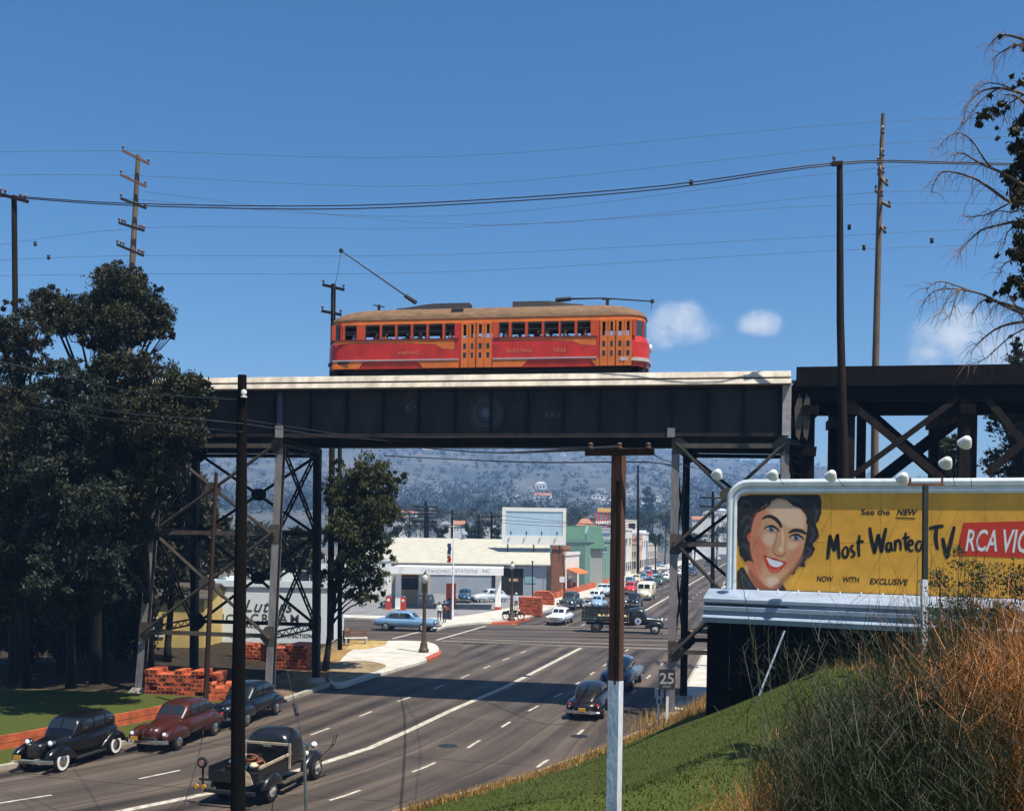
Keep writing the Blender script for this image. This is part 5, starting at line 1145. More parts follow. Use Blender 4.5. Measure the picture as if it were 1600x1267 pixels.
low = [([(-20, 595, 30), (160, 640, 27), (378, 662, 22.3), (540, 684, 40), (700, 692, 60)], 'wire crossing in front of the dark trees to the girder bottom'), ([(-20, 628, 30), (180, 655, 27), (378, 675, 22.3)], 'lower wire crossing in front of the dark trees to the black pole'),
       ([(-20, 560, 34), (200, 610, 34), (378, 625, 22.4)], 'thin wire over the left trees ending at the porcelain knob'),
       ([(378, 655, 22.3), (640, 694, 60), (800, 700, 40), (923, 699, 11.8)], 'wire under the girder to the left pin of the near crossarm'), ([(540, 690, 60), (740, 706, 50), (968, 700, 11.8)], 'dark wire below the girder to the middle pin of the near crossarm'),
       ([(600, 712, 60), (820, 722, 50), (1013, 722, 40), (1060, 735, 44)], 'faint wire across the hillside under the girder'),
       ([(1013, 700, 11.8), (1050, 722, 30), (1140, 742, 50), (1300, 770, 70)], 'wire leaving the right pin of the near crossarm to the right'), ([(998, 730, 120), (1056, 745, 100), (1150, 800, 90)], 'wire from the far pole sloping down to the billboard'),
       ([(560, 775, 90), (700, 796, 110), (850, 812, 130), (1000, 824, 120), (1060, 816, 100)], 'upper dark cable passing in front of the blank billboard'), ([(560, 782, 90), (700, 805, 110), (850, 816, 128), (1000, 820, 120), (1060, 805, 100)], 'middle dark cable passing in front of the blank billboard'),
       ([(600, 792, 90), (720, 808, 110), (800, 818, 128), (900, 822, 130), (1056, 806, 105)], 'lowest dark cable passing in front of the blank billboard')]
for pts, lb in low: wire(lb, pts, .012 if pts[0][2] < 45 else .03)
def junk(px, py, Y, lb):
    p = at(px, py, Y); mb = MB(); mb.lathe((0, 0, 0), [(0, -.14), (.09, -.08), (.06, 0), (.09, .08), (0, .14)], 8); o = mb.build('wire_insulator', M['wire'], smooth=True); o.location = p; tag(o, lb, 'insulator', 'strain insulators on the sky wires')
for px, py, lb in ((55, 381, 'small strain insulator on a wire right of the left edge pole'), (76, 402, 'small strain insulator lower right of the left edge pole'), (1080, 285, 'dark clamp on the thick cable left of the trestle pole'), (1327, 355, 'small strain insulator just right of the dark trestle pole'), (1350, 387, 'small strain insulator left of the leaning pole'), (1456, 376, 'small strain insulator on a wire right of the leaning pole')): junk(px, py, 50 if px < 1000 else 43, lb)
gw = thing('guy_wire', 'thin guy wire with a long insulator hanging left of the near road edge', 'wire', at(440, 1010, 40)); o_ = Vector(gw.location)
mb = MB(); mb.tube([Vector((0, 0, 0)), at(462, 1105, 34)-o_, at(476, 1180, 22)-o_], .014, 5); mb.build('strand', M['wire'], gw)
mb = MB(); mb.tube([at(460, 1100, 34.2)-o_, at(464, 1116, 33.6)-o_], .07, 8); mb.build('insulator', M['wire'], gw)
wire('thin black wire hanging down from the black pole across the near left lane', [(318, 1140, 24), (308, 1190, 22), (282, 1275, 19)], .010)

# ---------------------------------------------------------------- billboard
BBL = at(1150, 840, 33.0); BBL.z = 0; bd = Vector((1, -.42, 0)).normalized(); bn = Vector((bd.y, -bd.x, 0))  # bn faces the camera
def bbp(px, py, off=0.0):
    d = at(px, py, 1.0)-Vector((0, 0, CAMH)); o = Vector((0, 0, CAMH)); P0 = BBL+bn*off
    lam = (P0-o).dot(bn)/d.dot(bn); P = o+d*lam; return ((P-P0).dot(bd), P.z)
bb = thing('billboard', 'big yellow billboard with a smiling dark haired woman, in a white moulded frame', 'billboard', BBL, math.atan2(bd.y, bd.x))
def BL(x, z, off): return Vector((x, -off, z))     # local: x along, -y to the road
xL = bbp(1152, 800)[0]; zT = bbp(1200, 771)[1]; zB = bbp(1200, 921)[1]; xE = 14.5
# check of slope: keep top and bottom level
mb = MB(); mb.box(xL-.1, xE, .0, .12, zB-.2, zT+.2); mb.build('backing', M['brownsteel'], bb)
PY = mat('poster_yellow', (.78, .38, .035), .6, var=.14, scale=1.3)
mb = MB(); mb.add([BL(xL, zB, .01), BL(xE, zB, .01), BL(xE, zT, .01), BL(xL, zT, .01)], [(0, 1, 2, 3)]); poster = mb.build('poster', PY, bb)
def Z5(zx, zy): return bbp(1120+zx/3.3333, 720+zy/3.3333)
HB = mat('ink_black', (.010, .009, .010), .5, var=.2); WH = mat('ink_white', (.78, .78, .76), .5, var=.04)
import numpy as np
def portrait():
    """the printed portrait: a fine mesh whose vertices carry the ink colours, softly blended as on the sheet"""
    st = 2.6; gx = np.arange(106, 546, st); gy = np.arange(176, 692, st); X_, Y_ = np.meshgrid(gx, gy); P = np.stack([X_.ravel(), Y_.ravel()], 1); n = len(P)
    C = np.zeros((n, 3)); C[:] = (.78, .38, .035); rng = np.random.default_rng(3)
    wob = np.array([noise.noise(Vector((a*.05, b*.05, 0))) for a, b in P])
    def sdf(q):
        d = np.full(n, 1e9); ins = np.zeros(n, bool)
        for a, b in zip(q, q[1:]+q[:1]):
            a = np.array(a); b = np.array(b); e = b-a; w_ = P-a; t = np.clip((w_@e)/max(1e-6, e@e), 0, 1); d = np.minimum(d, np.linalg.norm(w_-t[:, None]*e, axis=1))
            c1 = (P[:, 1] >= a[1]) != (P[:, 1] >= b[1]); xi = a[0]+(P[:, 1]-a[1])/(e[1] if abs(e[1]) > 1e-9 else 1e-9)*e[0]; ins ^= c1 & (P[:, 0] < xi)
        return np.where(ins, d, -d)
    def lay(pts, col, f=4, o=1.0, k=4, w=0):
        q = crom([tuple(p) for p in pts], k, True) if k else list(pts); s = sdf(q)+wob*w; al = np.clip(s/f+.5, 0, 1); al = (al*al*(3-2*al)*o)[:, None]; C[:] = C*(1-al)+np.array(col)*al
    def line(pts, r, col, f=3, o=1.0):
        q = crom([tuple(p) for p in pts], 4); d = np.full(n, 1e9)
        for i_, (a, b) in enumerate(zip(q, q[1:])):
            a = np.array(a); b = np.array(b); e = b-a; w_ = P-a; t = np.clip((w_@e)/max(1e-6, e@e), 0, 1); tt = (i_+.5)/len(q); d = np.minimum(d, np.linalg.norm(w_-t[:, None]*e, axis=1)/(.45+.55*math.sin(math.pi*tt)))
        al = (np.clip((r-d)/f+.5, 0, 1)*o)[:, None]; C[:] = C*(1-al)+np.array(col)*al
    K = (.012, .010, .011); SK = (.66, .34, .17); RD = (.62, .12, .05); SHD = (.36, .13, .06); HI = (.80, .56, .38)
    lay([(104, 190), (150, 182), (200, 172), (320, 165), (440, 165), (530, 172), (546, 230), (540, 290), (518, 330), (532, 375), (522, 410), (502, 430), (512, 462), (488, 498), (462, 520), (458, 548), (425, 552), (402, 590), (376, 588), (330, 560), (240, 560), (170, 520), (150, 528), (122, 490), (108, 420), (104, 300)], K, 3, w=5)
    lay([(165, 520), (200, 540), (340, 600), (335, 650), (320, 700), (200, 700), (165, 640), (145, 590), (150, 548)], (.62, .20, .09), 5)
    lay([(165, 560), (240, 640), (300, 660), (330, 640), (310, 700), (240, 700), (190, 650)], (.30, .09, .04), 18, .75)
    lay([(150, 545), (165, 560), (160, 620), (190, 680), (160, 660), (143, 600)], HI, 10, .5)
    lay([(118, 560), (140, 556), (165, 600), (195, 650), (225, 700), (95, 700), (100, 600)], (.022, .028, .028), 3); lay([(335, 628), (345, 640), (368, 700), (285, 700), (318, 665)], (.022, .028, .028), 3)
    line([(125, 575), (150, 610), (185, 668)], 3, (.08, .09, .09), 4, .6)
    lay([(160, 385), (180, 372), (200, 400), (200, 440), (180, 432), (160, 410)], RD, 5); line([(170, 392), (180, 405), (184, 425)], 3, SHD, 3)
    F_ = [(262, 222), (300, 195), (345, 190), (392, 215), (440, 240), (466, 275), (472, 340), (460, 420), (436, 500), (400, 560), (352, 615), (305, 655), (262, 655), (230, 615), (198, 540), (176, 460), (180, 370), (196, 300), (228, 252)]
    lay(F_, SK, 3)
    lay([(190, 300), (235, 250), (262, 270), (232, 330), (212, 400), (196, 430), (178, 420)], RD, 30, .5)
    lay([(178, 420), (215, 395), (262, 430), (262, 480), (240, 530), (230, 590), (205, 560), (182, 490)], (.64, .16, .08), 40, .75)
    lay([(395, 445), (445, 440), (440, 490), (410, 545), (372, 590), (368, 520)], (.66, .22, .11), 40, .65)
    lay([(300, 640), (352, 600), (400, 550), (440, 490), (450, 510), (400, 580), (340, 650), (300, 672)], SHD, 16, .8)
    lay([(285, 225), (345, 208), (430, 250), (455, 300), (448, 350), (380, 345), (320, 310), (285, 285)], HI, 30, .85)
    lay([(262, 375), (310, 390), (296, 430), (262, 440), (240, 410)], HI, 24, .7); lay([(375, 420), (425, 432), (400, 460), (372, 455)], HI, 20, .6)
    lay([(262, 610), (310, 605), (325, 628), (290, 648), (262, 636)], HI, 22, .8)
    lay([(322, 330), (345, 335), (352, 400), (362, 450), (356, 485), (330, 500), (302, 488), (296, 460), (318, 420), (326, 380)], (.66, .30, .14), 12, .7)
    line([(318, 345), (312, 390), (300, 440), (292, 470), (304, 486)], 5, SHD, 9, .75); line([(340, 345), (344, 400), (342, 450)], 6, HI, 10, .9); lay([(322, 452), (342, 450), (346, 470), (328, 476)], HI, 10, .9)
    line([(298, 478), (312, 490), (330, 496), (348, 490), (360, 476)], 5, SHD, 5, .9); line([(262, 478), (246, 500), (250, 530)], 4, SHD, 10, .5); line([(366, 500), (372, 530), (352, 560)], 4, SHD, 10, .45)
    lay([(244, 490), (262, 494), (285, 503), (305, 505), (330, 518), (362, 526), (350, 552), (325, 576), (296, 584), (272, 570), (256, 540)], (.60, .05, .025), 3)
    lay([(260, 503), (290, 514), (320, 522), (346, 532), (330, 548), (305, 552), (278, 540)], (.80, .80, .80), 3); line([(272, 560), (300, 574), (328, 562)], 4, (.74, .22, .14), 5, .8); line([(250, 492), (290, 508), (358, 528)], 2.5, (.25, .02, .02), 3, .8)
    for (cx, cy, tl_) in ((286, 356, .22), (415, 400, .20)):
        R2 = lambda a, b: (cx+a-b*tl_, cy+b+a*tl_)
        lay([R2(-36, -2), R2(-15, -17), R2(12, -19), R2(34, -2), R2(10, 14), R2(-18, 12)], (.40, .16, .09), 10, .8)
        lay([R2(-28, 1), R2(-12, -11), R2(10, -12), R2(28, 0), R2(8, 11), R2(-14, 10)], (.50, .47, .44), 3)
        lay([R2(-12, -10), R2(6, -13), R2(14, -1), R2(6, 11), R2(-8, 10), R2(-14, 0)], (.05, .10, .16), 3); lay([R2(-5, -6), R2(4, -7), R2(6, 2), R2(-2, 5)], K, 2.5); lay([R2(3, -8), R2(8, -7), R2(7, -3), R2(3, -3)], (.8, .8, .8), 2)
        line([R2(-36, 4), R2(-20, -11), R2(2, -17), R2(24, -9), R2(38, 0)], 6, K, 3); line([R2(-24, 10), R2(0, 15), R2(24, 8)], 2, SHD, 3, .8)
    line([(240, 300), (268, 288), (300, 298), (325, 322), (336, 344)], 10, K, 4); line([(378, 374), (402, 362), (436, 364), (462, 378)], 10, K, 4)
    lay([(255, 235), (285, 188), (330, 176), (385, 186), (440, 200), (485, 240), (480, 300), (470, 330), (462, 282), (432, 248), (398, 232), (365, 206), (325, 196), (296, 206), (262, 240), (222, 268), (210, 258)], K, 4, w=5)
    for q in ([(125, 250), (140, 215), (165, 212), (182, 245)], [(128, 330), (150, 290), (178, 300)], [(140, 400), (160, 340), (176, 350)], [(128, 450), (145, 430), (160, 470)], [(330, 185), (390, 196), (440, 212)], [(490, 215), (522, 260), (512, 310)], [(490, 340), (505, 380), (488, 420)], [(470, 450), (488, 470), (460, 505)], [(415, 560), (440, 530), (450, 500)]): line(q, 7, (.06, .065, .08), 12, .7)
    nx_ = len(gx); pos = []
    for a, b in P: q = Z5(a, b); pos.append(BL(max(xL+.005, q[0]), min(zT-.003, max(zB+.003, q[1])), .0155))
    keep = sdf(crom([(100, 170), (545, 165), (550, 290), (545, 420), (515, 500), (465, 560), (415, 600), (370, 620), (375, 705), (90, 705), (96, 560), (98, 400)], 3, True)) > 0
    fs = [(j*nx_+i, (j+1)*nx_+i, (j+1)*nx_+i+1, j*nx_+i+1) for j in range(len(gy)-1) for i in range(nx_-1)]
    # keep faces that hold ink other than the yellow ground
    ink = np.abs(C-np.array((.78, .38, .035))).sum(1) > .02; fs = [f for f in fs if any(ink[k] for k in f)]
    m = bpy.data.materials.new('portrait_ink'); m.use_nodes = True; nt = m.node_tree; at_ = nt.nodes.new('ShaderNodeAttribute'); at_.attribute_name = 'ink'; nt.links.new(at_.outputs['Color'], nt.nodes['Principled BSDF'].inputs['Base Color']); nt.nodes['Principled BSDF'].inputs['Roughness'].default_value = .55
    mb = MB(); mb.add(pos, fs); o = mb.build('portrait', m, poster); ca_ = o.data.color_attributes.new('ink', 'FLOAT_COLOR', 'POINT'); ca_.data.foreach_set('color', np.concatenate([C, np.ones((n, 1))], 1).astype(np.float32).ravel())
portrait()
def art(name, pts, m, lay, closed=True, k=4, par=None):
    q = [Z5(*p) for p in pts]; q = crom(q, k, True) if k else q; mb = MB(); mb.poly(q, lambda x, y, o: BL(x, y, .012+lay*.0035)); return mb.build(name, m, par or poster)
def LT(lines, wd, z0=0, par=None, name='lettering', m=None, lay=1):
    mb = MB()
    for ln in lines:
        q = [Z5(*p) for p in ln]; q = crom(q, 4) if len(q) > 2 else q
        mb.ribbon(q, wd, lambda x, y, o: BL(x, y, .012+lay*.0035))
    return mb.build(name, m or HB, par or poster)
for k in range(1, 8): mb = MB(); mb.box(xL+k*1.45, xL+k*1.45+.012, -.0125, -.0105, zB, zT); mb.build('sheet_seam', mat('seam', (.46, .24, .03), .7, var=.1), poster)
mb = MB(); mb.box(xL, xE, -.0125, -.0105, (zB+zT)/2, (zB+zT)/2+.012); mb.build('sheet_seam', MATS['seam'], poster)
# brush lettering: Most Wanted TV
LT([[(577, 512), (584, 450), (590, 385)], [(590, 385), (603, 440), (612, 470)], [(612, 470), (620, 420), (630, 380)], [(630, 380), (632, 440), (638, 510)]], .115)
LT([[(668, 448), (655, 470), (660, 498), (675, 500), (684, 475), (678, 450), (666, 448)]], .09)
LT([[(715, 440), (700, 445), (702, 465), (716, 478), (712, 496), (697, 498)]], .09)
LT([[(744, 385), (738, 440), (742, 498)], [(726, 425), (745, 421), (766, 418)]], .10)
LT([[(797, 345), (806, 410), (822, 482)], [(822, 482), (834, 420), (842, 380)], [(842, 380), (850, 430), (858, 478)], [(858, 478), (868, 410), (882, 348)]], .115)
LT([[(905, 425), (888, 430), (884, 455), (894, 470), (906, 450), (908, 422)], [(908, 422), (908, 450), (916, 470)]], .09)
LT([[(928, 412), (930, 440), (928, 470)], [(928, 430), (945, 412), (956, 425), (958, 466)]], .09)
LT([[(984, 372), (982, 420), (988, 466)], [(966, 402), (985, 400), (1006, 396)]], .09)
LT([[(1000, 440), (1020, 432), (1016, 415), (1002, 418), (996, 445), (1008, 468), (1024, 462)]], .09)
LT([[(1068, 420), (1048, 420), (1038, 445), (1046, 466), (1060, 462), (1070, 430)], [(1084, 360), (1078, 420), (1080, 466)]], .09)
LT([[(1106, 352), (1140, 344), (1182, 338)], [(1146, 344), (1140, 400), (1150, 462)]], .12)
LT([[(1176, 400), (1186, 450), (1198, 508)], [(1198, 508), (1216, 430), (1238, 340)]], .12)
def T5(s, zx, zy, zh, zw, m, bold=0, shear=0, space=1.0, name='lettering', lay=1, par=None):
    """set text so its cap height and width match"""
    x0, z0 = Z5(zx, zy); x1, z1 = Z5(zx+zw, zy); h = Z5(zx, zy-zh)[1]-z0
    mb = MB(); tmp = MB(); textmesh(tmp, s, 1.0, lambda x, y, o: Vector((x, y, 0)), shear=shear, bold=bold, space=space)
    a = min(v[0] for v in tmp.v); b = max(v[0] for v in tmp.v); ch = .70
    mb.add([BL(x0+(v[0]-a)/(b-a)*(x1-x0), z0+v[1]/ch*h, .012+lay*.0035) for v in tmp.v], tmp.f); return mb.build(name, m, par or poster)
T5('See the', 752, 280, 30, 150, HB, .02, 0); T5('NEW', 936, 281, 29, 112, HB, .035, .3)
mb = MB(); a, b_ = Z5(932, 296), Z5(1034, 300); mb.ribbon([a, b_], .035, lambda x, y, o: BL(x, y, .016), False); mb.build('underline', HB, poster)
T5('NOW', 520, 626, 28, 88, HB, .025, .2); T5('WITH', 657, 630, 28, 86, HB, .025, .2); T5('EXCLUSIVE', 796, 640, 30, 200, HB, .025, .2); T5('\u201cMAGIC', 1050, 648, 28, 158, HB, .025, .2); T5('MONITOR\u201d', 1256, 652, 26, 180, HB, .025, .2)
RB = mat('ink_red', (.60, .035, .012), .5, var=.1, scale=2)
art('red_panel', [(1283, 322), (1700, 310), (1900, 306), (1860, 520), (1600, 505), (1246, 492)], RB, 1, k=0)
T5('RCA', 1294, 466, 110, 165, WH, .015, .25, name='lettering', lay=2); T5('VICTOR', 1490, 474, 118, 330, WH, .015, .25, name='lettering', lay=2)
# moulded white frame, swept round the corner
FR = mat('frame_white', (.62, .68, .70), .5, var=.12, scale=3)
fw = .42; path = [(xL-.0, zB-.05)]+[(xL+fw*0+(.35-.35*math.cos(a)), zT-.35+.35*math.sin(a)) for a in frange(0, math.pi/2, math.pi/14)]+[(xE+.1, zT)]
prof = [(0, .02), (.02, .07), (.10, .10), (.16, .075), (.22, .08), (.25, .12), (.36, .13), (.44, .09), (.46, -.05)]   # outward, proud
rings = []
for i, (x, z) in enumerate(path):
    a = Vector(path[max(i-1, 0)]); b_ = Vector(path[min(i+1, len(path)-1)]); d = (b_-a).normalized(); nn = Vector((-d.y, d.x))
    k = 1.0; w0 = .64 if i == 0 or (nn.x < -.99) else 1.0
    w0 = .72+.28*max(0, nn.y)
    rings.append([BL(x+nn.x*u*w0, z+nn.y*u*w0, p) for u, p in prof])
mb = MB(); mb.loft(rings); mb.build('frame', FR, bb, smooth=25)
# catwalk apron below, blue white, with ribs
xA, zA = bbp(1101, 925, .75); _, zA2 = bbp(1150, 973, .75); AP = mat('apron_paint', (.26, .32, .40), .55, var=.2, scale=2, stretch=(.4, 1, 1))
pr = [(.05, zB-.02), (.35, zB-.10), (.75, zB-.22), (.95, zB-.30), (.95, zB-.40), (.88, zB-.44), (.88, zB-.50), (.95, zB-.54), (.95, zB-.66), (.86, zB-.70), (.86, zB-.78), (.98, zB-.84), (1.02, zA2+.16), (.98, zA2), (.7, zA2), (.05, zA2+.05)]
mb = MB(); mb.loft([[BL(x, z, p) for p, z in pr] for x in (xA, xE)]); ap = mb.build('apron', AP, bb)
mb = MB(); mb.box(xA+.05, xA+2.6, -.905, -.885, zB-.495, zB-.455); mb.build('apron_slot', M['blacksteel'], ap)
for k in range(9): mb = MB(); mb.lathe(BL(xA+1.6+k*.62, zB-.02, .30), [(0, 0), (.03, 0), (.02, .05), (0, .06)], 8); mb.build('bolt', M['whitepaint'], ap)
# boarded skirt, blackened to paint in the deep shade below, and posts
mb = MB()
zg = -1
for i in range(40):
    x = xA+.04+i*.36; w_ = BBL+bd*x; zt = terr(w_.x, w_.y)-.4; mb.box(x, x+.35, -.45, -.40, zt, zA2+.02)
mb.build('skirt_board', mat('shade_black_board', (.004, .004, .004), .95, var=.4, scale=2, spec=.05), bb)
for x in frange(.3, 13, 2.4): mb = MB(); w_ = BBL+bd*x; mb.box(x-.12, x+.12, .13, .36, terr(w_.x, w_.y)-.5, zT); mb.build('post', M['timber'], bb)
# reflector lamps on long arms over the top
for px, py, Y in ((1121, 740, 32.8), (1208, 741, 31.6), (1299, 742, 30.4), (1411, 746, 29), (1479, 722, 27.6), (1509, 690, 26.6)):
    c = at(px, py, Y); w_ = c-BBL; lx_, off = w_.dot(bd), w_.dot(bn); lc = BL(lx_, c.z, off)
    mb = MB(); n_ = 14; ax = Vector((-.35, .7, -.6)).normalized(); mb.tube([lc-ax*.17, lc-ax*.12, lc, lc+ax*.10], [.05, .10, .155, .19], 14, cap=True); l_ = mb.build('reflector_lamp', M['whitepaint'], bb, smooth=50)
    mb = MB(); mb.tube([lc-ax*.17, lc+Vector((.10, .3, -.02)), Vector((lx_+.25, .0, zT+.2))], .009, 5); mb.build('lamp_arm', M['blacksteel'], l_)
# slim T-post in front of the billboard
Yp = 22.5; b0 = at(1443, 1180, Yp); b0.z = terr(b0.x, b0.y)-.3; root = thing('utility_pole', 'slim T shaped post in front of the billboard lettering, dark above and whitewashed below', 'pole', b0)
mb = MB(); mb.beam(at(1445, 906, Yp)-b0, at(1446, 757, Yp)-b0, .10); mb.build('shaft', mat('post_green', (.02, .026, .018), .8, var=.3), root)
mb = MB(); mb.beam(Vector((0, 0, 0)), at(1444, 905, Yp)-b0, .12); mb.build('whitewashed_butt', MATS['whitewash'], root)
mb = MB(); mb.beam(at(1419, 757, Yp)-b0, at(1475, 757, Yp)-b0, .05, .06); ar = mb.build('crossarm', M['polered'], root)
for px in (1422, 1472): mb = MB(); p = at(px, 757, Yp)-b0; mb.beam(p, p+Vector((0, 0, .14)), .04); mb.build('pin', M['polered'], ar)
# speed sign and small notice
b0 = at(1041, 1138, 41.5); b0.z = terr(b0.x, b0.y)-.1; root = thing('speed_sign', 'black speed sign reading 25 on a white post at the right kerb', 'sign', b0)
mb = MB(); mb.beam((0, 0, 0), at(1044, 1052, 41.5)-b0, .10, .10); mb.build('post', M['whitepaint'], root)
c = at(1042, 1061, 41.38)-b0; mb = MB(); mb.box(c.x-.32, c.x+.32, c.y-.02, c.y+.02, c.z-.40, c.z+.40); f = mb.build('sign_plate', mat('sign_black', (.03, .032, .035), .5, var=.2), root)
mb = MB(); textmesh(mb, '25', .62, lambda x, y, o: Vector((c.x+x, c.y-.026, c.z-.17+y)), align='CENTER', bold=.012); mb.build('lettering', mat('sign_grey_white', (.36, .36, .34), .5, var=.1), f)
mb = MB(); textmesh(mb, 'SPEED', .13, lambda x, y, o: Vector((c.x+x, c.y-.026, c.z-.33+y)), align='CENTER'); mb.build('lettering', MATS['sign_grey_white'], f)
b0 = at(1028, 1127, 41.8); b0.z = terr(b0.x, b0.y)-.1; root = thing('small_notice', 'small pale blue notice on a short post left of the speed sign', 'sign', b0)
mb = MB(); mb.beam((0, 0, 0), at(1030, 1078, 41.8)-b0, .09); mb.build('post', M['whitepaint'], root)
for (py, hh, ww) in ((1082, .19, .18), (1095, .13, .12)):
    c = at(1030, py, 41.65)-b0; mb = MB(); mb.box(c.x-ww, c.x+ww, c.y-.02, c.y+.02, c.z-hh, c.z+hh); f = mb.build('sign_plate', mat('notice_blue', (.42, .50, .58), .5, var=.1), root)
    mb = MB(); mb.box(c.x-.03, c.x+.03, c.y-.03, c.y-.024, c.z-hh*.7, c.z+hh*.7); mb.build('mark', M['blacksteel'], f)
# orange low timber rail along the left lawn
mb = MB(); P = [gnd(-160, 1196), gnd(0, 1176), gnd(120, 1152), gnd(245, 1126), gnd(330, 1106)]
P = [Vector(q) for q in crom([tuple(p) for p in P], 5)]
root = thing('low_rail', 'long low orange painted board rail curving along the lawn behind the black car', 'rail', P[0])
for z0, z1 in ((.06, .31), (.34, .60)):
    mb = MB(); mb.loft([[Vector((p.x, p.y, z0))-Vector((P[0].x, P[0].y, 0)), Vector((p.x, p.y, z1))-Vector((P[0].x, P[0].y, 0)), Vector((p.x-.06, p.y+.08, z1))-Vector((P[0].x, P[0].y, 0)), Vector((p.x-.06, p.y+.08, z0))-Vector((P[0].x, P[0].y, 0))] for p in P]); mb.build('board', M['brickred'], root)
for p in P[::3]: mb = MB(); q = p-P[0]; mb.box(q.x-.02, q.x+.10, q.y+.085, q.y+.2, -.1, .5); mb.build('post', M['brickred'], root)
# stacks of hollow orange clay blocks
def stack(label, px, py, w, d, h, rz=0.0, gap=.15, seed=1, top=1):
    rr = random.Random(seed); g = gnd(px, py, .1); root = thing('clay_block_stack', label, 'stack', g, rz, 'stacks of orange clay blocks')
    bw, bh, bdp = .42, .20, .5; layers = int(h/bh); mb = MB(); dk = mb
    for l in range(layers):
        ofs = (l % 2)*bw/2; x = -w/2-ofs*0+rr.uniform(0, .05)
        k = 0
        while x < w/2-.1:
            x1 = min(w/2, x+bw-(ofs if k == 0 else 0)); jy = rr.uniform(-.03, .03)
            if not (l >= layers-top and rr.random() < .22) and not rr.random() < .03:
                mb.box(x, x1-.018, -d/2+jy, d/2+jy, l*bh, (l+1)*bh-.014)
                if rr.random() < gap*3:
                    mb.cur = 1
                    for q in range(2):
                        xx = x+.06+q*(x1-x-.1)/2; dk.box(xx, xx+(x1-x)*.28, -d/2+jy-.004, -d/2+jy+.01, l*bh+.05, (l+1)*bh-.06)
                    mb.cur = 0
            x = x1; k += 1
    mb.build('blocks', [M['brickred'], M['brickdark']], root)
stack('long stack of orange hollow clay blocks left of the brown pole, holes facing the road', 279, 1083, 2.9, 1.2, 1.35, -.1, .3, 1)
stack('lower orange block stack just right of the brown pole', 333, 1081, .9, 1.3, 1.2, -.1, .2, 2)
stack('orange block stack behind the maroon car, partly behind the black pole', 352, 1092, 1.3, 1.0, .8, .2, .1, 3)
stack('orange block stack seen between the two right legs of the left tower', 463, 1042, 2.2, 2.0, 1.5, -.2, .5, 4)
stack('farther orange block stack behind the grey leg of the left tower', 400, 1030, 2.5, 1.2, 1.1, -.1, .4, 5)
stack('tall square orange block stack on the forecourt corner by the kerb', 829, 961, 2.3, 1.6, 1.9, -.1, .5, 6)
stack('orange block stack at the workshop corner behind the square one', 850, 945, 2.4, 1.5, 1.6, -.1, .3, 7)
# ---------------------------------------------------------------- town beyond the crossing
RV = Vector((.25, .968, 0)).normalized(); RU = Vector((RV.y, -RV.x, 0)); RZ = math.atan2(RU.y, RU.x)
PALE = mat('stucco_white', (.70, .69, .64), .85, var=.08, scale=.6)
def PW(px, py, Y): return at(px, py, Y)
# filling station
def station():
    A = gnd(622, 952); o = Vector((A.x, A.y, .1)); Yc = A.y; root = thing('filling_station', 'white filling station canopy with lettered fascia on white columns', 'filling station', o)
    Wm = mat('enamel_white', (.88, .87, .83), .4, var=.05)
    xl, xr = at(611, 890, Yc).x-o.x, at(786, 890, Yc).x-o.x; zt, zb = at(700, 886, Yc).z-.1, at(700, 897, Yc).z-.1
    mb = MB(); mb.box(xl, xr, -1.0, 7, zb, zt-.06); f = mb.build('canopy', Wm, root)
    mb = MB(); mb.box(xl-.06, xr+.06, -1.07, -1.0, zb+.0, zt+.04); f = mb.build('fascia', Wm, root)
    for k, (s, px) in enumerate((('STANDARD', 664), ('STATIONS', 711), ('INC', 753))):
        mb = MB(); p = at(px, 894.5, Yc-1.1)-o; textmesh(mb, s, .52, lambda x, y, q: Vector((p.x+x, -1.08, p.z+y)), space=1.0, sx=.98); mb.build('lettering', mat('fascia_letter', (.30, .30, .38), .5, var=.1), f)
    for px, wd in ((622, .55), (778, .60)):
        c = at(px, 952, Yc).x-o.x
        mb = MB(); mb.box(c-wd/2, c+wd/2, -.3, .3, 0.35 if px > 700 else 0, zb-.004); cl = mb.build('column', Wm, root)
        mb = MB(); mb.box(c-wd/2-.06, c+wd/2+.06, -.36, .36, -.1, .35) if px > 700 else mb.box(c-wd/2-.06, c+wd/2+.06, -.36, .36, -.1, .03); mb.build('column_foot', M['redkerb'] if px > 700 else Wm, cl)
    c = at(656, 952, Yc+5).x-o.x
    mb = MB(); mb.box(c-.15, c+.15, 4.6, 5, 0, zb-.004); mb.build('column', Wm, root)
    # office behind the canopy
    x0, x1 = at(612, 900, Yc+7).x-o.x, at(668, 900, Yc+7).x-o.x
    mb = MB(); mb.box(x0, x1, 7.2, 11, 0, 3.9); of = mb.build('office', mat('office_tan', (.42, .36, .26), .8, var=.1), root)
    mb = MB(); mb.box(x0+.9, x0+3.4, 7.17, 7.195, 1.6, 2.9); mb.build('window', M['glass'], of)
    mb = MB(); mb.box(x0+.7, x0+3.6, 7.1, 7.19, 3.0, 3.45); s_ = mb.build('sign_panel', mat('station_sign', (.05, .05, .05), .5, var=.2), of)
    mb = MB(); mb.box(x0+1.0, x0+3.3, 7.08, 7.095, 3.15, 3.32); mb.build('sign_stripe', M['plate'], s_)
    return o
so_ = station()
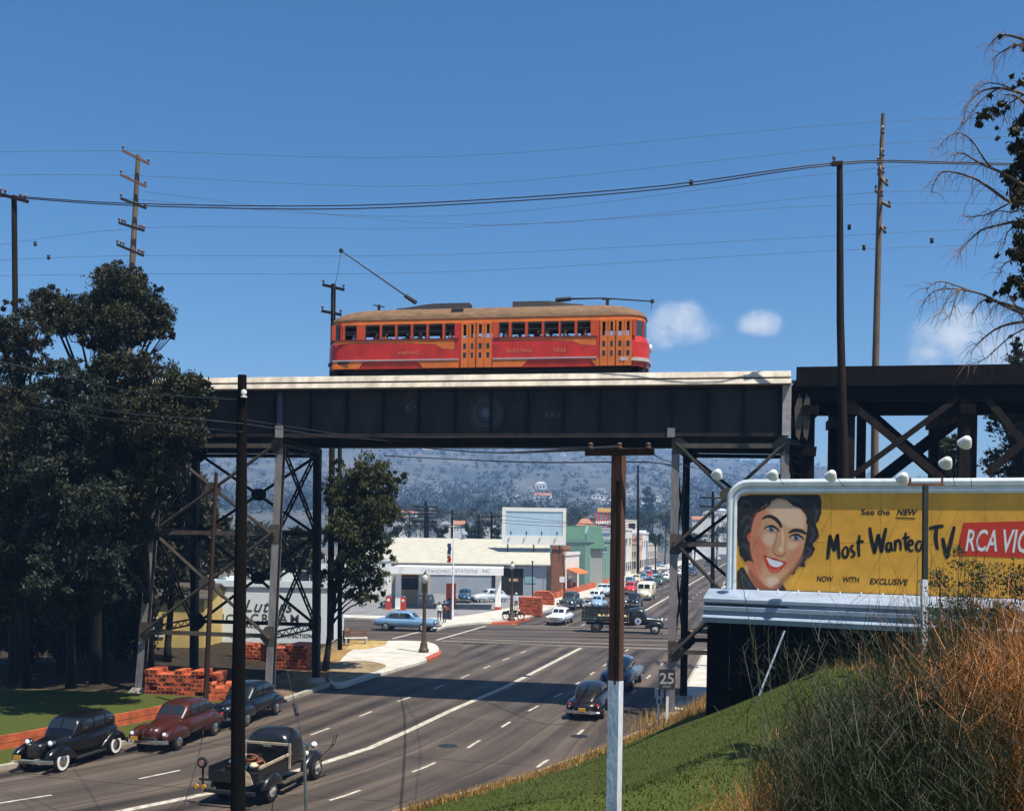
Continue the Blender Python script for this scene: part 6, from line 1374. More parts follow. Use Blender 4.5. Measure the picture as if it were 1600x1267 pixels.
def gas_pump(label, px, py, col):
    g = gnd(px, py, .1); root = thing('petrol_pump', label, 'petrol pump', g, 0, 'petrol pumps under the canopy')
    p = carpaint(col); mb = MB(); mb.box(-.28, .28, -.2, .2, 0, 1.35); mb.build('cabinet', p, root)
    mb = MB(); mb.lathe((0, 0, 1.35), [(0, 0), (.22, 0), (.2, .08), (.2, .12), (0, .14)], 12); mb.build('head', M['chrome'], root, smooth=40)
    mb = MB(); mb.lathe((0, -.21, 1.0), [(0, 0), (.16, 0), (.16, -.02), (0, -.02)], 14, 'y'); mb.build('dial', M['whitepaint'], root)
    mb = MB(); mb.tube([(.28, 0, 1.1), (.42, -.05, .7), (.36, -.08, .4), (.30, 0, .9)], .025, 6); mb.build('hose', M['black'], root)
gas_pump('grey petrol pump nearest the office under the canopy', 657, 948, (.35, .36, .36)); gas_pump('grey petrol pump in the middle of the island', 665, 948.5, (.35, .37, .38)); gas_pump('grey petrol pump at the right end of the island', 673, 949, (.30, .32, .34))
gas_pump('red petrol pump left of the left canopy column', 607, 952, (.55, .04, .02)); gas_pump('red petrol pump right of the left canopy column', 630, 953, (.55, .04, .02))
def cabinet(label, px, py, w, h, d, col, extra=None):
    g = gnd(px, py, .12); root = thing('vending_machine' if extra is None else 'notice_board', label, 'vending machine' if extra is None else 'notice board', g)
    p = mat('cab_%d' % int(col[0]*1000+col[2]*100), col, .45, var=.15, scale=4); mb = MB(); mb.box(-w/2, w/2, 0, d, .08, h); mb.box(-w/2+.05, w/2-.05, .03, d-.03, 0, .08); mb.build('case', p, root)
    if extra is None: mb = MB(); mb.box(-w*.35, w*.35, -.02, -.003, h*.55, h*.9); mb.build('front_panel', M['redkerb'], root); mb = MB(); mb.box(-w*.3, w*.3, -.02, -.003, h*.25, h*.4); mb.build('slot', M['black'], root)
    else:
        mb = MB(); mb.poly([(.28*math.cos(a*math.pi/5+.3)*(1 if a % 2 else .5), 1.05+.28*math.sin(a*math.pi/5+.3)*(1 if a % 2 else .5)) for a in range(10)], lambda x, y, o: Vector((x, -.01-o, y)), .005); mb.build('star_mark', mat('star_red', (.55, .12, .06), .5, var=.1), root)
        mb = MB(); mb.box(-.25, .15, -.012, -.003, 1.5, 1.7); mb.build('label_stripe', mat('label_blue', (.2, .3, .45), .5, var=.1), root)
cabinet('tall red vending machine behind the flagpole', 704, 950, 1.0, 2.6, .7, (.55, .05, .025)); cabinet('dark blue board with a red star left of the flagpole foot', 699, 968, .75, 1.75, .3, (.02, .03, .07), 1)
# flagpole
g = gnd(707, 969, .1); root = thing('flagpole', 'tall white flagpole with a limp red, white and blue flag at the forecourt edge', 'flagpole', g)
Y = g.y; mb = MB(); mb.tube([(0, 0, 0), at(708, 870, Y)-g, at(709, 812, Y)-g], [.10, .07, .03], 10); mb.build('mast', M['whitepaint'], root, smooth=40)
c0 = at(706, 849, Y)-g
mb = MB(); fl = MB()
for i, (m0, z0, z1) in enumerate(((0, 0, .95), (1, .95, 1.15), (2, 1.15, 1.75))):
    fm = MB(); fm.grid(lambda u, v: Vector((c0.x-.05-.34*u-.05*math.sin(9*v), c0.y+.07*math.sin(u*14), c0.z-lerp(z0, z1, v))), frange(0, 1, .1), frange(0, 1, .25)); fm.build('flag_panel', [mat('flag_blue', (.03, .045, .14), .8, var=.1), M['whitepaint'], mat('flag_red', (.50, .05, .03), .8, var=.1)][m0], root, smooth=True)
mb = MB(); mb.beam(at(702, 822, Y)-g, at(716, 822, Y)-g, .05); mb.build('yard', M['whitepaint'], root)
# street lamps
def lamp(label, px, py, top, grp=True):
    g = gnd(px, py, .15); root = thing('street_lamp', label, 'street lamp', g, 0, 'ornamental street lamps'); h = at(px, top, g.y).z-g.z
    m_ = mat('lamp_bronze', (.075, .055, .03), .6, .2, var=.3, scale=4)
    mb = MB(); mb.lathe((0, 0, 0), [(0, 0), (.34, 0), (.34, .2), (.26, .3), (.24, .55), (.17, .7), (.15, 1.4), (.12, 2.2), (.09, h-.9), (.12, h-.85), (.06, h-.8)], 14); mb.build('post', m_, root, smooth=35)
    mb = MB(); mb.lathe((0, 0, h-.8), [(0, 0), (.10, 0), (.20, .18), (.22, .4), (.15, .55), (.05, .6), (0, .6)], 12); mb.build('globe', mat('lamp_globe', (.55, .58, .58), .2, var=.05), root, smooth=True)
    mb = MB(); mb.lathe((0, 0, h-.25), [(0, 0), (.16, 0), (.08, .14), (.02, .25), (0, .25)], 12); mb.build('finial', m_, root, smooth=40)
lamp('bronze street lamp on the near corner by the red kerb', 662, 1019, 892); lamp('bronze street lamp at the forecourt kerb beside the motorcycle', 799, 970, 876)
g = gnd(832, 935, .1); root = thing('street_lamp', 'thin plain lamp post in front of the dark workshop doorway', 'street lamp', g); mb = MB(); mb.tube([(0, 0, 0), at(832, 878, g.y)-g], .07, 8); mb.build('post', M['blacksteel'], root); mb = MB(); mb.lathe(at(832, 879, g.y)-g, [(0, 0), (.15, .02), (.1, .2), (0, .25)], 10); mb.build('head', M['blacksteel'], root)
g = gnd(883, 950, .15); root = thing('timber_post', 'dark wooden street pole beside the dark green delivery car', 'pole', g); mb = MB(); mb.tube([(0, 0, 0), at(880, 866, g.y)-g], .13, 8); mb.build('post', M['polered'], root); mb = MB(); p = at(880, 905, g.y)-g; mb.box(p.x-.4, p.x+.15, -.2, -.12, p.z-.3, p.z+.3); mb.build('sign_plate', M['whitepaint'], root)
# bench on the verge
g = gnd(556, 1006, .15); root = thing('bench', 'pale park bench with a reddish seat back on the dry corner verge', 'bench', g, .3)
for z in (.6, .75, .9): mb = MB(); mb.box(-.8, .8, .22, .25, z-.05, z+.05); mb.build('back_slat', M['polered'], root)
for y in (-.2, -.05, .1): mb = MB(); mb.box(-.8, .8, y-.05, y+.05, .43, .46); mb.build('seat_slat', M['whitepaint'], root)
for x in (-.7, .7): mb = MB(); mb.box(x-.05, x+.05, -.25, .21, 0, .42); mb.beam((x, .22, 0), (x, .30, .95), .06); mb.build('leg', M['concrete'], root)
g = gnd(541, 1004, .15); root = thing('litter_bin', 'small dark bin left of the park bench', 'bin', g); mb = MB(); mb.lathe((0, 0, 0), [(0, 0), (.22, 0), (.27, .8), (.27, .86), (0, .9)], 12); mb.build('drum', M['black'], root); mb = MB(); mb.lathe((0, 0, .9), [(0, 0), (.24, 0), (.05, .2), (0, .2)], 12); mb.build('lid', M['polered'], root)

def house(name, label, o, rz, w, d, h, wall, roofm=None, kind='flat', rh=1.2, wins=(), door=None, cat='building', group=None, front='y-', ov=.25):
    """box building; origin at the front left ground corner, front face at y=0 facing -y; wins: (face,x0,x1,z0,z1,mat)"""
    root = thing(name, label, cat, o, rz, group); mb = MB(); mb.box(0, w, 0, d, -.1, h)
    if kind == 'gable_x': mb.add([(0, 0, h), (0, d, h), (0, d/2, h+rh), (w, 0, h), (w, d, h), (w, d/2, h+rh)], [(0, 1, 2), (3, 5, 4)])
    if kind == 'gable_y': mb.add([(0, 0, h), (w, 0, h), (w/2, 0, h+rh), (0, d, h), (w, d, h), (w/2, d, h+rh)], [(0, 1, 2), (3, 5, 4)])
    mb.build('wall', wall, root); mb = MB(); t = .14; e = ov
    if kind == 'gable_x':
        sl = rh/(d/2)
        for y0, y1 in ((-e, d/2), (d+e, d/2)): z0 = h-sl*e; mb.add([(-e, y0, z0), (w+e, y0, z0), (w+e, y1, h+rh), (-e, y1, h+rh), (-e, y0, z0+t), (w+e, y0, z0+t), (w+e, y1, h+rh+t), (-e, y1, h+rh+t)], [(0, 3, 2, 1), (4, 5, 6, 7), (0, 1, 5, 4), (1, 2, 6, 5), (2, 3, 7, 6), (3, 0, 4, 7)])
    elif kind == 'gable_y':
        sl = rh/(w/2)
        for x0, x1 in ((-e, w/2), (w+e, w/2)): z0 = h-sl*e; mb.add([(x0, -e, z0), (x0, d+e, z0), (x1, d+e, h+rh), (x1, -e, h+rh), (x0, -e, z0+t), (x0, d+e, z0+t), (x1, d+e, h+rh+t), (x1, -e, h+rh+t)], [(0, 3, 2, 1), (4, 5, 6, 7), (0, 1, 5, 4), (1, 2, 6, 5), (2, 3, 7, 6), (3, 0, 4, 7)])
    elif kind == 'hip':
        mb.add([(-e, -e, h), (w+e, -e, h), (w+e, d+e, h), (-e, d+e, h), (w*.3, d/2, h+rh), (w*.7, d/2, h+rh)], [(0, 1, 5, 4), (1, 2, 5), (2, 3, 4, 5), (3, 0, 4), (0, 3, 2, 1)])
    else: mb.box(-.12, w+.12, -.12, .18, h+.002, h+.45); mb.box(-.12, .18, .18, d+.1, h+.002, h+.45); mb.box(w-.18, w+.12, .18, d+.1, h+.002, h+.45)
    mb.build('roof' if kind != 'flat' else 'parapet', roofm or wall, root)
    for f, a, b, z0, z1, m_ in wins:
        mb = MB(); fr = MB(); q = .06
        if f == 'f': mb.box(a, b, -.03, -.004, z0, z1); fr.box(a-q, b+q, -.06, -.004, z1+.004, z1+.1); fr.box(a-q, b+q, -.08, -.004, z0-.1, z0-.004); fr.box((a+b)/2-.03, (a+b)/2+.03, -.05, -.031, z0, z1)
        elif f == 'r': mb.box(w+.004, w+.03, a, b, z0, z1); fr.box(w+.004, w+.06, a-q, b+q, z1+.004, z1+.1); fr.box(w+.004, w+.08, a-q, b+q, z0-.1, z0-.004)
        else: mb.box(-.03, -.004, a, b, z0, z1); fr.box(-.06, -.004, a-q, b+q, z1+.004, z1+.1); fr.box(-.08, -.004, a-q, b+q, z0-.1, z0-.004)
        wn = mb.build('window' if m_ is M['glass'] else 'door', m_, root); fr.build('frame', M['whitepaint'] if m_ is M['glass'] else M['brownsteel'], wn)
    return root
GRW = mat('wall_grey', (.30, .33, .36), .85, var=.1, scale=.7); RFW = mat('roof_cream', (.43, .41, .33), .8, var=.12, scale=1.0, stretch=(1, 3, 1)); DK = mat('dark_opening', (.010, .010, .012), .9, var=0)
# workshop with the broad pale roof: front parallel to the picture, gable to the road
Yw = 134.0; wl = at(560, 930, Yw).x; wr = at(853, 930, Yw).x; W_ = wr-wl
sh = house('workshop', 'long grey workshop with a broad cream roof and dark open doorway behind the filling station', (wl, Yw, 0), -.02, W_, 17, 4.2, GRW, RFW, 'gable_x', 3.0, [('f', at(712, 0, Yw).x-wl, at(765, 0, Yw).x-wl, 2.7, 3.5, M['glass']), ('f', at(640, 0, Yw).x-wl, at(700, 0, Yw).x-wl, 2.7, 3.5, M['glass']), ('r', 3.5, 5.0, 1.6, 3.4, M['glass']), ('r', 7.0, 8.5, 1.6, 3.4, M['glass']), ('r', 10.5, 12.0, 1.6, 3.4, M['glass'])], ov=.5)
mb = MB(); x0, x1 = at(783, 0, Yw).x-wl, at(832, 0, Yw).x-wl; mb.box(x0, x1, -.05, -.004, 0, 3.6); mb.build('doorway', DK, sh)
mb = MB(); mb.box(x0-.3, x1+.4, -.12, -.004, 3.604, 3.8); mb.build('lintel', RFW, sh)
mb = MB(); c = at(817, 0, Yw).x-wl; mb.box(c-.6, c+.6, -.08, -.054, 1.9, 2.25); mb.build('hanging_sign', mat('sign_orange_white', (.6, .35, .2), .6, var=.2), sh)
mb = MB(); c = at(843, 0, Yw).x-wl; mb.box(c-.7, c+.7, -.06, -.004, 1.7, 2.7); mb.build('notice', mat('notice_teal', (.2, .36, .36), .6, var=.1), sh)
mb = MB(); mb.add([(W_+.01, 6, 5.0), (W_+.01, 7.5, 5.0), (W_+.01, 6.75, 6.0)], [(0, 1, 2)]); mb.build('gable_vent', PALE, sh)
mb = MB(); c = at(735, 0, Yw+6).x-wl; mb.lathe((c, 8.5, 7.2), [(0, 0), (.35, 0), (.35, .7), (.55, .75), (.4, 1.1), (0, 1.2)], 10); mb.build('roof_vent', mat('galvanised', (.35, .42, .5), .4, .4, var=.1), sh)
# blank roof billboard
Yr = 137.0; p0 = at(784, 850, Yr); p1 = at(884, 850, Yr); zt = at(834, 793, Yr).z; zb = p0.z; root = thing('roof_billboard', 'blank pale blue billboard in a white frame with four lamps above the workshop roof', 'billboard', (p0.x, Yr, zb))
W_2 = p1.x-p0.x; H2 = zt-zb; fm_ = mat('board_cream', (.78, .77, .70), .5, var=.04)
mb = MB(); mb.box(0, W_2, 0, .25, 0, 1.15); mb.box(0, W_2, 0, .25, H2-.5, H2); mb.box(0, .45, 0, .25, 1.15, H2-.5); mb.box(W_2-.45, W_2, 0, .25, 1.15, H2-.5); mb.build('frame', fm_, root)
mb = MB(); mb.box(.45, W_2-.45, .08, .2, 1.15, H2-.5); mb.build('panel', mat('board_blue', (.42, .56, .66), .5, var=.06, scale=.8), root)
for k in range(4): x = W_2*(.14+.24*k); mb = MB(); mb.beam((x, -.3, 1.4), (x, -.05, 1.1), .05); mb.lathe((x, -.3, 1.4), [(0, -.1), (.10, 0), (.06, .35), (0, .4)], 8); mb.build('lamp', M['blacksteel'], root)
for x in (.8, W_2/2, W_2-.8): mb = MB(); mb.beam((x, .4, -2.2), (x, .4, H2-.4), .2); mb.build('support', M['brownsteel'], root)
# white lean building left of the workshop, behind tree
house('low_shop', 'long low white building behind the left tower and the tree', tuple(at(440, 930, 128).xy)+(0,), 0, 13, 12, 4.4, PALE, None, 'flat', wins=[('f', 2, 5, 1.2, 3, M['glass']), ('f', 7, 10, 1.2, 3, M['glass'])])
# ice cream wall and yellow building behind the left tower
g = gnd(322, 1003); Yi = g.y; w_ = at(512, 1000, Yi).x-g.x; zt = at(420, 917, Yi).z
root = house('ice_cream_shop', 'white boarded ice cream shop wall lettered in black behind the left tower', (g.x, Yi, 0), 0, w_, 7, zt, mat('board_white', (.66, .72, .74), .7, var=.05, scale=2, stretch=(.2, 1, 6)), None, 'flat')
def WT(s, px, py, hgt, sh_=0, bold=.0, sp=1.0, sx=1.0):
    mb = MB(); p = at(px, py, Yi); textmesh(mb, s, hgt/.7, lambda x, y, o: Vector((p.x-g.x+x, -.02, p.z+y)), shear=sh_, bold=bold, space=sp, sx=sx); mb.build('lettering', mat('letter_dark', (.05, .05, .06), .6, var=.2), root)
WT("Luters", 380, 955, .85, .35, .015, 1.1); WT('ICE', 346, 972, .6, 0, .012, 1.15); WT('CREAM', 391, 972, .62, 0, .012, 1.35); WT('CAKES', 376, 980, .28, 0, .01, 1.2); WT('SODAS', 360, 995, .27, 0, .01, 1.2); WT('CONFECTIONS', 432, 995, .27, 0, .01, 1.05)
g2 = gnd(170, 1012); house('yellow_shed', 'low yellow building glimpsed between the trunks left of the ice cream wall', (g2.x, g2.y, 0), 0, at(318, 1000, g2.y).x-g2.x, 6, at(250, 935, g2.y).z, mat('stucco_yellow', (.55, .40, .13), .85, var=.12, scale=.8), M['brownsteel'], 'gable_x', .8, [('f', 2.4, 3.6, .9, 2.0, M['glass'])])
# green roofed hall, brick pier, teal shop front on the far left kerb
def kx(Y): return interp(XL, Y)-4.6
def row(name, label, Y0, L, dpt, h, wall, roofm=None, kind='flat', rh=1.5, wins=(), group='shops along the far left pavement', setb=0.0):
    """building on the left pavement, long side to the road (its right side)"""
    o = Vector((kx(Y0)-setb, Y0, 0))-RU*dpt
    return house(name, label, o, RZ, dpt, L, h, wall, roofm, kind, rh, wins, group=group)
GRN = mat('roof_green', (.050, .125, .078), .75, var=.12, scale=1.0); TEAL = mat('teal_front', (.15, .27, .215), .7, var=.08, scale=1)
bo = house('hall', 'big hall with a green roof above the teal shop front', Vector((at(868, 0, 158).x, 158, 0)), -.02, at(955, 0, 158).x-at(868, 0, 158).x, 20, at(900, 856, 158).z, mat('hall_grey', (.35, .36, .34), .8, var=.1), GRN, 'gable_x', 3.4, ov=.4)
BR = mat('brick_brown', (.30, .13, .075), .85, var=.25, scale=3)
p = house('brick_pier', 'narrow brown brick shop end beside the blue grey gable', tuple(at(876, 0, 141).xy)+(0,), RZ, 1.5, 5, at(880, 858, 141).z, BR, BR, 'flat')
sf = row('shop', 'white fronted shop with an orange awning between the brick pier and the teal front', 142, 10, 6, at(895, 868, 142).z, PALE, None, 'flat', wins=[('r', 1, 4, .5, 2.6, M['glass']), ('r', 5, 8.5, .5, 2.6, M['glass'])], setb=.2)
mb = MB(); mb.add([(6.05, .5, 3.4), (6.05, 8, 3.4), (7.9, 8, 2.7), (7.9, .5, 2.7), (6.05, .5, 3.32), (6.05, 8, 3.32), (7.9, 8, 2.62), (7.9, .5, 2.62)], [(0, 1, 2, 3), (4, 7, 6, 5), (2, 6, 7, 3), (0, 3, 7, 4), (1, 5, 6, 2)]); mb.build('awning', mat('awning_orange', (.60, .14, .03), .7, var=.1), sf)
tf = row('shop', 'teal shop front with ribbed pilasters and a pointed gablet', 153, 26, 6, 7.0, TEAL, None, 'flat', wins=[('r', 14+2.2*k, 15.4+2.2*k, 5.4, 6.3, M['glass']) for k in range(3)], setb=-.6)
for k in range(9): mb = MB(); y = 3+k*2.5; mb.box(6.01, 6.3, y, y+.5, .8, 5.0); mb.build('pilaster', mat('teal_pale', (.27, .40, .34), .7, var=.06), tf)
for k in range(8): mb = MB(); y = 3.8+k*2.5; mb.box(6.01, 6.05, y, y+1.4, 1.0, 4.4); mb.build('shop_window', MATS['dark_glass'] if k % 2 else MATS['teal_pale'], tf)
mb = MB(); mb.add([(6.2, .2, 7.0), (6.2, 3.6, 7.0), (6.2, 3.6, 8.4), (6.2, 1.9, 9.8), (6.2, .2, 8.4), (5.8, .2, 7.0), (5.8, 3.6, 7.0), (5.8, 3.6, 8.4), (5.8, 1.9, 9.8), (5.8, .2, 8.4)], [(0, 1, 2, 3, 4), (9, 8, 7, 6, 5), (0, 5, 6, 1), (1, 6, 7, 2), (2, 7, 8, 3), (3, 8, 9, 4), (4, 9, 5, 0)]); mb.build('gablet', TEAL, tf)
mb = MB(); mb.box(6.02, 6.5, .5, 25.5, 0, .75); mb.build('stall_riser', M['brickred'], tf)
# a low orange wall along the pavement in front
root = thing('low_wall', 'low orange block wall along the pavement below the shops', 'wall', (kx(128)+1.2, 128, 0), RZ)
for k in range(12): mb = MB(); mb.box(-.2, .2, k*2.4, k*2.4+2.3, 0, .8+.12*(k % 2)); mb.build('wall_bay', M['brickred'], root)
cols = [((.62, .64, .66), 'pale blue grey shop with a tall white end wall', 8.5, 12), ((.12, .10, .11), 'dark brown shop front past the pale one', 7.0, 9), ((.68, .66, .58), 'tall cream building with a small upper window', 9.2, 9), ((.40, .30, .20), 'tan brick shop with striped front', 6.4, 8), ((.72, .42, .30), 'salmon shop with a vertical red letter sign', 7.6, 10), ((.70, .70, .68), 'white block with a square black sign on top', 8.6, 12), ((.55, .50, .42), 'beige shops at the far end of the left row', 6.0, 20)]
Y = 182.0
for c, lb, h, L in cols:
    m_ = mat('stucco_%d' % int(Y), c, .85, var=.12, scale=.5)
    ws = [('r', a, a+1.6, 1.0, 2.8, M['glass']) for a in frange(1, L-2.5, 2.7)]+[('r', a, a+1.0, h-3, h-1.5, M['glass']) for a in frange(1, L-2.5, 3.3)]+[('f', 7, 8, h-3.2, h-1.8, M['glass'])]
    rt = row('shop', lb, Y, L, 10, h, m_, None, 'flat', wins=ws)
    if 'salmon' in lb:
        for i, ch in enumerate('SHOE'):
            pass
        mb = MB(); mb.box(10.1, 10.3, -.3, .3, 2.5, h+1); v = mb.build('vertical_sign', mat('sign_pink', (.70, .5, .42), .6, var=.1), rt)
        mb = MB(); 
        for k in range(4): mb.box(8.2, 9.2, -.06, -.02, 2.8+k*1.2, 3.5+k*1.2)
        mb.build('sign_marks', M['redkerb'], rt)
    if 'square black' in lb: mb = MB(); mb.box(6, 9, .2, .5, h+.5, h+3.2); s_ = mb.build('roof_sign', M['whitepaint'], rt); mb = MB(); mb.box(6.9, 8.4, .15, .19, h+1.1, h+2.4); mb.build('sign_square', M['black'], s_)
    Y += L+.4
# curved white roof tank-like hall and red lettered roof sign behind
rt = house('hall', 'white hall with a rounded roof behind the pale shops', at(984, 0, 250).xy.to_3d(), 0, 6.0, 12, at(1000, 845, 250).z, PALE)
mb = MB(); mb.tube([(-.2, 1.2, at(1000, 838, 250).z), (6.2, 1.2, at(1000, 838, 250).z)], 1.5, 14); mb.build('rounded_roof', mat('roof_pale_blue', (.50, .60, .62), .6, var=.06), rt, smooth=40)
g_ = at(930, 826, 215); rt = thing('roof_sign', 'red frame roof sign with white lettering and an orange cap behind the green roof', 'sign', g_)
mb = MB(); a = at(955, 826, 215).x-g_.x; zt = at(940, 800, 215).z-g_.z
for x in frange(0, a, a/4): mb.beam((x, 0, -6), (x, 0, zt), .22)
for z in frange(.2, zt, .8): mb.beam((0, 0, z), (a, 0, z), .18)
mb.build('frame', mat('sign_red_frame', (.35, .05, .03), .6, var=.2), rt)
mb = MB(); textmesh(mb, 'MARKET', .95, lambda x, y, o: Vector((.1+x*.9, -.2, 1.0+y)), bold=.03); mb.build('lettering', M['whitepaint'], rt)
mb = MB(); mb.box(.4, a, -.15, .1, zt, zt+.9); mb.build('cap_board', mat('sign_orange', (.62, .36, .12), .6, var=.1), rt)
rt = house('small_house', 'small white house with an orange hip roof just above the green roof', at(915, 0, 210).xy.to_3d(), 0, 3.6, 6, at(920, 822, 210).z, PALE, mat('roof_orange', (.36, .16, .09), .8, var=.15), 'hip', 1.6)
# houses among the trees on the flat and up the hillside
HOUSES = []
HG = 'houses of the far valley'
RF = [mat('roof_grey', (.20, .20, .20), .8, var=.2), MATS['roof_orange'], mat('roof_pale', (.45, .44, .42), .8, var=.1)]
def cot(label, px, py, Y, wpx, hpx, k=0, wl_=None, g=HG, rz=0.0):
    if Y > 560:
        Y = 560.0
        while Y < 2000 and at(px, py+1, Y).z > hill_z(at(px, py+1, Y).x, Y): Y += 6
    p = at(px, py, Y); s = Y/F; HOUSES.append((p.x, Y)); w_ = wpx*s; h = hpx*s; base = p.z
    zb = min(base, hill_z(p.x, Y) if Y > 520 else 0) if Y > 400 else 0.0; hh = (base-zb)+h
    return house('house', label, (p.x-w_/2, Y, zb), rz, w_, w_*.7, hh*1.0, wl_ or PALE, RF[k % 3], 'gable_x' if k % 2 else 'hip', h*.45, [('f', w_*a, w_*(a+.13), zb*0+hh-h*.7, hh-h*.3, M['glass']) for a in (.12, .40, .70)], group=g)
hs = [(636, 832, 260, 40, 10, 0, 'wide pale house left of the dark poles behind the workshop roof'), (623, 818, 330, 22, 8, 1, 'house with an orange roof left of the wide pale house'), (640, 808, 420, 26, 7, 1, 'small house high left with a pale orange roof by the tree'), (678, 826, 300, 10, 10, 2, 'narrow white tower like house between the dark poles'), (696, 830, 250, 16, 11, 0, 'white house with twin peaks left of the flagpole top'), (716, 830, 250, 18, 11, 1, 'white house with twin peaks right of the flagpole top'), (775, 834, 270, 22, 9, 0, 'pale house at the left edge of the blank roof billboard'), (762, 818, 380, 18, 6, 2, 'low pale house above the one left of the roof billboard'),
      (790, 786, 900, 26, 7, 0, 'white hillside house left above the roof billboard'), (806, 782, 950, 16, 6, 2, 'small white hillside house next to the left one'), (847, 783, 900, 26, 9, 1, 'large white hillside house above the middle of the roof billboard'), (828, 768, 1050, 10, 5, 0, 'tiny white house higher on the hill above the roof billboard'), (845, 765, 1080, 18, 9, 2, 'tan hillside house on a bare spur'), (935, 779, 880, 22, 5, 0, 'lower white hillside house left of the near pole'), (938, 771, 930, 16, 6, 0, 'upper white hillside house left of the near pole'), (948, 788, 820, 20, 6, 2, 'long white hillside house near the foot left of the near pole'), (880, 790, 800, 14, 5, 1, 'small pale house at the hill foot right of the roof billboard'), (910, 792, 780, 16, 5, 0, 'pale house at the hill foot beside the red roof sign'), (984, 772, 950, 10, 7, 0, 'white hillside house right of the near pole'), (1025, 784, 900, 14, 7, 0, 'white hillside house left of the tower leg'), (1010, 792, 760, 18, 5, 2, 'pale house under the dark hillside cypress'),
      (640, 700, 1750, 14, 5, 1, 'pink house on the ridge above the tree, leftmost'), (668, 702, 1720, 16, 4, 1, 'pink house on the ridge second from the left'), (880, 712, 1700, 10, 4, 0, 'single pale house high on the ridge below the girder'), (1000, 788, 1000, 8, 4, 2, 'tiny house beside the far pole'),
      (1110, 812, 420, 26, 10, 0, 'white house seen through the right tower upper panel'), (1090, 820, 380, 16, 9, 1, 'pale house lower left inside the right tower panel'), (1130, 806, 500, 14, 8, 2, 'white house at the edge of the yellow billboard')]
for px, py, Y, a, b, k, lb in hs: cot(lb, px, py, Y, a, b, k, rz=R.uniform(-.2, .2))
# right side of the far street, glimpsed past the tower
for Y, L, h, c, lb in ((150, 14, 5.5, (.72, .72, .68), 'white shop right of the far street behind the tower brace'), (200, 22, 6.0, (.7, .68, .58), 'cream shop right of the far street beyond the white one'), (260, 30, 7, (.55, .52, .5), 'beige block at the far end of the right side')):
    x = interp(XR, Y)+4; house('shop', lb, (x, Y, 0), RZ, 12, L, h, mat('rs_%d' % Y, c, .85, var=.08), None, 'flat', wins=[('l', a, a+1.5, 1, 2.8, M['glass']) for a in frange(1, L-3, 3)]+[('f', 1+3*k, 3+3*k, 1, 2.8, M['glass']) for k in range(3)], group='shops right of the far street')
# distant poles
for px, top, Y, lb, arms_ in ((665, 783, 150, 'dark pole with many arms behind the workshop roof, left', 3), (668, 790, 170, 'dark pole close behind the left many armed one', 2), (707, 797, 160, 'plain dark pole near the flagpole top', 0), (748, 803, 180, 'dark pole midway to the roof billboard', 0), (768, 800, 175, 'dark pole left of the roof billboard', 1), (997, 727, 190, 'tall knotted pole between near pole and tower leg', 4), (1114, 768, 130, 'brown pole with long crossarm seen inside the right tower', 2)):
    b0 = at(px, 900, Y); b0.z = 0; t_ = at(px, top, Y)
    pole(lb, [b0, t_], [.3, .18], [(t_-Vector((0, 0, .8+1.1*k)), Vector((1.7 if px != 997 else .35, .3 if px != 997 else 1.6, 0)), .16) for k in range(arms_)], M['timber'], group='distant poles of the town')
# ---------------------------------------------------------------- vegetation
import numpy as np
EUC = leafmat('eucalyptus_leaf', (.004, .006, .002), (.060, .062, .020)); GRE = leafmat('green_leaf', (.018, .034, .008), (.085, .115, .040)); OLV = leafmat('olive_leaf', (.012, .018, .005), (.105, .118, .040))
BARK = mat('bark', (.10, .075, .055), .9, var=.4, scale=3, bump=.5, stretch=(1, 1, .3)); DBARK = mat('dark_bark', (.012, .009, .007), .9, var=.4, scale=3, bump=.5, stretch=(1, 1, .3))
FARL = leafmat('far_leaf', (.014, .024, .010), (.05, .07, .028))
def leaves(rng, lobes, n, size, droop=.35, clump=.30, per=46, squash=.85, flat=.0):
    """leaf quads in clumps spread through lobes [(centre, radius)]"""
    vol = np.array([r**2.2 for c, r in lobes]); vol /= vol.sum(); V = []; T = []
    cl = max(1, n//per); cnt = np.maximum(1, (vol*cl).round().astype(int))
    for (c, r), k in zip(lobes, cnt):
        d = rng.normal(size=(k, 3)); d /= np.linalg.norm(d, axis=1)[:, None]; rad = r*(.35+.65*rng.random(k)**.6)
        cc = np.array(c)+d*rad[:, None]*np.array([1, 1, squash]); cr = r*clump*(.55+.8*rng.random(k)); tint0 = rng.random(k)
        P = np.repeat(cc, per, 0)+rng.normal(size=(k*per, 3))*np.repeat(cr, per)[:, None]*np.array([.55, .55, .42])
        a = rng.normal(size=(k*per, 3)); a[:, 2] -= droop*2; a /= np.linalg.norm(a, axis=1)[:, None]
        b = np.cross(a, rng.normal(size=(k*per, 3))); b /= np.linalg.norm(b, axis=1)[:, None]
        s = size*(.6+.8*rng.random(k*per)); L = a*s[:, None]; W = b*(s*.38)[:, None]
        V.append(np.stack([P-L*.5, P+W*.5, P+L*.5, P-W*.5], 1).reshape(-1, 3)); T.append(np.clip(np.repeat(tint0, per)*.6+rng.random(k*per)*.4, 0, 1))
    V = np.concatenate(V); T = np.concatenate(T); return V, T
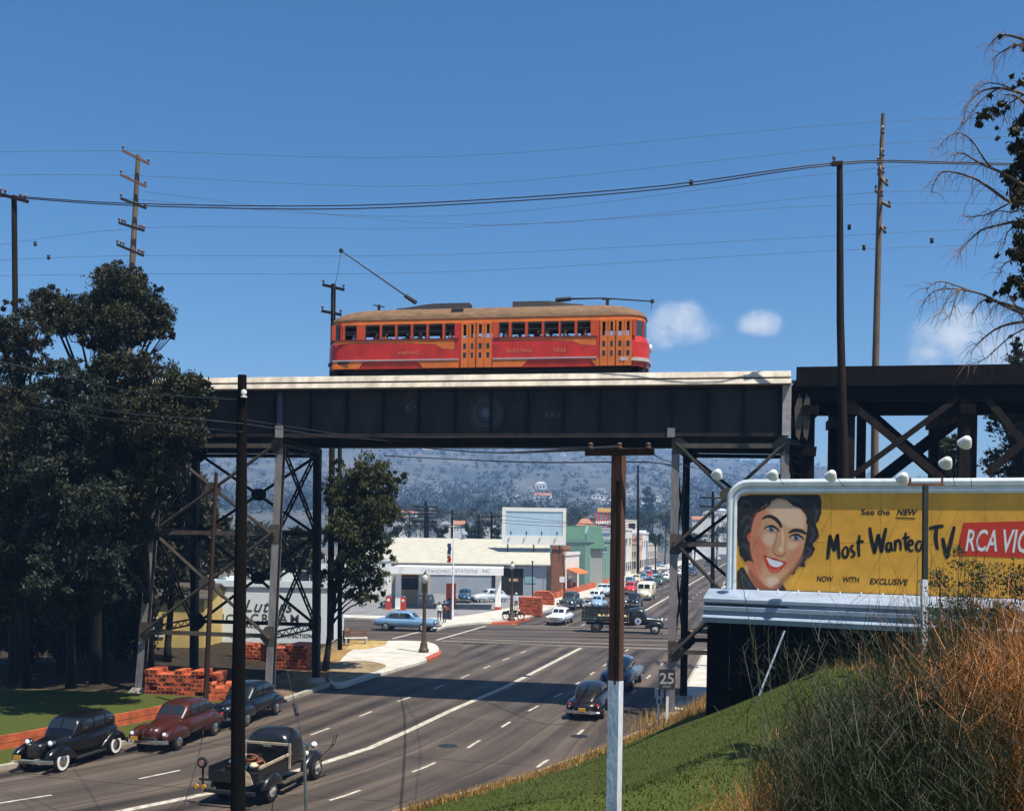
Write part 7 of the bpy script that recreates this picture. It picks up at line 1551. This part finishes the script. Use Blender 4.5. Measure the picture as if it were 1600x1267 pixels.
def leafmesh(name, V, T, m, parent=None, origin=(0, 0, 0)):
    n = len(V)//4; me = bpy.data.meshes.new(name); V = V-np.array(origin)
    me.vertices.add(n*4); me.vertices.foreach_set('co', V.astype(np.float32).ravel()); me.loops.add(n*4); me.loops.foreach_set('vertex_index', np.arange(n*4, dtype=np.int32))
    me.polygons.add(n); me.polygons.foreach_set('loop_start', np.arange(0, n*4, 4, dtype=np.int32)); me.polygons.foreach_set('loop_total', np.full(n, 4, dtype=np.int32))
    at_ = me.attributes.new('tint', 'FLOAT', 'FACE'); at_.data.foreach_set('value', T.astype(np.float32)); me.materials.append(m); me.update(calc_edges=True)
    o = bpy.data.objects.new(name, me); COL.objects.link(o)
    if parent: o.parent = parent
    return o
def ragged(lobes, seed, k=3):
    rr = random.Random(seed); out = list(lobes)
    for c, r in lobes:
        for _ in range(k):
            d = Vector((rr.gauss(0, 1), rr.gauss(0, .6), rr.gauss(.15, .8))).normalized(); out.append((tuple(Vector(c)+d*r*rr.uniform(.75, 1.12)), r*rr.uniform(.22, .45)))
    return out
def tree(label, base, lobes, trunk_top, tr=.3, n=9000, size=.3, m=None, bark=None, seed=1, name='tree', group=None, droop=.35, clump=.3, extra=(), cat='tree', per=46, bare=0):
    rng = np.random.default_rng(seed); rr = random.Random(seed); b = Vector(base); root = thing(name, label, cat, b, 0, group)
    V, T = leaves(rng, [(tuple(c), r) for c, r in (ragged(lobes, seed) if n > 20000 else lobes)], n, size, droop, clump, per); leafmesh('crown', V, T, m or EUC, root, tuple(b))
    mb = MB(); tp = Vector(trunk_top)-b; mid = tp*.5+Vector((rr.uniform(-.3, .3), rr.uniform(-.3, .3), 0))
    mb.tube([Vector((0, 0, -.3)), tp*.12, mid, tp], [tr*1.35, tr, tr*.8, tr*.5], 10); mb.build('trunk', bark or DBARK, root, smooth=True)
    for c, r in lobes:
        c = Vector(c)-b; t0 = min(.98, max(.25, (c.z-r)/max(.1, tp.z)*.75)); st = tp*t0; mb = MB(); q = st.lerp(c, .5)+Vector((rr.uniform(-.3, .3), rr.uniform(-.3, .3), rr.uniform(0, .3)))
        mb.tube([st, q, c], [tr*.42, tr*.28, tr*.10], 6)
        for _ in range(4): e = c+Vector((rr.uniform(-1, 1), rr.uniform(-1, 1), rr.uniform(-.6, 1)))*r*.8; mb.tube([q.lerp(c, .6), q.lerp(e, .7), e], [tr*.14, tr*.08, .01], 5)
        mb.build('limb', bark or DBARK, root, smooth=True)
    return root
def L(Y, *ps, k=1.0, j=1.2, seed=3):
    rr = random.Random(seed); out = []
    for x, y, r in ps: Yy = Y+rr.uniform(-j, j); out.append((at(x, y, Yy), r*Yy/F*k))
    return out
def gb(px, Y): p = at(px, 1000, Y); return Vector((p.x, Y, terr(p.x, Y)))
tree('tall dark eucalyptus whose flat topped crown stands against the sky round the five arm pole', gb(150, 52), L(47, (190, 452, 42), (158, 478, 30), (120, 500, 34), (225, 478, 32), (250, 497, 26), (258, 520, 15), (180, 505, 40), (90, 490, 36), (70, 470, 22), (150, 530, 22), (205, 520, 26), (236, 512, 18), (165, 548, 14), (205, 440, 22)), at(158, 520, 47), .26, 60000, .17, EUC, seed=11, clump=.26, droop=.6, per=70)
tree('dark eucalyptus filling the left edge below the bare pole', gb(40, 51), L(45, (30, 505, 36), (10, 545, 44), (60, 520, 26), (20, 600, 50), (-20, 660, 60), (45, 670, 55), (10, 740, 60), (60, 780, 50), (-30, 520, 40), (20, 840, 55), (50, 555, 24), (-20, 900, 50), (55, 900, 40)), at(30, 560, 45), .28, 60000, .17, EUC, seed=12, clump=.25, droop=.6, per=70)
tree('broad eucalyptus in front of the viaduct left end, its crown over the coping', gb(236, 52), L(44, (210, 570, 30), (180, 590, 36), (250, 600, 40), (295, 615, 38), (318, 628, 22), (230, 650, 50), (290, 670, 36), (190, 690, 50), (250, 720, 42), (210, 770, 42), (280, 700, 26), (180, 840, 44), (215, 830, 30), (170, 570, 24), (232, 570, 22)), at(225, 620, 44), .22, 62000, .17, EUC, seed=13, clump=.25, droop=.6, per=70)
tree('bushy eucalyptus in the middle of the left clump with paler grey green tufts', gb(112, 50.5), L(42.5, (90, 590, 36), (130, 610, 34), (150, 650, 40), (90, 670, 42), (120, 720, 48), (70, 740, 38), (150, 780, 44), (100, 820, 50), (150, 870, 44), (90, 900, 46), (130, 575, 22), (60, 850, 34), (130, 940, 34), (170, 920, 30), (85, 955, 30)), at(112, 640, 42.5), .22, 62000, .17, leafmat('grey_leaf', (.008, .012, .006), (.046, .058, .034)), seed=14, clump=.24, droop=.6, per=70)
# deeper trunks and undergrowth behind, closing the grove
for i, (px, Y, lb) in enumerate(((20, 52, 'dark trunked tree deep in the grove at the left edge'), (95, 56, 'dark tree in the grove behind the grey green one'), (165, 54, 'dark tree in the grove left of the tower leg'), (215, 60, 'dark tree in the grove behind the left tower leg'))):
    tree(lb, gb(px, Y), L(Y, (px, 930, 44), (px+30, 880, 40), (px-25, 860, 44), (px+10, 800, 50), (px-10, 740, 50), (px+28, 690, 40), (px, 640, 44)), at(px, 720, Y), .2, 12000, .34, EUC, seed=30+i, clump=.4)
for i, (px, Y, lb) in enumerate(((-10, 57, 'low dark undergrowth at the far left behind the lawn'), (50, 60, 'low dark undergrowth below the left pole'), (100, 58, 'low dark undergrowth behind the second trunk'), (150, 61, 'low dark undergrowth in the middle of the grove'), (195, 62, 'low dark undergrowth left of the tower leg'))):
    tree(lb, gb(px, Y), L(Y, (px, 985, 34), (px+22, 960, 30), (px-20, 950, 30), (px+4, 1015, 22), (px-24, 1000, 24), (px+26, 1000, 20)), at(px, 985, Y), .12, 5000, .3, EUC, seed=60+i, clump=.4, name='bush', cat='bush')
tree('slender eucalyptus beside the left tower, drooping over the filling station', gb(508, 58), L(58, (575, 738, 34), (545, 765, 36), (600, 760, 26), (560, 800, 44), (620, 745, 14), (590, 800, 30), (540, 830, 34), (570, 850, 36), (600, 870, 16), (545, 880, 30), (580, 900, 26), (560, 930, 22), (530, 770, 26), (520, 900, 24), (590, 930, 14)), at(548, 800, 58), .17, 36000, .21, OLV, seed=21, clump=.24, droop=.8, per=60)
tree('dark tree crowding the left leg of the left tower', gb(262, 61), L(61, (285, 760, 30), (262, 800, 34), (300, 810, 26), (255, 850, 34), (285, 870, 26), (250, 900, 26), (310, 760, 20), (240, 740, 36), (270, 700, 30), (275, 925, 16)), at(268, 800, 61), .2, 15000, .28, EUC, seed=24, clump=.35)
tree('dark spreading tree behind the left tower, above the ice cream wall', gb(420, 90), L(90, (390, 840, 26), (430, 860, 30), (470, 850, 26), (360, 850, 26), (450, 880, 24), (400, 880, 26), (485, 875, 20), (330, 850, 30)), at(420, 850, 90), .35, 7000, .55, EUC, seed=22, clump=.42)
tree('dark tree with reddish bark between the left tower legs', gb(300, 75), L(75, (300, 780, 30), (330, 820, 30), (290, 850, 34), (270, 800, 30), (345, 870, 26), (300, 900, 26)), at(300, 830, 75), .35, 7000, .5, EUC, seed=23, clump=.4)
# right: dark trees behind the trestle
tree('dark leafy tree rising behind the right end of the trestle', gb(1590, 54), L(54, (1600, 560, 26), (1590, 600, 34), (1620, 580, 40), (1580, 640, 36), (1610, 680, 50), (1555, 640, 20), (1640, 640, 60), (1570, 720, 34), (1620, 760, 50), (1590, 535, 12)), at(1600, 620, 54), .4, 30000, .2, EUC, seed=41, clump=.26)
tree('small green tree seen through the trestle bracing', gb(1485, 62), L(62, (1485, 690, 14), (1480, 712, 18), (1500, 705, 14), (1475, 735, 14), (1495, 740, 18)), at(1487, 705, 62), .2, 2600, .34, GRE, seed=42, clump=.4)
# overhanging sparse eucalyptus from beyond the right edge
def pt_(a, Y): return at(a[0], a[1], Y)
def gum():
    Y = 16.0; b = at(1790, 1100, Y); b.z = terr(b.x, b.y)-.3; root = thing('tree', 'sparse overhanging eucalyptus at the right edge with bare arching twigs', 'tree', b)
    mb = MB(); mb.tube([Vector((0, 0, 0)), at(1740, 700, Y)-b, at(1700, 400, Y)-b, at(1700, 120, Y)-b, at(1720, -80, Y)-b], [.22, .18, .13, .09, .05], 10); mb.build('trunk', BARK, root, smooth=True)
    br = [[(1700, 260), (1640, 175), (1600, 148), (1560, 138), (1530, 145), (1512, 165), (1503, 195)], [(1600, 148), (1575, 136), (1545, 130), (1525, 142)], [(1700, 120), (1640, 80), (1595, 70), (1568, 80), (1552, 92)], [(1640, 80), (1600, 62), (1565, 55), (1545, 72)], [(1700, 330), (1620, 300), (1570, 272), (1535, 257), (1505, 240), (1492, 242)], [(1570, 272), (1545, 258), (1520, 222), (1500, 208), (1480, 215), (1464, 235)],
          [(1700, 380), (1620, 320), (1580, 316), (1548, 295), (1520, 278), (1480, 268), (1465, 276), (1455, 300)], [(1580, 316), (1550, 332), (1530, 338), (1505, 338)], [(1700, 420), (1640, 350), (1600, 345), (1560, 352), (1530, 362), (1505, 388), (1500, 398)], [(1600, 345), (1575, 362), (1570, 380)], [(1700, 560), (1640, 500), (1600, 490), (1570, 478), (1540, 462), (1500, 452), (1460, 455), (1442, 475)], [(1500, 452), (1480, 468), (1470, 490)], [(1540, 462), (1510, 452), (1470, 440), (1448, 452)], [(1500, 452), (1492, 470), (1484, 498)],
          [(1640, 500), (1600, 484), (1560, 472), (1535, 470), (1518, 490)], [(1660, 540), (1620, 506), (1585, 505), (1555, 515), (1530, 535), (1518, 550)], [(1620, 506), (1580, 525), (1540, 560), (1510, 570)], [(1600, 500), (1588, 480), (1575, 460)], [(1600, 148), (1575, 165), (1568, 190)], [(1560, 138), (1530, 160), (1515, 185)], [(1620, 300), (1590, 330), (1560, 330), (1545, 345)], [(1600, 400), (1570, 412), (1562, 430)], [(1640, 200), (1600, 160), (1585, 150), (1570, 148)]]
    rr = random.Random(4); mb = MB(); tw = MB()
    for q in br:
        pts = [Vector(c) for c in crom([tuple(pt_(a, Y+.15*math.sin(a[0]*.05))-b) for a in q], 4)]; n = len(pts); r0 = .035 if q[0][0] >= 1640 else .016
        mb.tube(pts, [lerp(r0, .004, i/(n-1)) for i in range(n)], 5)
        for i in range(4, n):
            for _ in range(2):
                d = Vector((rr.uniform(-1, .3), rr.uniform(-.5, .5), rr.uniform(-1, .2))).normalized(); l = rr.uniform(.10, .38); p = pts[i]; tw.tube([p, p+d*l*.5+Vector((0, 0, .03)), p+d*l+Vector((0, 0, -.05))], [.005, .004, .002], 3, cap=False)
    mb.build('limb', BARK, root, smooth=True); tw.build('twigs', mat('twig', (.16, .10, .075), .9, var=.2), root)
    rng = np.random.default_rng(5); lob = []
    for x, y, r in [(1540, 180, 9), (1532, 192, 7), (1552, 172, 7), (1560, 165, 7), (1565, 178, 5), (1571, 168, 4), (1590, 205, 9), (1598, 190, 10), (1582, 230, 8), (1595, 235, 12), (1603, 260, 16), (1580, 275, 10), (1592, 290, 13), (1600, 310, 14), (1585, 318, 9), (1572, 280, 7), (1600, 350, 10), (1598, 372, 12), (1588, 395, 9), (1600, 400, 12), (1578, 398, 6), (1560, 400, 3), (1602, 425, 10), (1590, 440, 11), (1572, 448, 9), (1560, 456, 7), (1550, 468, 4), (1540, 470, 3), (1600, 455, 9), (1582, 462, 6), (1560, 57, 4), (1582, 72, 4), (1600, 76, 6), (1600, 130, 6), (1583, 140, 3), (1556, 200, 3), (1560, 215, 3), (1580, 118, 3), (1608, 220, 16), (1625, 280, 24), (1625, 380, 22), (1620, 450, 18), (1548, 152, 4), (1620, 170, 16), (1630, 120, 18)]:
        lob.append((tuple(at(x, y, Y+rr.uniform(-.4, .4))), r*Y/F*1.15))
    V, T = leaves(rng, lob, 9500, .085, .6, .5, 24); leafmesh('foliage', V, T, EUC, root, tuple(b))
gum()
# town trees: individuals along the valley floor
tt = [(598, 800, 130, 18), (640, 806, 240, 20), (668, 812, 260, 18), (700, 806, 300, 20), (722, 812, 320, 18), (745, 796, 340, 20), (770, 806, 330, 18), (752, 820, 230, 14), (800, 800, 400, 18), (828, 790, 420, 12), (862, 806, 360, 16), (892, 805, 340, 16), (912, 810, 300, 16), (905, 798, 460, 18), (880, 800, 480, 16), (985, 806, 420, 14), (1000, 812, 330, 14), (1020, 808, 360, 18), (1040, 812, 300, 16), (1032, 790, 600, 8), (1008, 800, 520, 14), (960, 800, 500, 18), (735, 825, 210, 10), (690, 826, 200, 9), (1085, 835, 260, 14), (1120, 828, 300, 14), (1100, 800, 480, 16), (1060, 810, 400, 20), (1140, 812, 380, 16), (615, 826, 200, 10), (778, 828, 220, 10), (1025, 838, 240, 9), (985, 832, 260, 9)]
desc = ['rounded dark tree', 'wide dark tree', 'low bushy tree', 'dense dark tree']
def side_(px): return 'left of the flagpole' if px < 700 else 'between the flagpole and roof billboard' if px < 784 else 'behind the roof billboard' if px < 884 else 'above the green roof' if px < 970 else 'between near pole and tower leg' if px < 1050 else 'seen through the right tower'
ORD = ['first', 'second', 'third', 'fourth', 'fifth', 'sixth', 'seventh', 'eighth', 'ninth', 'tenth', 'eleventh', 'twelfth']
TL = {}; cnt_ = {}
for i in sorted(range(len(tt)), key=lambda k: tt[k][0]):
    s_ = side_(tt[i][0]); k = cnt_.get(s_, 0); cnt_[s_] = k+1; TL[i] = '%s, %s from the left of those %s' % (desc[i % 4], ORD[k], s_)
for i, (px, py, Y, r) in enumerate(tt):
    rr = random.Random(100+i); s = Y/F; p = at(px, py, Y); b = Vector((p.x, Y, 0)); side = 'left of the flagpole' if px < 700 else 'between the flagpole and the roof billboard' if px < 784 else 'behind the roof billboard' if px < 884 else 'above the green roof' if px < 955 else 'between the near pole and the tower leg' if px < 1050 else 'seen through the right tower'
    lobes = [(p+Vector((rr.uniform(-.9, .9)*r*s, rr.uniform(-.5, .5)*r*s, rr.uniform(-.55, .4)*r*s)), r*s*rr.uniform(.5, .75)) for _ in range(5)]+[(p+Vector((0, 0, -r*s*.9)), r*s*.8)]
    if p.z-r*s*2 > 6: lobes.append((Vector((p.x, Y, p.z-r*s*2)), r*s*.9))
    tree(TL[i], b, lobes, p, max(.2, r*s*.06), 1500, max(.5, r*s*.16), FARL, seed=100+i, group='trees of the valley floor', clump=.45)
tree('dark upright cypress on the hill foot left of the tower leg', Vector((at(1014, 800, 560).x, 560, 0)), [(at(1014, y, 560), 9*560/F) for y in (768, 776, 785, 795)], at(1014, 780, 560), .6, 1500, 1.3, FARL, seed=77, clump=.4)
# scrub on the hills: one mass of leaf clumps
rng = np.random.default_rng(9); lob = []
for i in range(5600):
    Y = 640+1450*rng.random()**1.1; px = 200+1250*rng.random(); x = (px-PX0)/F*Y
    # rows of young orchard trees on the middle slope and denser wood below
    if Y > 1000 and rng.random() < .5: Y = 1000+round((Y-1000)/52)*52
    nz_ = noise.noise(Vector((x*.006, Y*.004, 1)))
    if nz_ < -.12 and rng.random() < .7: continue
    if any(abs(x-hx) < 14 and -70 < Y-hy < 6 for hx, hy in HOUSES): continue
    z = hill_z(x, Y); r = (3.2+4.2*rng.random())*(1.25 if Y < 1000 else 1); lob.append(((x, Y, z+r*.5), r))
V, T = leaves(rng, lob, 5000*26, 2.4, 0, .55, 24); sc_ = leafmesh('hillside_scrub', V, T, leafmat('scrub_leaf', (.028, .044, .042), (.062, .078, .070))); tag(sc_, 'dark blue green trees and scrub dotted over the far hillside', 'scrub', kind='stuff')

# ---------------------------------------------------------------- grasses and brush on the near bank
def blades(name, label, n, area, hmin, hmax, w, m, seed, lean=(0, 0), bend=.4, kind='stuff', tops=None, fluff=False):
    rng = np.random.default_rng(seed); V = []; T = []
    for i in range(n):
        x, y = area(rng)
        h = hmin+(hmax-hmin)*rng.random()**1.5
        if tops:
            px = PX0+F*x/y; ty = interp(tops, px); zt = CAMH-(ty-PY0-.016*(px-PX0))/F*y; h = (zt-terr(x, y))*(.40+.60*rng.random()**.7)*(1 if rng.random() < .93 else 1.25)
            if h < .10: continue
        a = rng.random()*6.283; z = terr(x, y)-.03; ww = w*(.6+.8*rng.random())
        dx = math.cos(a)*bend*h*rng.random()+lean[0]*h; dy = math.sin(a)*bend*h*rng.random()+lean[1]*h; b = rng.random()*3.14; wx, wy = math.cos(b)*ww, math.sin(b)*ww
        p0 = (x, y, z); p1 = (x+dx*.35+.03*h*rng.normal(), y+dy*.35+.03*h*rng.normal(), z+h*.6); p2 = (x+dx, y+dy, z+h)
        V += [(p0[0]-wx, p0[1]-wy, z), (p0[0]+wx, p0[1]+wy, z), (p1[0]+wx*.8, p1[1]+wy*.8, p1[2]), (p1[0]-wx*.8, p1[1]-wy*.8, p1[2]),
              (p1[0]-wx*.8, p1[1]-wy*.8, p1[2]), (p1[0]+wx*.8, p1[1]+wy*.8, p1[2]), (p2[0]+wx*.15, p2[1]+wy*.15, p2[2]), (p2[0]-wx*.15, p2[1]-wy*.15, p2[2])]
        t = min(1, max(0, rng.random()*.6+.5*(noise.noise(Vector((x*1.1, y*1.1, 0)))+.4))); T += [t, t]
        if tops and fluff:
            for _ in range(5):
                q = rng.normal(size=3)*.035*h; c = (p2[0]+q[0]+(p1[0]-p2[0])*.25*rng.random(), p2[1]+q[1], p2[2]-abs(q[2])*2-.12*h*rng.random()); e = rng.normal(size=3)*.05*h; V += [c, (c[0]+.004, c[1], c[2]), (c[0]+e[0]+.003, c[1]+e[1], c[2]+abs(e[2])), (c[0]+e[0], c[1]+e[1], c[2]+abs(e[2]))]; T.append(t)
    o = leafmesh(name, np.array(V), np.array(T), m); return tag(o, label, 'grass', kind=kind)
LAWN = leafmat('lawn_blade', (.042, .060, .010), (.125, .145, .030), trans=.15); STRAW = leafmat('straw', (.12, .035, .008), (.66, .27, .06), trans=.25); GOLD = leafmat('gold_grass', (.26, .14, .035), (.56, .36, .12), trans=.25); WEED = leafmat('weed_green', (.012, .020, .006), (.055, .070, .020))
def area_px(x0, x1, Y0, Y1, edge=None):
    def f(rng):
        for _ in range(50):
            Y = Y0+(Y1-Y0)*rng.random(); px = x0+(x1-x0)*rng.random(); x = (px-PX0)/F*Y
            if edge is None or edge(x, Y, px): return x, Y
        return x, Y
    return f
onl = lambda x, y, px: x > interp(XR, y)+.25
blades('lawn_grass', 'short green grass over the bank', 70000, area_px(560, 1440, 9, 37, onl), .02, .07, .011, LAWN, 1)
blades('kerb_grass', 'dry yellow grass along the road edge and below the billboard', 9000, lambda rng: ((lambda y: (interp(XR, y)+.2+abs(rng.normal())*.6, y))(29+16*rng.random())), .08, .30, .012, GOLD, 2)
blades('ridge_grass', 'golden grass on the ridge under the billboard', 7000, lambda rng: ((lambda t: (5.9+5.4*t+rng.normal()*.3, 36.0-5.6*t+rng.normal()*.4))(rng.random())), .08, .32, .012, GOLD, 3)
blades('tower_grass', 'tall golden grass round the foot of the right tower', 5000, lambda rng: (7.6+rng.normal()*1.0, 42.5+rng.normal()*1.6), .15, .7, .013, GOLD, 4)
blades('dry_grass', 'tall rust orange dry grass in the lower right corner', 24000, area_px(1455, 1760, 7.5, 14), .5, 1.9, .0038, STRAW, 5, fluff=True, lean=(-.03, 0), bend=.36, tops=[(1440, 1285), (1485, 1240), (1520, 1165), (1555, 1085), (1590, 1020), (1760, 960)])
blades('dry_grass', 'rust and brown dry grass along the bottom edge of the bank', 5500, area_px(1150, 1560, 8, 15), .15, .85, .0045, STRAW, 6, fluff=True, lean=(-.02, 0), bend=.5, tops=[(1150, 1290), (1200, 1240), (1260, 1205), (1330, 1185), (1400, 1190), (1560, 1150)])
blades('green_weeds', 'thin green weeds standing among the dry grass', 7000, area_px(1200, 1560, 9, 15), .4, 1.7, .005, WEED, 7, bend=.3, tops=[(1200, 1190), (1250, 1120), (1300, 1080), (1350, 1050), (1400, 1010), (1480, 930), (1560, 900)])
blades('green_weeds', 'dense dark green weeds left of the orange grass', 13000, area_px(1290, 1500, 7.2, 9.5), .4, 1.7, .0034, leafmat('deep_weed', (.006, .010, .003), (.040, .052, .014)), 9, bend=.42, tops=[(1290, 1230), (1340, 1160), (1400, 1090), (1450, 1050), (1500, 1060)], fluff=True)
blades('dark_weeds', 'dark brown and black green weeds tangled through the dry grass', 11000, area_px(1330, 1600, 7.5, 14), .4, 1.7, .0045, leafmat('dead_weed', (.006, .007, .003), (.05, .038, .014)), 8, bend=.4, tops=[(1330, 1190), (1400, 1110), (1480, 1020), (1560, 980), (1760, 930)], fluff=False)
def shrub(label, px, py, Y, lobes, n, size, m, seed, stems=6, h=None, name='shrub'):
    p = at(px, py, Y); b = Vector((p.x, Y, terr(p.x, Y)-.05)); root = thing(name, label, 'shrub', b, 0, 'shrubs on the near bank'); rng = np.random.default_rng(seed); rr = random.Random(seed)
    lb = [(tuple(at(x, y, Y+rr.uniform(-.3, .3))), r*Y/F) for x, y, r in lobes]; V, T = leaves(rng, lb, n, size, -.4, .5, 20); leafmesh('foliage', V, T, m, root, tuple(b)); mb = MB()
    for c, r in lb:
        c = Vector(c)-b
        for _ in range(2): e = c+Vector((rr.uniform(-1, 1), rr.uniform(-1, 1), rr.uniform(.2, 1.6)))*r; mb.tube([Vector((rr.uniform(-.1, .1), rr.uniform(-.1, .1), 0)), e*.5+Vector((rr.uniform(-.1, .1), 0, 0)), e], [.014, .009, .003], 4, cap=False)
    mb.build('stems', DBARK, root)
shrub('dark green brush hiding the right half of the billboard apron', 1470, 1100, 13.5, [(1480, 1000, 34), (1450, 1030, 24), (1510, 960, 26), (1500, 1030, 40), (1540, 1000, 36), (1460, 1080, 36), (1530, 1060, 40), (1570, 960, 30), (1590, 910, 30), (1480, 1120, 44), (1430, 1110, 26)], 10000, .055, EUC, 51)
shrub('darkest brush clump left of the orange grass', 1410, 1330, 7.6, [(1395, 1180, 16), (1425, 1130, 14), (1440, 1190, 20), (1410, 1230, 22), (1370, 1245, 18), (1470, 1160, 16), (1480, 1220, 22), (1455, 1100, 12), (1432, 1070, 9), (1345, 1262, 14), (1505, 1250, 20)], 4200, .034, leafmat('dark_weed', (.008, .012, .004), (.045, .055, .016)), 52)
shrub('pale green feathery bush rising in front of the apron', 1490, 1000, 15.0, [(1490, 870, 18), (1470, 910, 22), (1515, 890, 20), (1490, 940, 26), (1530, 920, 24), (1460, 960, 22), (1550, 890, 20), (1470, 990, 22)], 2000, .05, GRE, 53)
def sprig(label, px, py, Y, tips, col, seed, r=.008, leaf=0):
    p = at(px, py, Y); b = Vector((p.x, Y, min(p.z, terr(p.x, Y)))); root = thing('tall_weed', label, 'weed', b, 0, 'tall bare weeds on the near bank'); rr = random.Random(seed); mb = MB(); lf = MB()
    for tx_, ty_, k in tips:
        e = at(tx_, ty_, Y+rr.uniform(-.4, .4))-b; m1 = e*.5+Vector((rr.uniform(-.12, .12)+.1*k, 0, rr.uniform(-.05, .1))); pts = [Vector(q) for q in crom([(0, 0, 0), tuple(m1), tuple(e)], 6)]; mb.tube(pts, [lerp(r, .003, i/(len(pts)-1)) for i in range(len(pts))], 5)
        for q in pts[3:]:
            for _ in range(2): d = Vector((rr.uniform(-.8, .8), rr.uniform(-.8, .8), rr.uniform(.6, 1.4))).normalized()*rr.uniform(.05, .28)*Y/14; lf.tube([q, q+d*.6+Vector((0, 0, -.01)), q+d], [.0025, .0018, .0008], 3, cap=False)
    mb.build('stalk', col, root); lf.build('side_shoots', col, root)
GS = mat('green_stalk', (.06, .075, .02), .8, var=.3); OS = mat('ochre_stalk', (.42, .22, .06), .8, var=.3); DS = mat('dark_stalk', (.018, .016, .010), .9, var=.3); PS = mat('pink_stalk', (.40, .20, .12), .8, var=.3)
sprig('tall yellow green weed leaning left across the billboard corner', 1262, 1267, 12, [(1155, 880, -1), (1235, 1060, 0), (1215, 1120, 0)], GS, 61, .012)
sprig('grey feathery weed before the dark skirt', 1232, 1150, 15, [(1160, 1010, 0), (1200, 985, 0), (1225, 1000, 0), (1250, 1010, 0), (1180, 1000, 0)], mat('grey_stalk', (.12, .12, .10), .8, var=.3), 62, .008)
sprig('dark upright weed with black stem left of centre brush', 1226, 1267, 12, [(1224, 1150, 0), (1205, 1180, 0), (1240, 1165, 0), (1228, 1120, 0)], DS, 63, .016)
sprig('tall thin ochre stalk rising right of the dark skirt', 1445, 1230, 11, [(1410, 990, -1), (1432, 1080, 0), (1425, 1040, 0)], OS, 64, .010)
sprig('bent pinkish stalks crossing in the brush', 1440, 1200, 9.5, [(1388, 1125, 0), (1400, 1190, 0), (1415, 1267, 0)], PS, 65, .010)
sprig('pale arching stalks over the orange grass, upper', 1600, 1160, 8.5, [(1510, 990, 0), (1530, 1020, 0), (1545, 975, 0), (1525, 1135, 0)], PS, 66, .007)
sprig('ochre stalks in front of the darkest brush', 1340, 1267, 9, [(1290, 1150, 0), (1310, 1190, 0), (1380, 1140, 0), (1350, 1120, 0), (1270, 1200, 0)], OS, 67, .006)
sprig('dark weeds in front of the lawn, left of the ochre stalks', 1300, 1267, 10.5, [(1275, 1110, 0), (1290, 1080, 0), (1310, 1100, 0), (1330, 1070, 0), (1350, 1050, 0)], DS, 68, .008)
sprig('tall dark weeds right of the slim T post', 1470, 1150, 13, [(1455, 880, 0), (1470, 900, 0), (1435, 960, 0), (1500, 850, 0), (1530, 830, 0)], DS, 69, .008)
# haze over the valley
HAZE = 0.00036
hz = MB(); hz.box(-2600, 2600, -60, 2090, -4, 215); ho = hz.build('haze', bpy.data.materials.new('valley_haze')); tag(ho, kind='stuff')
hm_ = ho.data.materials[0]; hm_.use_nodes = True; nt = hm_.node_tree; nt.nodes.remove(nt.nodes['Principled BSDF']); pv = nt.nodes.new('ShaderNodeVolumePrincipled')
pv.inputs['Color'].default_value = (.28, .54, 1.0, 1); pv.inputs['Density'].default_value = HAZE; pv.inputs['Anisotropy'].default_value = 0.0
nt.links.new(pv.outputs['Volume'], nt.nodes['Material Output'].inputs['Volume'])
